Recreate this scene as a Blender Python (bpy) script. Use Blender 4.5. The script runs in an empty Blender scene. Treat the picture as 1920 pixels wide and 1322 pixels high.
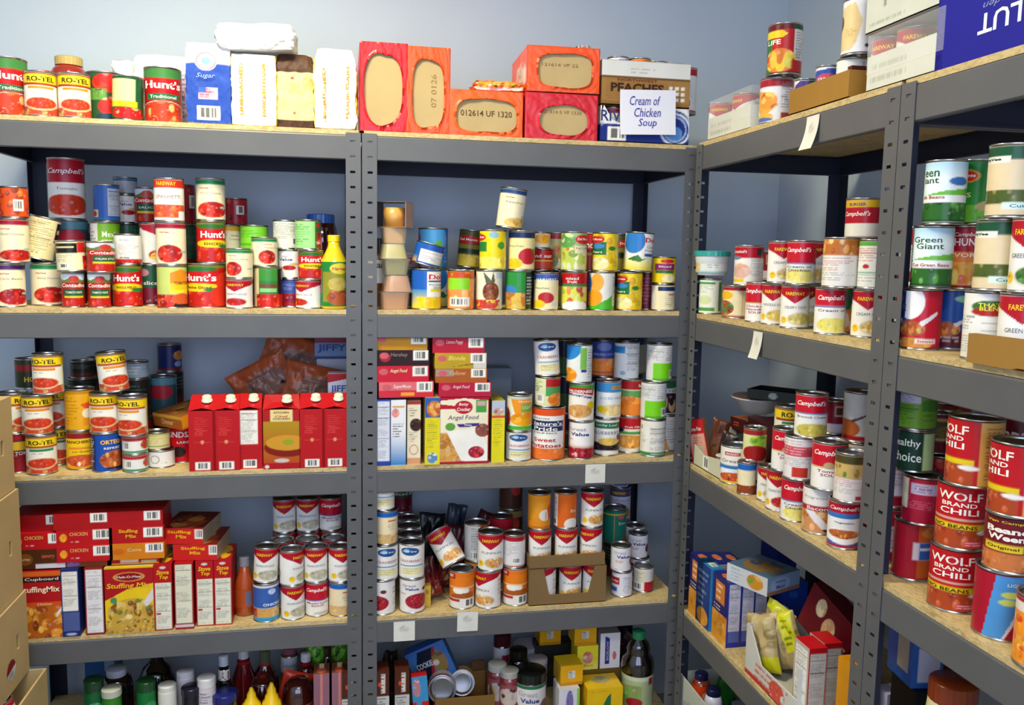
import bpy, math, random
import numpy as np
from mathutils import Vector, Matrix, Euler
PI = math.pi
scene = bpy.context.scene
COL = bpy.data.collections.new('pantry'); scene.collection.children.link(COL)
# ------------------------------------------------------------------ camera
F_PX, YAW, PITCH, ROLL = 1615.6, .19603, -.11271, .01812
CAM = np.array([-.0507, -2.2753, 1.5335])
def _basis():
    cy, sy, cp, sp, cr, sr = math.cos(YAW), math.sin(YAW), math.cos(PITCH), math.sin(PITCH), math.cos(ROLL), math.sin(ROLL)
    fwd = np.array([sy*cp, cy*cp, sp]); right = np.array([cy, -sy, 0.]); up = np.cross(right, fwd)
    return right*cr+up*sr, -right*sr+up*cr, fwd
RR, UU, FF = _basis()
def proj(x, y, z):
    v = np.array([x, y, z])-CAM; d = v@FF
    return 960+F_PX*(v@RR)/d, 661-F_PX*(v@UU)/d
def ray(px, py):
    return RR*(px-960)/F_PX-UU*(py-661)/F_PX+FF
def on_z(px, py, z):
    r = ray(px, py); t = (z-CAM[2])/r[2]; return CAM+r*t
def on_y(px, py, y):
    r = ray(px, py); t = (y-CAM[1])/r[1]; return CAM+r*t
def on_x(px, py, x):
    r = ray(px, py); t = (x-CAM[0])/r[0]; return CAM+r*t
cam = bpy.data.cameras.new('camera'); co = bpy.data.objects.new('camera', cam); COL.objects.link(co)
cam.sensor_width = 36; cam.lens = 36*F_PX/1920; cam.clip_start = .02
M4 = Matrix(((RR[0], UU[0], -FF[0], CAM[0]), (RR[1], UU[1], -FF[1], CAM[1]), (RR[2], UU[2], -FF[2], CAM[2]), (0, 0, 0, 1)))
co.matrix_world = M4; scene.camera = co
# ------------------------------------------------------------------ constants of the place
Z = {1: 1.83, 2: 1.3718, 3: .9545, 4: .5338, 5: .165}
HB = .0616; BT = .012
SURF = {k: v+BT for k, v in Z.items()}
XC, YC, DP, W = .891, -.042, .4325, .914
YSEAM = -.914
WALL_Y = .462; WALL_X = 1.405
# ------------------------------------------------------------------ helpers
def hexlin(h):
    h = h.lstrip('#')
    if len(h) == 3: h = ''.join(c*2 for c in h)
    c = np.array([int(h[i:i+2], 16)/255 for i in (0, 2, 4)])
    return np.where(c <= .04045, c/12.92, ((c+.055)/1.055)**2.4)
def link(o, parent=None):
    COL.objects.link(o)
    if parent: o.parent = parent
    return o
def mobj(name, me, parent=None):
    return link(bpy.data.objects.new(name, me), parent)
def empty(name, loc=(0, 0, 0), rot=(0, 0, 0)):
    o = bpy.data.objects.new(name, None); o.empty_display_size = .03; COL.objects.link(o)
    o.location = loc; o.rotation_euler = rot; return o
def tag(o, label=None, cat=None, group=None, kind=None):
    if label: o['label'] = label
    if cat: o['category'] = cat
    if group: o['group'] = group
    if kind: o['kind'] = kind
    return o
def mesh(name, V, F, mats=(), fm=None, smooth=False, cols=None):
    me = bpy.data.meshes.new(name); me.from_pydata([tuple(map(float, v)) for v in V], [], F)
    for m in mats: me.materials.append(m)
    if fm is not None: me.polygons.foreach_set('material_index', fm)
    if smooth is True: me.polygons.foreach_set('use_smooth', [True]*len(F))
    elif smooth: me.polygons.foreach_set('use_smooth', smooth)
    if cols is not None:
        a = me.color_attributes.new('Col', 'FLOAT_COLOR', 'POINT')
        c = np.ones((len(V), 4), np.float32); c[:, :3] = cols; a.data.foreach_set('color', c.ravel())
    me.update(); return me
class MB:
    def __init__(s): s.v = []; s.f = []; s.m = []; s.s = []; s.c = []
    def add(s, V, F, m=0, sm=False, c=None):
        b = len(s.v); V = [tuple(v) for v in V]; s.v += V; s.f += [tuple(i+b for i in f) for f in F]
        s.m += [m]*len(F); s.s += [sm]*len(F)
        if c is None: c = (1, 1, 1)
        c = np.asarray(c, float)
        if c.ndim == 1: c = np.tile(c, (len(V), 1))
        s.c.append(c)
    def box(s, x0, x1, y0, y1, z0, z1, m=0, T=None, c=None):
        V = [(x, y, z) for z in (z0, z1) for y in (y0, y1) for x in (x0, x1)]
        if T: V = [tuple(T @ Vector(v)) for v in V]
        s.add(V, [(0, 2, 3, 1), (4, 5, 7, 6), (0, 1, 5, 4), (2, 6, 7, 3), (0, 4, 6, 2), (1, 3, 7, 5)], m, False, c)
    def lathe(s, prof, n=40, m=0, sm=True, T=None, c=None, cap0=False, cap1=False):
        V = []; F = []
        for r, z in prof:
            for i in range(n):
                a = 2*PI*i/n; V.append((r*math.sin(a), -r*math.cos(a), z))
        for k in range(len(prof)-1):
            for i in range(n):
                j = (i+1) % n; F.append((k*n+i, k*n+j, (k+1)*n+j, (k+1)*n+i))
        if cap0: F.append(tuple(range(n-1, -1, -1)))
        if cap1: F.append(tuple((len(prof)-1)*n+i for i in range(n)))
        if T: V = [tuple(T @ Vector(v)) for v in V]
        s.add(V, F, m, sm, c)
    def build(s, name, mats, parent=None, col=True):
        me = mesh(name, s.v, s.f, mats, s.m, s.s, np.concatenate(s.c) if col else None)
        return mobj(name, me, parent) if parent is not False else me
# ------------------------------------------------------------------ materials (all node based)
MAT = {}
def nmat(name, base=(.5, .5, .5), rough=.5, metal=0., spec=.5, attr=False, noise=None, bump=None, trans=0, alpha=1, coat=0):
    if name in MAT: return MAT[name]
    m = bpy.data.materials.new(name); m.use_nodes = True; nt = m.node_tree; b = nt.nodes['Principled BSDF']
    if isinstance(base, str): base = hexlin(base)
    b.inputs['Base Color'].default_value = (*base, 1); b.inputs['Roughness'].default_value = rough
    b.inputs['Metallic'].default_value = metal; b.inputs['Specular IOR Level'].default_value = spec
    b.inputs['Transmission Weight'].default_value = trans; b.inputs['Alpha'].default_value = alpha
    b.inputs['Coat Weight'].default_value = coat; b.inputs['Coat Roughness'].default_value = .12
    src = None
    if attr:
        a = nt.nodes.new('ShaderNodeAttribute'); a.attribute_name = 'Col'; src = a.outputs['Color']
        nt.links.new(src, b.inputs['Base Color'])
    if noise:
        sc, lo, hi, det = noise
        tc = nt.nodes.new('ShaderNodeTexCoord'); n = nt.nodes.new('ShaderNodeTexNoise'); n.inputs['Scale'].default_value = sc
        n.inputs['Detail'].default_value = det; nt.links.new(tc.outputs['Object'], n.inputs['Vector'])
        r = nt.nodes.new('ShaderNodeMapRange'); r.inputs[1].default_value = .3; r.inputs[2].default_value = .7
        r.inputs[3].default_value = lo; r.inputs[4].default_value = hi; nt.links.new(n.outputs['Fac'], r.inputs[0])
        mx = nt.nodes.new('ShaderNodeMix'); mx.data_type = 'RGBA'; mx.blend_type = 'MULTIPLY'; mx.inputs[0].default_value = 1
        if src: nt.links.new(src, mx.inputs[6])
        else: mx.inputs[6].default_value = (*base, 1)
        nt.links.new(r.outputs[0], mx.inputs[7]); nt.links.new(mx.outputs[2], b.inputs['Base Color'])
    if bump:
        sc, st, dist = bump
        tc = nt.nodes.new('ShaderNodeTexCoord'); n = nt.nodes.new('ShaderNodeTexNoise'); n.inputs['Scale'].default_value = sc
        nt.links.new(tc.outputs['Object'], n.inputs['Vector'])
        bp = nt.nodes.new('ShaderNodeBump'); bp.inputs['Strength'].default_value = st; bp.inputs['Distance'].default_value = dist
        nt.links.new(n.outputs['Fac'], bp.inputs['Height']); nt.links.new(bp.outputs['Normal'], b.inputs['Normal'])
    MAT[name] = m; return m
PAPER = nmat('printed_paper_label', attr=True, rough=.3, spec=.3, noise=(30, .95, 1.03, 2))
CARD = nmat('printed_carton', attr=True, rough=.4, spec=.22, noise=(25, .94, 1.03, 2))
FOIL = nmat('printed_foil_film', attr=True, rough=.34, spec=.45, bump=(30, .15, .003))
SOFT = nmat('paper_bag', attr=True, rough=.6, spec=.3, bump=(24, .22, .003))
PLAST = nmat('coloured_plastic', attr=True, rough=.28, spec=.5)
TIN = nmat('tinplate', (.50, .50, .49), rough=.28, metal=1., noise=(60, .85, 1.1, 2))
TINLID = nmat('tinplate_lid', (.22, .22, .22), rough=.33, metal=1.)
GLASSY = nmat('filled_glass', attr=True, rough=.06, spec=.8, coat=.6)
STEEL = nmat('grey_powder_coated_steel', (.100, .103, .108), rough=.42, spec=.45, noise=(9, .93, 1.05, 3), bump=(700, .12, .0006))
KRAFT = nmat('corrugated_kraft_board', (.47, .35, .17), rough=.75, spec=.15, noise=(7, .9, 1.08, 4), bump=(120, .15, .001))
KRAFTC = nmat('printed_corrugated_board', attr=True, rough=.7, spec=.2, noise=(10, .93, 1.05, 3))
CLEAR = nmat('clear_plastic_film', (1, 1, 1), rough=.08, spec=.6, alpha=.18)
CLEARC = nmat('clear_cup_plastic', (.85, .82, .7), rough=.1, spec=.7, alpha=.22)
# chipboard shelf
def board_mat():
    m = bpy.data.materials.new('raw_chipboard'); m.use_nodes = True; nt = m.node_tree; b = nt.nodes['Principled BSDF']
    tc = nt.nodes.new('ShaderNodeTexCoord'); v = nt.nodes.new('ShaderNodeTexVoronoi'); v.inputs['Scale'].default_value = 260
    mp = nt.nodes.new('ShaderNodeMapping'); mp.inputs['Scale'].default_value = (.45, 1, 1)
    nt.links.new(tc.outputs['Object'], mp.inputs['Vector']); nt.links.new(mp.outputs[0], v.inputs['Vector'])
    n = nt.nodes.new('ShaderNodeTexNoise'); n.inputs['Scale'].default_value = 14; nt.links.new(tc.outputs['Object'], n.inputs['Vector'])
    cr = nt.nodes.new('ShaderNodeValToRGB'); cr.color_ramp.elements[0].color = (.33, .225, .085, 1); cr.color_ramp.elements[1].color = (.60, .46, .22, 1)
    sp = nt.nodes.new('ShaderNodeSeparateColor'); nt.links.new(v.outputs['Color'], sp.inputs[0])
    ad = nt.nodes.new('ShaderNodeMath'); ad.operation = 'MULTIPLY_ADD'; ad.inputs[1].default_value = .6; nt.links.new(sp.outputs[0], ad.inputs[0])
    nt.links.new(n.outputs['Fac'], ad.inputs[2]); nt.links.new(ad.outputs[0], cr.inputs[0]); cr.color_ramp.elements[1].position = 1.; cr.color_ramp.elements[0].position = .2
    nt.links.new(cr.outputs[0], b.inputs['Base Color']); b.inputs['Roughness'].default_value = .65
    return m
BOARD = board_mat()
# ------------------------------------------------------------------ painting by analytic ops on points
def _hash(a, b, s=0):
    v = np.sin(a*127.1+b*311.7+s*74.7)*43758.5453; return v-np.floor(v)
def vnoise(x, y, s=0):
    xi, yi = np.floor(x), np.floor(y); fx, fy = x-xi, y-yi; fx = fx*fx*(3-2*fx); fy = fy*fy*(3-2*fy)
    return (_hash(xi, yi, s)*(1-fx)+_hash(xi+1, yi, s)*fx)*(1-fy)+(_hash(xi, yi+1, s)*(1-fx)+_hash(xi+1, yi+1, s)*fx)*fy
def paint(ops, x, y, sx, sy, px=1.2):
    """x,y unit coords; sx,sy mm per unit."""
    C = np.ones((len(x), 3))*.8
    def mix(a, c):
        nonlocal C
        c = hexlin(c) if isinstance(c, str) else c
        C = C*(1-a[:, None])+np.atleast_2d(c)*a[:, None]
    def rect(x0, x1, y0, y1):
        d = np.maximum(np.abs(x-(x0+x1)/2)-(x1-x0)/2, -9)*sx; e = (np.abs(y-(y0+y1)/2)-(y1-y0)/2)*sy
        return np.clip(.5-np.maximum(d, e)/px, 0, 1)
    def ell(cx, cy, rx, ry):
        q = np.sqrt(((x-cx)/rx)**2+((y-cy)/ry)**2); return np.clip(.5-(q-1)*min(rx*sx, ry*sy)/px, 0, 1)
    for o in ops:
        k = o[0]
        if k == 'bg': C[:] = hexlin(o[1])
        elif k == 'r': mix(rect(*o[1:5]), o[5])
        elif k == 'b': mix(rect(-3, 3, o[1], o[2]), o[3])
        elif k == 'e': mix(ell(*o[1:5]), o[5])
        elif k == 'ring':
            mix(ell(*o[1:5])*(1-ell(o[1], o[2], o[3]*.86, o[4]*.86)), o[5])
        elif k == 'p':
            ins = np.zeros(len(x), bool); P = o[1]
            for i in range(len(P)):
                (x0, y0), (x1, y1) = P[i], P[(i+1) % len(P)]
                if y0 == y1: continue
                c = ((y0 > y) != (y1 > y)) & (x < (x1-x0)*(y-y0)/(y1-y0)+x0); ins ^= c
            mix(ins.astype(float), o[2])
        elif k == 'g':
            t = np.clip((y-o[1])/(o[2]-o[1]), 0, 1)[:, None]; a = rect(o[5] if len(o) > 5 else -3, o[6] if len(o) > 6 else 3, o[1], o[2])
            c = hexlin(o[3])*(1-t)+hexlin(o[4])*t; C = C*(1-a[:, None])+c*a[:, None]
        elif k == 'f' or k == 'fr':
            cx, cy, rx, ry, cols, n, seed = o[1:8]; rng = random.Random(seed)
            clip = ell(cx, cy, rx, ry) if k == 'f' else rect(cx-rx, cx+rx, cy-ry, cy+ry)
            mix(clip, cols[0]); sz = o[8] if len(o) > 8 else .3
            for i in range(n):
                bx = cx+rng.uniform(-1, 1)*rx; by = cy+rng.uniform(-1, 1)*ry
                rr = sz*rng.uniform(.6, 1.3)*min(rx*sx, ry*sy); el = rng.uniform(.6, 1.3)
                c = hexlin(rng.choice(cols)); m = rng.uniform(.75, 1.2)
                mix(ell(bx, by, rr/sx*el, rr/sy/el)*clip, np.clip(c*m, 0, 1))
                if rr > 2.5: mix(ell(bx-rr/sx*.25, by+rr/sy*.3, rr/sx*.35, rr/sy*.3)*clip*.14, (1, 1, 1))
        elif k == 'l':
            x0, x1, y0, y1, n, c = o[1:7]; t = (y-y0)/(y1-y0)*n; ln = np.floor(t); fr = t-ln
            wd = x0+(x1-x0)*(.55+.45*_hash(ln, ln*0, 3)); on = (x > x0) & (x < wd) & (y > y0) & (y < y1) & (fr > .3) & (fr < .75)
            on &= _hash(np.floor(x*sx/2.2), ln, 5) > .18
            mix(on*.75, c)
        elif k == 'nf':   # nutrition panel
            x0, x1, y0, y1 = o[1:5]; mix(rect(x0, x1, y0, y1), o[5] if len(o) > 5 else 'e9e7df')
            w, h = x1-x0, y1-y0; n = max(4, int(h*sy/3.6)); t = (y-y0)/h*n; ln = np.floor(t); fr = t-ln
            on = (x > x0+w*.06) & (x < x1-w*.06*(1+5*_hash(ln, ln*0, 9))) & (y > y0+h*.03) & (y < y1-h*.03) & (fr > .35) & (fr < .7)
            on &= _hash(np.floor(x*sx/2), ln, 5) > .25
            mix(on*.5, '55555a')
            for q in (.9, .72, .38): mix(rect(x0+w*.05, x1-w*.05, y0+h*q, y0+h*q+1.1/sy), '303034')
        elif k == 'bc':
            x0, x1, y0, y1 = o[1:5]; mix(rect(x0, x1, y0, y1), 'ecebe4')
            w = x1-x0; on = (x > x0+w*.12) & (x < x1-w*.12) & (y > y0+(y1-y0)*.2) & (y < y1-(y1-y0)*.12) & (_hash(np.floor((x-x0)*sx/1.3), 0*x, 2) > .45)
            mix(on*.85, '26262a')
        elif k == 'n':   # mottling
            mix(np.clip(vnoise(x*sx/o[2], y*sy/o[2], o[3] if len(o) > 3 else 0), 0, 1)*o[4 if len(o) > 4 else 0] if len(o) > 4 else np.clip(vnoise(x*sx/o[2], y*sy/o[2])*1.0, 0, 1)*.5, o[1])
    return C
# ------------------------------------------------------------------ vector lettering
_txt = {}
def textmesh(s, bold=0., shear=0.):
    bold *= .62
    k = (s, bold, shear)
    if k not in _txt:
        c = bpy.data.curves.new('t', 'FONT'); c.body = s; c.size = 1; c.offset = bold; c.shear = shear; c.resolution_u = 2; c.align_x = 'LEFT'
        o = bpy.data.objects.new('t', c); COL.objects.link(o); dg = bpy.context.evaluated_depsgraph_get(); ev = o.evaluated_get(dg); me = ev.to_mesh()
        V = np.array([v.co[:2] for v in me.vertices]) if len(me.vertices) else np.zeros((1, 2)); F = [tuple(p.vertices) for p in me.polygons]
        ev.to_mesh_clear(); bpy.data.objects.remove(o); bpy.data.curves.remove(c)
        mn, mx = V.min(0), V.max(0); V = (V-mn)/(mx-mn+1e-9)
        _txt[k] = (V, F)
    return _txt[k]
# text op: ('t', string, xc, yc, width(x units), height(y units), colour, bold, shear, rot)
def texts(ops):
    for i, o in enumerate([q for q in ops if q[0] == 't']):
        s, xc, yc, w, h, c = o[1:7]; bold = o[7] if len(o) > 7 else .02; sh = o[8] if len(o) > 8 else 0; ro = o[9] if len(o) > 9 else 0
        V, F = textmesh(s, bold, sh)
        U = V-.5
        if ro == 90: U = np.stack([-U[:, 1], U[:, 0]], 1)
        if ro == -90: U = np.stack([U[:, 1], -U[:, 0]], 1)
        if ro == 180: U = -U
        yield i, xc+U[:, 0]*w, yc+U[:, 1]*h, F, hexlin(c)
def grid_faces(nx, ny):
    i = np.arange(nx-1)[None, :]; j = np.arange(ny-1)[:, None]; a = j*nx+i
    return np.stack([a, a+1, a+nx+1, a+nx], -1).reshape(-1, 4).tolist()
# ------------------------------------------------------------------ room
def wallmat():
    return nmat('blue_grey_wall_paint', (.49, .57, .665), rough=.7, spec=.2, noise=(3, .97, 1.02, 3), bump=(160, .15, .0015))
def struct(name, x0, x1, y0, y1, z0, z1, m):
    b = MB(); b.box(x0, x1, y0, y1, z0, z1); o = b.build(name, [m], None, col=False); o['kind'] = 'structure'; return o
wm = wallmat()
RX0, RY0, RH = -1.75, -3.3, 2.75
struct('wall_back', RX0-.1, WALL_X+.1, WALL_Y, WALL_Y+.1, 0, RH, wm)
struct('wall_right', WALL_X, WALL_X+.1, RY0, WALL_Y, 0, RH, wm)
struct('wall_left', RX0-.1, RX0, RY0, WALL_Y, 0, RH, wm)
struct('floor', RX0-.1, WALL_X+.1, RY0-.1, WALL_Y+.1, -.1, 0, nmat('vinyl_floor_tile', (.30, .28, .25), rough=.4, noise=(6, .8, 1.1, 4)))
struct('ceiling', RX0-.1, WALL_X+.1, RY0-.1, WALL_Y+.1, RH, RH+.1, nmat('white_ceiling_paint', (.7, .7, .68), rough=.9))
# front wall behind the viewer; wide window opening added to shape the frontal light
fy0 = RY0-.1; ox0, ox1, oz0, oz1 = -1.45, 1.15, 1.0, 2.45
wf = MB(); wf.box(RX0-.1, ox0, fy0, RY0, 0, RH); wf.box(ox1, WALL_X+.1, fy0, RY0, 0, RH); wf.box(ox0, ox1, fy0, RY0, 0, oz0); wf.box(ox0, ox1, fy0, RY0, oz1, RH)
o = wf.build('wall_front', [wm], None, col=False); o['kind'] = 'structure'
b = MB(); t = .05
for a in ((ox0, ox0+t, oz0, oz1), (ox1-t, ox1, oz0, oz1), (ox0+t, ox1-t, oz0, oz0+t), (ox0+t, ox1-t, oz1-t, oz1), ((ox0+ox1)/2-t/2, (ox0+ox1)/2+t/2, oz0+t, oz1-t)): b.box(a[0], a[1], fy0+.03, fy0+.07, a[2], a[3])
o = b.build('added_window_1', [nmat('added_window_white_paint', (.8, .8, .8), rough=.4)], None, col=False); o['kind'] = 'structure'  # frame of the added window, out of view, there for the lighting
# ------------------------------------------------------------------ shelving units
FT = .0018
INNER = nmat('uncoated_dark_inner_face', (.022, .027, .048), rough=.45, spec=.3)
def post_mesh(sx, sy, ztop, slots=True):
    """L post, corner at origin, flanges running +sx along x (front face, in plane y=0) and +sy along y."""
    b = MB(); w = .038
    def flange(along):
        # slotted strip: columns 0..w, slots 14 x 6 mm each .0381
        n = int(ztop/.0381)
        zs = [ztop-.022-.0381*i for i in range(n)]; zs = [z for z in zs if z > .03][::-1]
        z0 = 0.
        def q(u0, u1, a, c):
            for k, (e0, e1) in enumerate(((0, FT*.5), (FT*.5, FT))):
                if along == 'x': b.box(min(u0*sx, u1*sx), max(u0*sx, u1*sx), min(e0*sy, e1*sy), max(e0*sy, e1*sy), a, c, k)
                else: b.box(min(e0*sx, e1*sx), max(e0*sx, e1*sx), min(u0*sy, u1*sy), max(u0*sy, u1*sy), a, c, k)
        lo = 0 if along == 'x' else FT
        if not slots: q(lo, w, 0, ztop); return
        q(lo, .014, 0, ztop); q(.027, w, 0, ztop); z0 = 0
        for z in zs: q(.014, .027, z0, z-.003); z0 = z+.003
        q(.014, .027, z0, ztop)
    flange('x'); flange('y')
    return b
def beam_profile(L, T):
    """step beam along +x length L, face in plane y=0 looking -y, top at z=0."""
    P = [(0, -HB+.002), (0, -.004), (.0012, -.0012), (.004, 0), (.009, 0), (.009, -.012), (.026, -.012), (.026, -.0135), (.0105, -.0135), (.0105, -.0015), (.0065, -.0015), (.0018, -.005), (.0018, -HB+.004), (.014, -HB+.004), (.014, -HB), (.002, -HB)]
    V = [(x, y, z) for x in (0, L) for y, z in P]; n = len(P)
    F = [(i, (i+1) % n, (i+1) % n+n, i+n) for i in range(n)]+[tuple(range(n-1, -1, -1)), tuple(range(n, 2*n))]
    return [tuple(T @ Vector(v)) for v in V], F
def unit(name, label, L, T, flip=False, riv=False):
    """L = length; local frame: x along front 0..L, y depth 0..DP, z up. T = world matrix."""
    root = empty('shelving_unit'); root.matrix_world = T
    tag(root, label, 'shelf', 'grey steel shelving units')
    ptop = Z[1]+.005
    for px, sx in ((0, 1), (L, -1)):
        for py, sy in ((0, 1), (DP, -1)):
            b = post_mesh(sx, sy, ptop, py == 0); o = b.build('post', [STEEL, INNER], root, col=False); o.location = (px, py, 0)
    fy = FT+.0004
    for k in range(1, 6):
        z = Z[k]
        def bm(Lb, M):
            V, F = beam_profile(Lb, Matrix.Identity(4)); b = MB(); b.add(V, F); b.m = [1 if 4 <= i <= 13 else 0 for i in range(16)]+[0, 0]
            for e in (.012, .026):     # rivet heads at both ends
                for x in (e, Lb-e):
                    for zz in (-.018, -.046): b.box(x-.0025, x+.0025, -.0008, .001, zz-.0025, zz+.0025)
            o = b.build('beam', [STEEL, INNER], root, col=False); o.matrix_local = M; return o
        g = .0025
        bm(L-2*g, Matrix.Translation((g, fy, z)))
        bm(L-2*g, Matrix.Translation((L-g, DP-fy, z)) @ Matrix.Rotation(PI, 4, 'Z'))
        bm(DP-.03, Matrix.Translation((fy, DP-.015, z)) @ Matrix.Rotation(-PI/2, 4, 'Z'))
        bm(DP-.03, Matrix.Translation((L-fy, .015, z)) @ Matrix.Rotation(PI/2, 4, 'Z'))
        b = MB(); e = .0125
        b.box(e, L-e, e, DP-e, z-.0118, z+BT-.0002); b.box(.005, L-.005, .0042, DP-.0042, z+.0003, z+BT)
        o = b.build('shelf_board', [BOARD], root, col=False)
    return root
TA = Matrix.Translation((-W, 0, 0)); TBm = Matrix.Translation((.0015, 0, 0))
unit('A', 'left grey steel shelving unit, with red cartons on its third shelf', W-.0015, TA)
unit('B', 'grey steel shelving unit in the middle of the back wall, under the orange wrapped cases', W+.0, TBm)
# C, D: front faces look -X; local x runs toward -Y
TC = Matrix.Translation((XC, YC, 0)) @ Matrix.Rotation(-PI/2, 4, 'Z')
LC = YC-YSEAM
unit('C', 'grey steel shelving unit against the right wall, next to the corner, with white soup cans', LC-.001, TC)
TD = Matrix.Translation((XC, YSEAM-.001, 0)) @ Matrix.Rotation(-PI/2, 4, 'Z')
unit('D', 'grey steel shelving unit nearest the viewer on the right, under the blue carton', W, TD)
# ------------------------------------------------------------------ ceiling lamp and light
def lamp(x, y, L, Wd, power, col, label, rz=0):
    root = empty('ceiling_lamp', (x, y, RH), (0, 0, rz)); tag(root, label, 'lamp')
    b = MB(); b.box(-L/2, L/2, -Wd/2, Wd/2, -.07, -.001); b.build('housing', [nmat('white_enamel', (.8, .8, .8), rough=.4)], root, col=False)
    b = MB(); b.box(-L/2+.02, L/2-.02, -Wd/2+.02, Wd/2-.02, -.085, -.0705)
    m = nmat('lamp_diffuser', (.9, .9, .9)); m.node_tree.nodes['Principled BSDF'].inputs['Emission Color'].default_value = (*col, 1); m.node_tree.nodes['Principled BSDF'].inputs['Emission Strength'].default_value = .8
    b.build('diffuser', [m], root, col=False)
    d = bpy.data.lights.new('lamp_light', 'AREA'); d.shape = 'RECTANGLE'; d.size = L-.04; d.size_y = Wd-.04; d.energy = power; d.color = col
    o = bpy.data.objects.new('lamp_light', d); link(o, root); o.location = (0, 0, -.09)
lamp(-.38, -.62, .62, .3, 40, (1., .91, .62), 'fluorescent ceiling lamp close to the back wall')
lamp(.15, -2.35, 1.2, .3, 23, (1., .95, .80), 'fluorescent ceiling lamp further back, over the viewer')
w = bpy.data.worlds.new('world'); scene.world = w; w.use_nodes = True
w.node_tree.nodes['Background'].inputs[0].default_value = (.60, .70, 1., 1); w.node_tree.nodes['Background'].inputs[1].default_value = 4.8
vs = scene.view_settings; vs.view_transform = 'Standard'; vs.look = 'None'; vs.gamma = 1; vs.use_curve_mapping = False; vs.exposure = 0.0
# ------------------------------------------------------------------ product shapes
CACHE = {}
def label_mesh(r, z0, z1, ops, h=None, n=120):
    """printed sheet wrapped round a cylinder; ops in x (quarter turns), y 0..1 over z0..z1"""
    H = z1-z0; ny = max(6, int(H*1000/1.9)); xs = np.linspace(-2, 2, n+1); ys = np.linspace(0, 1, ny)
    X, Y = np.meshgrid(xs, ys); X = X.ravel(); Y = Y.ravel()
    sx = r*1000*PI/2; sy = H*1000
    C = paint(ops, X, Y, sx, sy)
    a = X*PI/2; V = np.stack([r*np.sin(a), -r*np.cos(a), z0+Y*H], 1)
    b = MB(); b.add(V, grid_faces(n+1, ny), 0, True, C)
    for i, tx, ty, F, c in texts(ops):
        a = tx*PI/2; rr = r+.00035+.00008*i
        b.add(np.stack([rr*np.sin(a), -rr*np.cos(a), z0+ty*H], 1), F, 0, False, c)
    return b
CAN = {'p': (26, 88), 's8': (33, 77), 's': (31.5, 96), 'cs': (30, 96), 't': (35, 101), 'c': (36, 108), 'n': (39.5, 109), 'm': (41, 112), 'k': (33, 76),
       'b': (49, 114), 'j': (44, 158), 'tu': (30.5, 47), 'sq': (34, 47), 'h': (44.5, 139), 'y': (47, 149), 'w': (43, 124), 'e': (31, 74), 'l': (36, 112), 'cc': (34, 106), 'x': (41, 76), 'sm': (24, 45), 'sq48': (30, 92), 'pz': (30, 128), 'k33': (38, 60), 's32': (34, 104), 'p37': (30, 60), 'k36': (35.5, 84), 's35': (35, 98), 'c33': (35, 110), 'c33b': (32.5, 104), 'k31': (30, 76), 'sm45': (30, 60), 'm38': (38, 109)}
def can(spec):
    ty, dn = spec.split('.'); r, h = CAN[ty]; r /= 1000; h /= 1000
    if spec not in CACHE:
        if ('body', ty) not in CACHE:
            b = MB(); e = .0035
            b.lathe([(r-.003, .0018), (r-.002, 0), (r+.0006, 0), (r+.0008, .0012), (r+.0006, .0026), (r-.0008, e), (r-.0008, h-e), (r+.0006, h-.0026), (r+.0009, h-.0012), (r+.0005, h), (r-.0018, h), (r-.0026, h-.0012), (r-.003, h-.0045)], 40, 0)
            b.lathe([(r-.003, h-.0045), (r-.0075, h-.0045), (r-.0085, h-.0036), (r-.011, h-.0036), (r-.0125, h-.0042), (.001, h-.0042)], 40, 1, cap1=True)
            b.lathe([(.001, .002), (r-.003, .0018)], 40, 1)
            CACHE[('body', ty)] = b.build('can_body', [TIN, TINLID], False, col=False)
        CACHE[spec] = label_mesh(r, .0042, h-.0042, D[dn][2]).build('paper_label', [PAPER], False)
    root = empty('food_can'); mobj('can_body', CACHE[('body', ty)], root); mobj('paper_label', CACHE[spec], root)
    return root, r, h
def wrapbox(w, d, h, faces, step=1.7, shape=None):
    """six painted faces; shape(V)->V optional deformation; returns MB. coordinates centred, z from 0."""
    b = MB(); dd = {'F': (w, h), 'K': (w, h), 'L': (d, h), 'R': (d, h), 'T': (w, d), 'D': (w, d)}
    base = faces.get('base', [('bg', 'cccccc')])
    for f, (a, c) in dd.items():
        st = step if f in faces else max(step*2, 4)
        if shape: st = min(st, step*1.6)
        nx = max(2, int(a*1000/st)); ny = max(2, int(c*1000/st)); ops = faces.get(f, base)
        if shape is None and f not in faces and all(o[0] == 'bg' for o in base): nx = ny = 2
        x, y = np.meshgrid(np.linspace(-1, 1, nx), np.linspace(0, 1, ny)); x = x.ravel(); y = y.ravel()
        C = paint(ops, x, y, a*500, c*1000)
        def pos(x, y, o):
            if f == 'F': return np.stack([x*w/2, -d/2-o+0*x, y*h], 1)
            if f == 'K': return np.stack([-x*w/2, d/2+o+0*x, y*h], 1)
            if f == 'R': return np.stack([w/2+o+0*x, x*d/2, y*h], 1)
            if f == 'L': return np.stack([-w/2-o+0*x, -x*d/2, y*h], 1)
            if f == 'T': return np.stack([x*w/2, (y-.5)*d, h+o+0*x], 1)
            return np.stack([x*w/2, (.5-y)*d, 0*x-o], 1)
        V = pos(x, y, 0)
        if shape: V = shape(V)
        b.add(V, grid_faces(nx, ny), 0, bool(shape), C)
        for i, tx, ty, F, c in texts(ops):
            V = pos(tx, ty, .0004+.0001*i+(.0055 if shape else 0))
            if shape: V = shape(V)
            b.add(V, F, 0, False, c)
    return b
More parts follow.
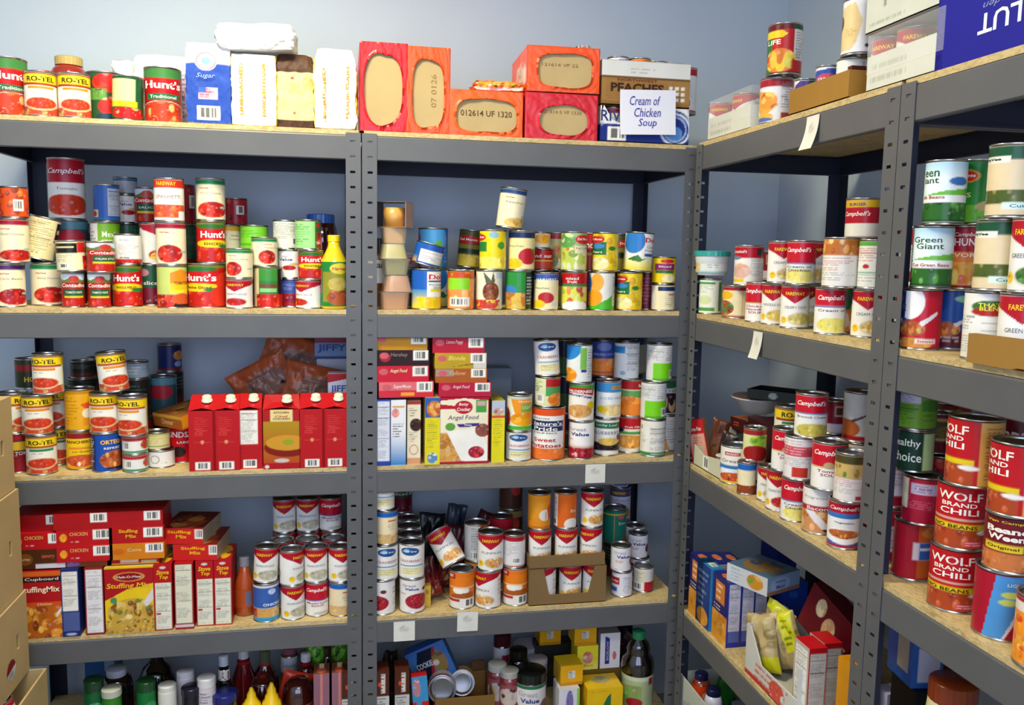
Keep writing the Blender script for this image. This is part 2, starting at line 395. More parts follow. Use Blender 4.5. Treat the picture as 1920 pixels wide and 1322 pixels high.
def boxitem(bn):
    B = BX[bn]; w, d, h = [q/1000 for q in B[2]]
    if ('B', bn) not in CACHE:
        b = wrapbox(w, d, h, B[3]); CACHE[('B', bn)] = b.build('product_box', [CARD if not (len(B) > 4 and B[4] == 'k') else KRAFTC], False)
    o = mobj(B[5] if len(B) > 5 else 'food_box', CACHE[('B', bn)]); return o, w, d, h
def bagshape(w, d, h, rnd=.35, amp=.004, seed=1, pinch=0., fold=0.):
    def f(V):
        P = V.copy(); u = P[:, 0]/(w/2); v = P[:, 1]/(d/2); t = (P[:, 2]-h/2)/(h/2)
        # round the cuboid towards an ellipsoid
        s = np.stack([u, v, t], 1); k = (np.abs(s)**6).sum(1)**(1/6.)+1e-9; q = s/k[:, None]*np.abs(s).max(1)[:, None]
        s2 = s*(1-rnd)+q*rnd; bulge = 1+.10*(1-t*t)*rnd
        n1 = vnoise(u*3+v*2, t*4+v, seed)-.5; n2 = vnoise(u*9+v*7+5, t*11-v*5, seed+7)-.5
        g = 1+(n1*amp*2+n2*amp)/(.5*min(w, d))
        tt = np.clip((t-.55)/.45, 0, 1); pf = 1-pinch*tt**1.5
        P[:, 0] = s2[:, 0]*w/2*bulge*g*(1-.25*pinch*tt); P[:, 1] = s2[:, 1]*d/2*bulge*g*pf; P[:, 2] = np.maximum(h/2+s2[:, 2]*h/2+(n1*amp)*(t > .3), 0)
        return P
    return f
def bag(name, w, d, h, faces, mat=None, rnd=.35, amp=.004, seed=1, pinch=0., step=2.2):
    w, d, h = w/1000, d/1000, h/1000
    b = wrapbox(w, d, h, faces, step, bagshape(w, d, h, rnd, amp, seed, pinch))
    me = b.build(name, [mat or SOFT], False)
    import bmesh
    bm = bmesh.new(); bm.from_mesh(me); bmesh.ops.remove_doubles(bm, verts=bm.verts, dist=.0002); bm.to_mesh(me); bm.free()
    return mobj(name, me), w, d, h
def pouch(name, w, h, th, ops, back=None, seed=1, mat=None, wr=.004, neck=0):
    """flat sealed film packet standing in the x-z plane"""
    w, h, th = w/1000, h/1000, th/1000; b = MB(); nx, ny = max(14, int(w*1000/3.2)), max(14, int(h*1000/3.2))
    x, y = np.meshgrid(np.linspace(-1, 1, nx), np.linspace(0, 1, ny)); x = x.ravel(); y = y.ravel()
    for side in (-1, 1):
        ins = np.clip(1-np.abs(x)**5, 0, 1)*np.clip(1-np.abs(2*y-1)**6, 0, 1)
        wob = (vnoise(x*3+4, y*4+side, seed)-.5)*wr*2+(vnoise(x*9, y*8, seed+3)-.5)*wr
        nar = 1-neck*np.clip(y-.6, 0, 1)**1.5-.05*(1-(2*y-1)**2)
        V = np.stack([x*w/2*nar, side*(th/2*ins**.6)+wob*(ins**.5)*side+(vnoise(x*2, y*3, seed+9)-.5)*wr*2, y*h], 1)
        F = grid_faces(nx, ny)
        if side > 0: F = [f[::-1] for f in F]
        C = paint(ops if side < 0 else (back or [('bg', '888888')]), x, y, w*500, h*1000)
        b.add(V, F, 0, True, C)
        if side < 0:
            for i, tx, ty, F2, c in texts(ops):
                ins2 = np.clip(1-np.abs(tx)**5, 0, 1)*np.clip(1-np.abs(2*ty-1)**6, 0, 1)
                wob2 = (vnoise(tx*3+4, ty*4-1, seed)-.5)*wr*2+(vnoise(tx*9, ty*8, seed+3)-.5)*wr
                na = 1-neck*np.clip(ty-.6, 0, 1)**1.5-.05*(1-(2*ty-1)**2)
                b.add(np.stack([tx*w/2*na, -(th/2*ins2**.6)-wob2*(ins2**.5)+(vnoise(tx*2, ty*3, seed+9)-.5)*wr*2-.0015, ty*h], 1), F2, 0, False, c)
    return b.build(name, [mat or FOIL]), w, th, h
def bottle(name, prof, body, cap=None, label=None, capname='cap', mat=None, n=36, squash=1.):
    """prof [(r,z)] mm; cap (r,z0,z1,colour[,lip]); label (r,z0,z1,ops)"""
    root = empty(name); b = MB(); pr = [(r/1000, z/1000) for r, z in prof]
    b.lathe(pr, n, 0, True, c=hexlin(body), cap0=True, cap1=True); b.build('body', [mat or GLASSY], root)
    if cap:
        r, z0, z1, cc = cap[:4]; r, z0, z1 = r/1000, z0/1000, z1/1000; b = MB()
        V = []; m = 48
        for i in range(m):
            a = 2*PI*i/m; q = r*(1-.018*(i % 2)); V.append((q, a))
        P = []; F = []
        for (k, z) in ((1, z0), (1, z1-.0015)):
            for q, a in V: P.append((q*k*math.sin(a), -q*k*math.cos(a), z))
        for i in range(m): F.append((i, (i+1) % m, (i+1) % m+m, i+m))
        b.add(P, F, 0, False, hexlin(cc)); b.lathe([(r*.985, z1-.0015), (r*.93, z1), (.0005, z1)], m, 0, True, c=hexlin(cap[4] if len(cap) > 4 else cc), cap1=True)
        b.lathe([(.0005, z0), (r*.985, z0)], m, 0, False, c=hexlin(cc))
        b.build(capname, [TIN if cc == 'tin' else PLAST], root)
    if label:
        for L in (label if isinstance(label, list) else [label]):
            r, z0, z1, ops = L; label_mesh(r/1000, z0/1000, z1/1000, ops, n=96).build('paper_label', [PAPER], root)
    h = max(z for r, z in pr)
    if cap: h = max(h, cap[2]/1000)
    root.scale = (1, squash, 1)
    return root, max(r for r, z in pr), h
def tray(name, w, d, h, t, front=None, mat=None, ops=None, side=None, base='8a6a3c', label=None):
    """open carton: floor + 4 walls with thickness; front = list of (x,z) mm top outline (x -w/2..w/2)."""
    w, d, h, t = w/1000, d/1000, h/1000, t/1000; b = MB(); c = hexlin(base)
    b.box(-w/2, w/2, -d/2, d/2, 0, t, c=c)
    def wall(outl, y0, y1, ops_, axis='x', L=w):
        # outl: list of (u, z) top outline; polygons extruded in thickness
        n = len(outl)
        for i in range(n-1):
            (u0, a0), (u1, a1) = outl[i], outl[i+1]
            if u1-u0 < 1e-5: continue
            m = max(1, int((u1-u0)*1000/3)) if ops_ else 1
            for j in range(m):
                p0 = u0+(u1-u0)*j/m; p1 = u0+(u1-u0)*(j+1)/m; z0 = a0+(a1-a0)*j/m; z1 = a0+(a1-a0)*(j+1)/m
                kz = max(1, int(max(z0, z1)*1000/3)) if ops_ else 1
                for q in range(kz):
                    f0, f1 = q/kz, (q+1)/kz
                    P = [(p0, z0*f0), (p1, z1*f0), (p1, z1*f1), (p0, z0*f1)]
                    pts = []
                    for yy in (y0, y1):
                        for (u, z) in P: pts.append((u, yy, z) if axis == 'x' else (yy, u, z))
                    F = [(0, 1, 2, 3), (7, 6, 5, 4)]
                    if q == kz-1: F.append((3, 2, 6, 7))
                    if j == 0: F.append((0, 3, 7, 4))
                    if j == m-1: F.append((1, 5, 6, 2))
                    if ops_:
                        uu = np.array([u for u, z in P]*2)/(L/2)*(1 if y0 < y1 or axis == 'x' else 1); zz = np.array([z for u, z in P]*2)/h
                        if axis != 'x': uu = -uu
                        C = paint(ops_, uu, zz, L*500, h*1000)
                    else: C = c
                    b.add(pts, F, 0, False, C)
    fr = [(x/1000, z/1000) for x, z in front] if front else [(-w/2, h), (w/2, h)]
    wall(fr, -d/2, -d/2+t, ops); wall([(-w/2, h), (w/2, h)], d/2-t, d/2, None)
    wall([(-d/2+t, h), (d/2-t, h)], -w/2, -w/2+t, side, 'y', d); wall([(-d/2+t, h), (d/2-t, h)], w/2-t, w/2, side, 'y', d)
    if ops:
        for i, tx, ty, F, cc in texts(ops):
            b.add(np.stack([tx*w/2, -d/2-.0006+0*tx, ty*h], 1), F, 0, False, cc)
    return b.build(name, [mat or KRAFTC]), w, d, h
# ------------------------------------------------------------------ placing
UN = {'A': 'left unit', 'B': 'middle unit', 'C': 'corner unit', 'D': 'right unit'}
SN = {1: 'top shelf', 2: 'second shelf', 3: 'third shelf', 4: 'fourth shelf', 5: 'bottom shelf'}
REC = []; SOLID = []
def solve(u, px, d, z):
    """position on shelf line at depth d whose image column is px"""
    lo, hi = (-1.6, 1.6) if u in 'AB' else (-2.1, .4)
    f = (lambda t: proj(t, d, z)[0]) if u in 'AB' else (lambda t: proj(XC+d, t, z)[0])
    s = 1 if u in 'AB' else -1
    for _ in range(42):
        m = (lo+hi)/2
        if (f(m)-px)*s < 0: lo = m
        else: hi = m
    return (m, d) if u in 'AB' else (XC+d, m)
def hitc(x, y, r, z0, z1):
    for s in SOLID:
        if z1 <= s[-1][0]+.001 or z0 >= s[-1][1]-.001: continue
        if s[0] == 'c':
            if (x-s[1])**2+(y-s[2])**2 < (r+s[3]+.0012)**2: return True
        else:   # oriented rect: cx, cy, hw, hd, ang
            ca, sa = math.cos(-s[5]), math.sin(-s[5]); dx, dy = x-s[1], y-s[2]; lx, ly = dx*ca-dy*sa, dx*sa+dy*ca
            qx, qy = max(abs(lx)-s[3], 0), max(abs(ly)-s[4], 0)
            if qx*qx+qy*qy < (r+.001)**2: return True
    return False
def facing(x, y): return math.atan2(CAM[0]-x, -(CAM[1]-y))
def z_for(u, px, d, py):
    lo, hi = 0., 2.4
    for _ in range(40):
        m = (lo+hi)/2; x, y = solve(u, px, d, m)
        if proj(x, y, m)[1] > py: lo = m
        else: hi = m
    return m
def put(u, s, d, items, z0=None):
    """a stack: items bottom->top (px, spec, rot[, opts]); d = depth of centre from the shelf front"""
    zb = SURF[s] if z0 is None else z0
    parts = []; z = zb
    for it in items:
        px, sp, rot = it[:3]; op = it[3] if len(it) > 3 else {}
        ty = sp.split('.')[0]; r, h = CAN[ty][0]/1000, CAN[ty][1]/1000
        t = math.radians(op.get('t', 0)); z += op.get('dz', 0)+(r*math.sin(abs(t)) if t else 0)
        parts.append([px, sp, rot, op, r, h, z, t]); z += h*math.cos(t)+(r*math.sin(abs(t)) if t else 0)+.0003
    dd = d; sh = 0
    for _ in range(120):
        for sh in (0, 2, -2, 4, -4, 6, -6, 8, -8):
            ok = True
            for p in parts:
                x, y = solve(u, p[0]+sh, dd+p[3].get('dd', 0), p[6]+p[5]/2)
                if hitc(x, y, p[4]+.3*abs(math.sin(p[7]))*p[5], p[6], p[6]+p[5]): ok = False; break
            if ok: break
        if ok: break
        dd += .003
    if dd > DP-.03 or _ > 118 or dd-d > .02: print('MOVED', u, s, items[0][:2], round(d, 3), round(dd, 3))
    below = None
    for p in parts:
        px, sp, rot, op, r, h, z, t = p; px += sh; x, y = solve(u, px, dd+op.get('dd', 0), z+h/2)
        root, _, _ = can(sp); a = facing(x, y)
        if t:
            xb, yb = x-math.sin(t)*h/2*math.cos(a), y-math.sin(t)*h/2*math.sin(a)
            root.matrix_world = Matrix.Translation((xb, yb, z)) @ Matrix.Rotation(a, 4, 'Z') @ Matrix.Rotation(t, 4, 'Y') @ Matrix.Rotation(math.radians(rot), 4, 'Z')
        else:
            root.location = (x, y, z); root.rotation_euler = (0, 0, a+math.radians(rot))
        SOLID.append(('c', x, y, r+abs(math.sin(t))*h*.3, (z, z+h)))
        rec = dict(o=root, u=u, s=s, dn=sp.split('.')[1], px=px, z=z, below=below, t=op.get('t', 0), L=op.get('L'), d=dd); REC.append(rec); below = rec
    return z
def reg(u, s, o, px, dn=None, L=None, desc=None, short=None, cat=None, z=0, below=None, group=None):
    r = dict(o=o, u=u, s=s, dn=dn, px=px, z=z, below=below, t=0, L=L, desc=desc, short=short, cat=cat, group=group); REC.append(r); return r
def place(u, s, o, w, d, h, px, df, z=None, rot=0, solid=True, rx=0, ry=0, dz=0, face=False):
    """box-like thing: df = depth of its front face; px = image column of its front centre"""
    z = (SURF[s] if z is None else z)+dz
    cx, cy = solve(u, px, df, z+h/2); base = 0 if u in 'AB' else -PI/2; a = base+math.radians(rot)
    # centre sits half a depth behind the front face
    x, y = cx-math.sin(a)*d/2*1, cy+math.cos(a)*d/2
    o.matrix_world = Matrix.Translation((x, y, z)) @ Matrix.Rotation(a, 4, 'Z') @ Matrix.Rotation(math.radians(ry), 4, 'Y') @ Matrix.Rotation(math.radians(rx), 4, 'X') @ Matrix.Diagonal((*o.scale, 1))
    if solid: SOLID.append(('b', x, y, w/2, d/2, a, (z, z+h)))
    return x, y, z
def box(u, s, px, bn, df=.004, z=None, rot=0, L=None, dz=0, rx=0, ry=0, solid=True):
    o, w, d, h = boxitem(bn); place(u, s, o, w, d, h, px, df, z, rot, solid, rx, ry, dz)
    reg(u, s, o, px, 'B:'+bn, L, BX[bn][0], BX[bn][1], 'box', z if z else SURF[s]); return (SURF[s] if z is None else z)+dz+h
# ------------------------------------------------------------------ printed designs (description, short name, ops)
WH, CR, RD, DR, YL, GN, NV, BL, OR = 'eceae4', 'efe4bf', 'c4141f', '8e0f22', 'f2cc1c', '1f7a3c', '1d2f6e', '2a6fc0', 'e8701c'
TOM = ('b81f16', 'd4321f', 'e04a2c', '9c1812'); TXT = '55555c'
NF = ('nf', 1.05, 1.75, .06, .84); BC = ('bc', -1.75, -1.2, .12, .42)
def bg(c, *r): return [('bg', c)]+list(r)
def fw(prod, food, fx=.28, sp=.9, small=True, pc='66666e'):
    o = [('bg', WH), ('b', .9, 1, 'b01328'), ('p', [(-1.15, 1), (1.15, 1), (1.15, .87), (.55, .76), (0, .585), (-.55, .76), (-1.15, .87)], 'b01328')]
    if food: o += [('e', fx, .2, .62, .17, 'd9d4c4'), ('f', fx, .205, .56, .14, food, 24, 5, .28)]
    if small: o += [('e', -.52, .17, .17, .09, 'f0c41a'), ('l', -.62, -.42, .13, .21, 3, 'a06010')]
    return o+[NF, BC, ('t', 'FAREWAY', 0, .83, sp, .085, 'f4c81c', .035), ('t', prod, .05, .49, 1.05, .065, pc, .0)]
def cam(prod, food, sub=None, low=None, cc='c3142a', split=.5, fy=.18):
    o = [('bg', WH), ('b', split, 1, cc), ('b', split-.035, split, low or 'c9b27a')]
    if food: o += [('f', .15, fy, .8, .17, food, 30, 8, .28)]
    o += [NF, BC, ('t', 'Campbell\'s', 0, .8, 1.25, .15, 'f6f2ea', .03, .35)]
    if prod:
        for i, q in enumerate(prod): o.append(('t', q, .05, split-.1-.085*i, min(1.3, .14*len(q)+.15), .06, sub or 'a01426', .02))
    return o
def cream(band, food, prod, name=True, fx=.15, fy=.2, ry=.17, bgc=CR, rx=.75):
    o = [('bg', bgc), ('b', .88, 1, band)]
    if food: o += [('f', fx, fy, rx, ry, food, 22, 11, .42)]
    o += [('nf', 1.05, 1.75, .06, .8, 'f1ead0'), ('bc', -1.75, -1.2, .12, .42), ('e', .62, .3, .2, .03, '9fc4b4')]
    if name: o.append(('t', 'HyVee', -.3, .78, .42, .05, 'c0392b', .03))
    if prod: o.append(('t', prod, .0, .66, .95, .05, '8a8070', .0))
    return o
def hunts(sub, sc='f0c81c'):
    o = [('bg', 'b8150f'), ('fr', 0, .2, 2, .2, TOM, 40, 3, .35), ('b', .93, 1, '6b7a2c'), ('e', -.1, .9, .8, .06, '2c6a2c'), ('r', -.85, .85, .56, .83, 'c4161c'),
         ('e', 0, .46, .9, .1, sc), ('e', .55, .4, .35, .05, GN), NF, BC,
         ('t', "Hunt's", 0, .7, 1.25, .18, 'f7f3ee', .05), ('t', sub, 0, .46, .9, .06, '4a3a10', .03)]
    return o
def rotel(c2='e08a1c', low=None):
    return [('bg', 'eeeade'), ('b', .74, .97, 'f0cf20'), ('r', -.9, .9, .7, .75, 'a0301c'), ('b', .96, 1, '7c2018'), ('r', 1., 1.9, .05, .72, 'b9c23a'),
            ('r', -.55, .55, .61, .68, c2), ('l', -.5, .5, .5, .58, 2, '777777'), ('fr', 0, .1, 1, .1, ('c8482c', 'b8b060', 'd8a060', 'a83820'), 26, 4, .5),
            ('e', 0, .27, .72, .16, 'd8c090'), ('f', 0, .28, .66, .13, ('cc3a1e', 'd84a28', 'e06038', 'b02c14'), 26, 6, .3), ('bc', 1.2, 1.7, .1, .4),
            ('t', 'RO-TEL', 0, .845, 1.15, .12, '34261a', .04)]
def contadina(sub='TOMATO PASTE'):
    return [('bg', '9c1c1a'), ('b', .72, 1, 'cfe0ea'), ('p', [(-2, .8), (-1.2, .9), (-.6, .8), (0, .95), (.5, .8), (1.2, .9), (2, .8), (2, .6), (-2, .6)], '5f7a3a'),
            ('e', 0, .85, .3, .1, 'b8382c'), ('r', -.95, .95, .56, .74, 'b8161c'), ('r', -.6, .6, .3, .54, '1f5a34'), ('r', -.6, .6, .26, .32, 'e8cc24'),
            ('fr', 0, .12, 2, .13, TOM, 20, 9, .5), NF, ('t', 'Contadina', 0, .65, 1.5, .12, 'f4efe6', .03, .15), ('t', sub, 0, .43, .95, .07, 'e6e2d0', .03)]
def nut(c0, extra=(), top=None):     # turned so its small print faces out
    o = [('bg', c0), ('nf', -.55, .5, .08, .9), ('l', .55, .95, .1, .85, 16, '888888'), ('bc', -1., -.62, .12, .4)]+list(extra)
    return o
def fruit(bgc, cols, band=None, bt=None, prod=None, pc=TXT, n=18, sz=.42, seed=2, fy=.25, ry=.24, logo=None):
    o = [('bg', bgc), ('fr', 0, fy, 2, ry, cols, n*2, seed, sz)]
    if band: o += [('b', band[0], band[1], band[2])]
    if logo: o += [('e', logo[0], logo[1], .5, .1, logo[2]), ('t', logo[3], logo[0], logo[1], .8, .08, 'f8f4ee', .04)]
    if prod: o += [('t', prod[0], prod[1], prod[2], prod[3], .075, prod[4] if len(prod) > 4 else pc, .02)]
    return o+[NF]
YF = ('f2d018', 'e8b818', 'f8e060', 'f0c010')
D = {}
def dd(name, desc, short, ops): D[name] = (desc, short, ops)
dd('hunts', 'red diced tomato can with bold white lettering', 'red diced tomato can', hunts('DICED'))
dd('hunts2', 'red whole tomato can with yellow bands', 'yellow-banded red tomato can', hunts('WHOLE PEELED'))
dd('huntsb', 'wide red can of tomatoes with large tomato picture', 'wide tomato can', hunts('Petite Diced')+[('e', .95, .6, .35, .22, 'd8341c'), ('e', .8, .25, .4, .24, 'd0301c'), ('p', [(1.25, 1), (1.35, 1), (1.35, 0), (1.25, 0)], '3c7a2c')])
dd('huntss', 'tall red and green pasta sauce can with spaghetti', 'tall pasta sauce can', [('bg', 'a81614'), ('b', .86, 1, '2a6a34'), ('e', 0, .9, .9, .09, '3c7a3c'), ('r', -.95, .95, .56, .82, 'b4161a'), ('r', -.6, .62, .42, .53, '1c6a44'), ('e', 0, .14, 1.1, .26, 'ded6c8'), ('f', 0, .17, 1., .22, ('c03c20', 'd8a060', 'b02c18', 'd06038'), 30, 5, .25), NF, ('t', "Hunt's", 0, .7, 1.4, .15, 'f7f3ee', .05), ('t', 'Traditional', 0, .475, .95, .06, 'ece6d8', .02)])
dd('contp', 'small tomato paste can with landscape label', 'tomato paste can', contadina())
dd('contt', 'red tomato can with landscape above a green panel', 'landscape-label tomato can', contadina('ITALIAN STYLE'))
dd('purp', 'cream bean can with purple top band', 'purple-banded cream can', cream('4b2168', ('a81c20', '8c1420', 'c03028'), 'Chili Beans', fy=.22, ry=.2))
dd('crim', 'cream tomato can with crimson top band', 'crimson-banded cream can', cream('9c1230', TOM, 'Diced Tomatoes', fy=.15, ry=.14))
dd('crimt', 'cream tomato can with crimson band and whole tomato', 'crimson-banded tomato can', cream('9c1436', TOM, None, fx=-.1, fy=.25, ry=.22, rx=.6))
dd('grnt', 'cream tomato can with green top band', 'green-banded cream can', cream('177a4a', TOM, 'Whole Tomatoes', fx=.1, fy=.24, ry=.2))
dd('grns', 'small cream tomato sauce can with green band', 'small green-banded can', cream('18804a', TOM, 'Tomato Sauce', fx=-.3, fy=.3, ry=.26, rx=.45))
dd('yelt', 'cream can with golden yellow top band', 'yellow-banded cream can', cream('e0a81c', None, None)+[('t', 'HyVee', .3, .75, .4, .05, 'c0392b', .03), ('t', 'Tomatoes', .3, .66, .6, .05, '8a8070', 0)])
dd('blkc', 'cream can with black label band and barcode', 'black and cream can', [('bg', 'eadfb6'), ('r', -.95, .3, .6, .95, '16130f'), ('r', -.8, .15, .78, .84, 'd8c890'), ('r', .3, 1, .62, .98, 'c41c1c'), ('r', -.7, -.1, .1, .24, 'efe8d0'), ('bc', -.65, -.15, .08, .24), ('fr', .9, .25, .35, .25, TOM, 10, 2, .5), ('l', -.8, .2, .3, .58, 6, 'a89870')])
dd('beig', 'beige can covered in small print', 'beige small-print can', [('bg', 'e6d6a4'), ('l', -.8, .5, .1, .95, 16, '8a7a52'), ('r', .5, 1.1, .45, .95, '15120e'), ('r', .6, 1, .68, .78, 'd8c890')])
dd('stew', 'lime green stewed tomato can', 'lime green tomato can', [('bg', '7cb42c'), ('r', -1.6, -.45, 0, 1, 'e8e6de'), ('l', -1.4, -.5, .1, .9, 9, '888888'), ('fr', 0, .15, 2, .15, TOM, 14, 2, .5), ('t', 'Mexican', .25, .72, 1., .15, 'f2f4e0', .02), ('t', 'STEWED', .25, .5, 1.1, .15, 'f2f4e0', .02)])
dd('wlab', 'white can of small print with red foot', 'white small-print can', [('bg', 'eae8e0'), ('fr', .3, .06, 1, .08, TOM, 14, 2, .5), ('l', -.5, .6, .8, .85, 1, '444444'), ('l', -.5, .6, .25, .7, 7, 'a8a8a8'), ('l', -.5, .6, .15, .22, 1, '444444')])
dd('fwside', 'white can with slanted red corner turned sideways', 'white and red side-turned can', fw('TOMATO SAUCE', TOM, -.2))
dd('fwts', 'small white tomato sauce can with red point and bowl', 'small white sauce can', fw('TOMATO SAUCE', ('b81c20', 'c82c28', 'a01418'), 0., small=False))
dd('fwpas', 'white spaghetti can with orange-red band', 'white spaghetti can', [('bg', WH), ('b', .8, 1, 'c62c1c'), ('fr', -.1, .22, .9, .16, ('d8502c', 'e87840', 'c84020'), 24, 3, .4), ('r', .35, .8, .05, .22, WH), NF, ('t', 'FAREWAY', -.2, .9, .9, .1, 'f0c41c', .04), ('t', 'SPAGHETTI', -.1, .58, 1.1, .08, 'a86a60', .0)])
dd('lghtg', 'pale green can with orange and yellow panel', 'pale green tomato can', [('bg', 'c3cf72'), ('r', -.1, .95, .42, .85, 'ecc41c'), ('p', [(-.1, .85), (.4, .95), (.95, .85), (.95, .6), (-.1, .6)], 'e08c1c'), ('r', -.1, .95, .36, .43, 'f0e020'), ('fr', -.4, .15, .5, .16, TOM, 12, 2, .5), ('e', .45, .18, .5, .16, 'cf5a2a'), ('p', [(.1, .08), (1, .06), (1, .0), (0, 0)], '222222'), ('t', 'TOMATOES', .45, .6, .75, .08, '7c4a10', .03)])
dd('dkbeet', 'dark green can with dark red beets', 'dark green beet can', [('bg', '1c4c34'), ('r', .5, .85, .5, .95, 'b8b8b4'), ('fr', .3, .22, .9, .22, ('6c1028', '84142e', '5a0c1e'), 12, 4, .6), ('e', -.45, .83, .3, .1, 'b87c84'), ('t', 'sliced', 0, .56, .8, .1, 'dcdcd0', .02), ('nf', 1.1, 1.8, .1, .85)])
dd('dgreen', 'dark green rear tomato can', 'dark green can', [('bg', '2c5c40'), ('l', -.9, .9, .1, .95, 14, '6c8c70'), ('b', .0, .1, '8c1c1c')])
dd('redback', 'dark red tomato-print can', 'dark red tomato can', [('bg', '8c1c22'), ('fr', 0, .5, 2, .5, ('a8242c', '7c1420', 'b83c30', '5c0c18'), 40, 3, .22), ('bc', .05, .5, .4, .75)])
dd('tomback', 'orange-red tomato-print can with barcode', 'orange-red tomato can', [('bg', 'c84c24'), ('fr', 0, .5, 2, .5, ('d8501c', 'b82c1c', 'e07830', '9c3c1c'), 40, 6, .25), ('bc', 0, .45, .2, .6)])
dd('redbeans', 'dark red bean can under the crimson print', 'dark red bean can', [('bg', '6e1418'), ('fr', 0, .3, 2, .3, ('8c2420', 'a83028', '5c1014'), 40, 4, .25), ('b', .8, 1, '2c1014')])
dd('cont3', 'red sauce can with white lettering', 'red sauce can', contadina('SAUCE'))
dd('greyblue', 'grey can with blue rim', 'grey blue-rimmed can', [('bg', 'b4b8bc'), ('b', .82, 1, '35668c'), ('l', -.8, .8, .1, .75, 6, '9a9ea4')])
dd('gvt', 'white can with small red tomato and blue lettering', 'white blue-lettered can', [('bg', WH), ('r', .55, 1.5, .3, .95, '3c6aa8'), ('r', .7, 1, .1, .4, 'c8a45c'), ('e', .05, .36, .35, .1, 'a81c1c'), ('e', .3, .5, .25, .05, 'd8b070'), NF, ('t', 'Great', -.25, .8, .55, .09, 'b4b4bc', .03), ('t', 'Value', -.15, .68, .75, .1, '2c3c8c', .04)])
dd('bluenut', 'blue can with pale nutrition panel', 'blue nutrition-panel can', [('bg', '2f5fae'), ('nf', .05, .95, .12, .92, 'c0c6d0'), ('r', -.85, -.45, .08, .3, 'e0c890'), ('e', -.7, .18, .15, .08, 'b83020'), ('b', 0, .06, '2a7ab8')])
dd('camj', 'large tomato soup can with red bowl picture', 'large tomato soup can', [('bg', WH), ('b', .6, 1, 'b0142a'), ('e', 0, .22, .98, .2, 'e8e0d4'), ('f', 0, .22, .92, .18, ('c8381c', 'd0421f', 'c43418'), 20, 4, .5), NF, ('t', "Campbell's", 0, .79, 1.5, .12, 'f2ece4', .02, .35), ('t', 'Tomato', 0, .5, .75, .045, '6c5c5c', .0)])
dd('limebc', 'lime green can with a barcode sticker', 'lime green barcode can', [('bg', '7ccf34'), ('b', 0, .3, '1c4a30'), ('bc', -.4, .6, .06, .3), ('l', -.8, .6, .7, .9, 4, '4c8c24'), ('r', -1, .8, .5, .56, '5cac24')])
dd('whbc', 'grey-white print can with barcode', 'grey-white barcode can', [('bg', 'dddcd2'), ('l', -.8, .8, .35, .95, 10, '8c8c88'), ('bc', .25, .8, .08, .4)])
dd('limes', 'pale green print can with tomato side', 'pale green print can', [('bg', '9cd884'), ('l', -.9, .2, .1, .92, 9, '5ca05c'), ('r', .35, 1.8, 0, 1, '2c6a3c'), ('fr', .7, .3, .25, .3, TOM, 8, 2, .6), ('e', .6, .85, .2, .08, 'c03020'), ('t', 'TOMATO', .6, .2, .4, .1, WH, .03)])
dd('tallgr', 'can split beige and green with red tomatoes', 'beige and green tomato can', [('bg', 'd8c89c'), ('r', -.45, .45, .3, 1, '2c7a3c'), ('r', .45, 1.4, .3, 1, '221c1a'), ('r', -.45, .45, .5, .6, '6c4a2c'), ('r', -.4, .4, .38, .48, '8cc47c'), ('fr', .3, .16, .9, .17, TOM, 16, 3, .55), ('r', -.45, .45, .68, 1, '3c8c34')])
dd('bluered', 'blue can with dark red tomato foot', 'blue tomato-foot can', [('bg', '3a4c9c'), ('fr', 0, .25, 2, .24, ('a01c28', '7c1428', 'b82c34'), 14, 2, .5), ('l', -.7, .7, .6, .9, 4, '8c9ccc')])
# fruit
dd('dole', 'bright blue pineapple slice can', 'blue pineapple can', [('bg', '1c5cb8'), ('g', 0, .5, 'f0d818', '3c8cc8', -2, 2), ('r', -.05, 1.1, .3, .97, 'f0eee6'), ('fr', .3, .15, .8, .16, YF, 12, 3, .7), ('r', .1, 1.0, .44, .52, 'e4d828'), ('r', 0., 1., .7, .74, '1c3c8c'), NF, ('t', 'Dole', .5, .83, .95, .14, 'd01c1c', .05), ('t', 'Pineapple', .5, .62, .9, .06, '3c4c7c', .0), ('t', 'Slices', .5, .55, .5, .055, '3c4c7c', .0)])
dd('doled', 'blue and yellow tipped pineapple can', 'tipped pineapple can', [('bg', '1c58b0'), ('r', -.4, 1.2, .05, .7, 'e4e2dc'), ('g', 0, .35, 'd0a020', '2c60a0', -2, -.5), ('l', -.3, .9, .2, .6, 5, 'a0a0a4')])
dd('dolec', 'tall white and blue crushed pineapple can', 'crushed pineapple can', [('bg', 'f0efe8'), ('g', 0, .35, 'ecd81c', 'eef0c8', -2, 2), ('e', -.35, .8, .55, .35, '2f7cc8'), ('p', [(-.6, .28), (-.1, .42), (.1, .3), (.4, .36), (0, .22)], '3c7a34'), ('r', .2, 1.2, .38, .46, '2c5cac'), NF, ('t', 'Dole', .6, .83, .8, .13, 'c81c1c', .05), ('t', 'Crushed', .65, .64, .7, .06, '3c4c6c', .0), ('t', 'Pineapple', .62, .54, .8, .06, '3c4c6c', .0)])
dd('bluegr', 'blue can with green stripe standing at the back', 'blue green-striped can', [('bg', '2f6cb4'), ('e', -.1, .75, .8, .4, '4c9cd8'), ('p', [(-1, 0), (-.1, .6), (.1, 0)], 'b0a8c8'), ('r', .1, .4, .0, .7, '5ca83c'), ('r', -1.6, -.7, 0, 1, '9c8cb4'), ('e', -.85, .75, .2, .15, 'b0243c'), ('l', .5, .95, .1, .8, 7, '8c8cc0')])
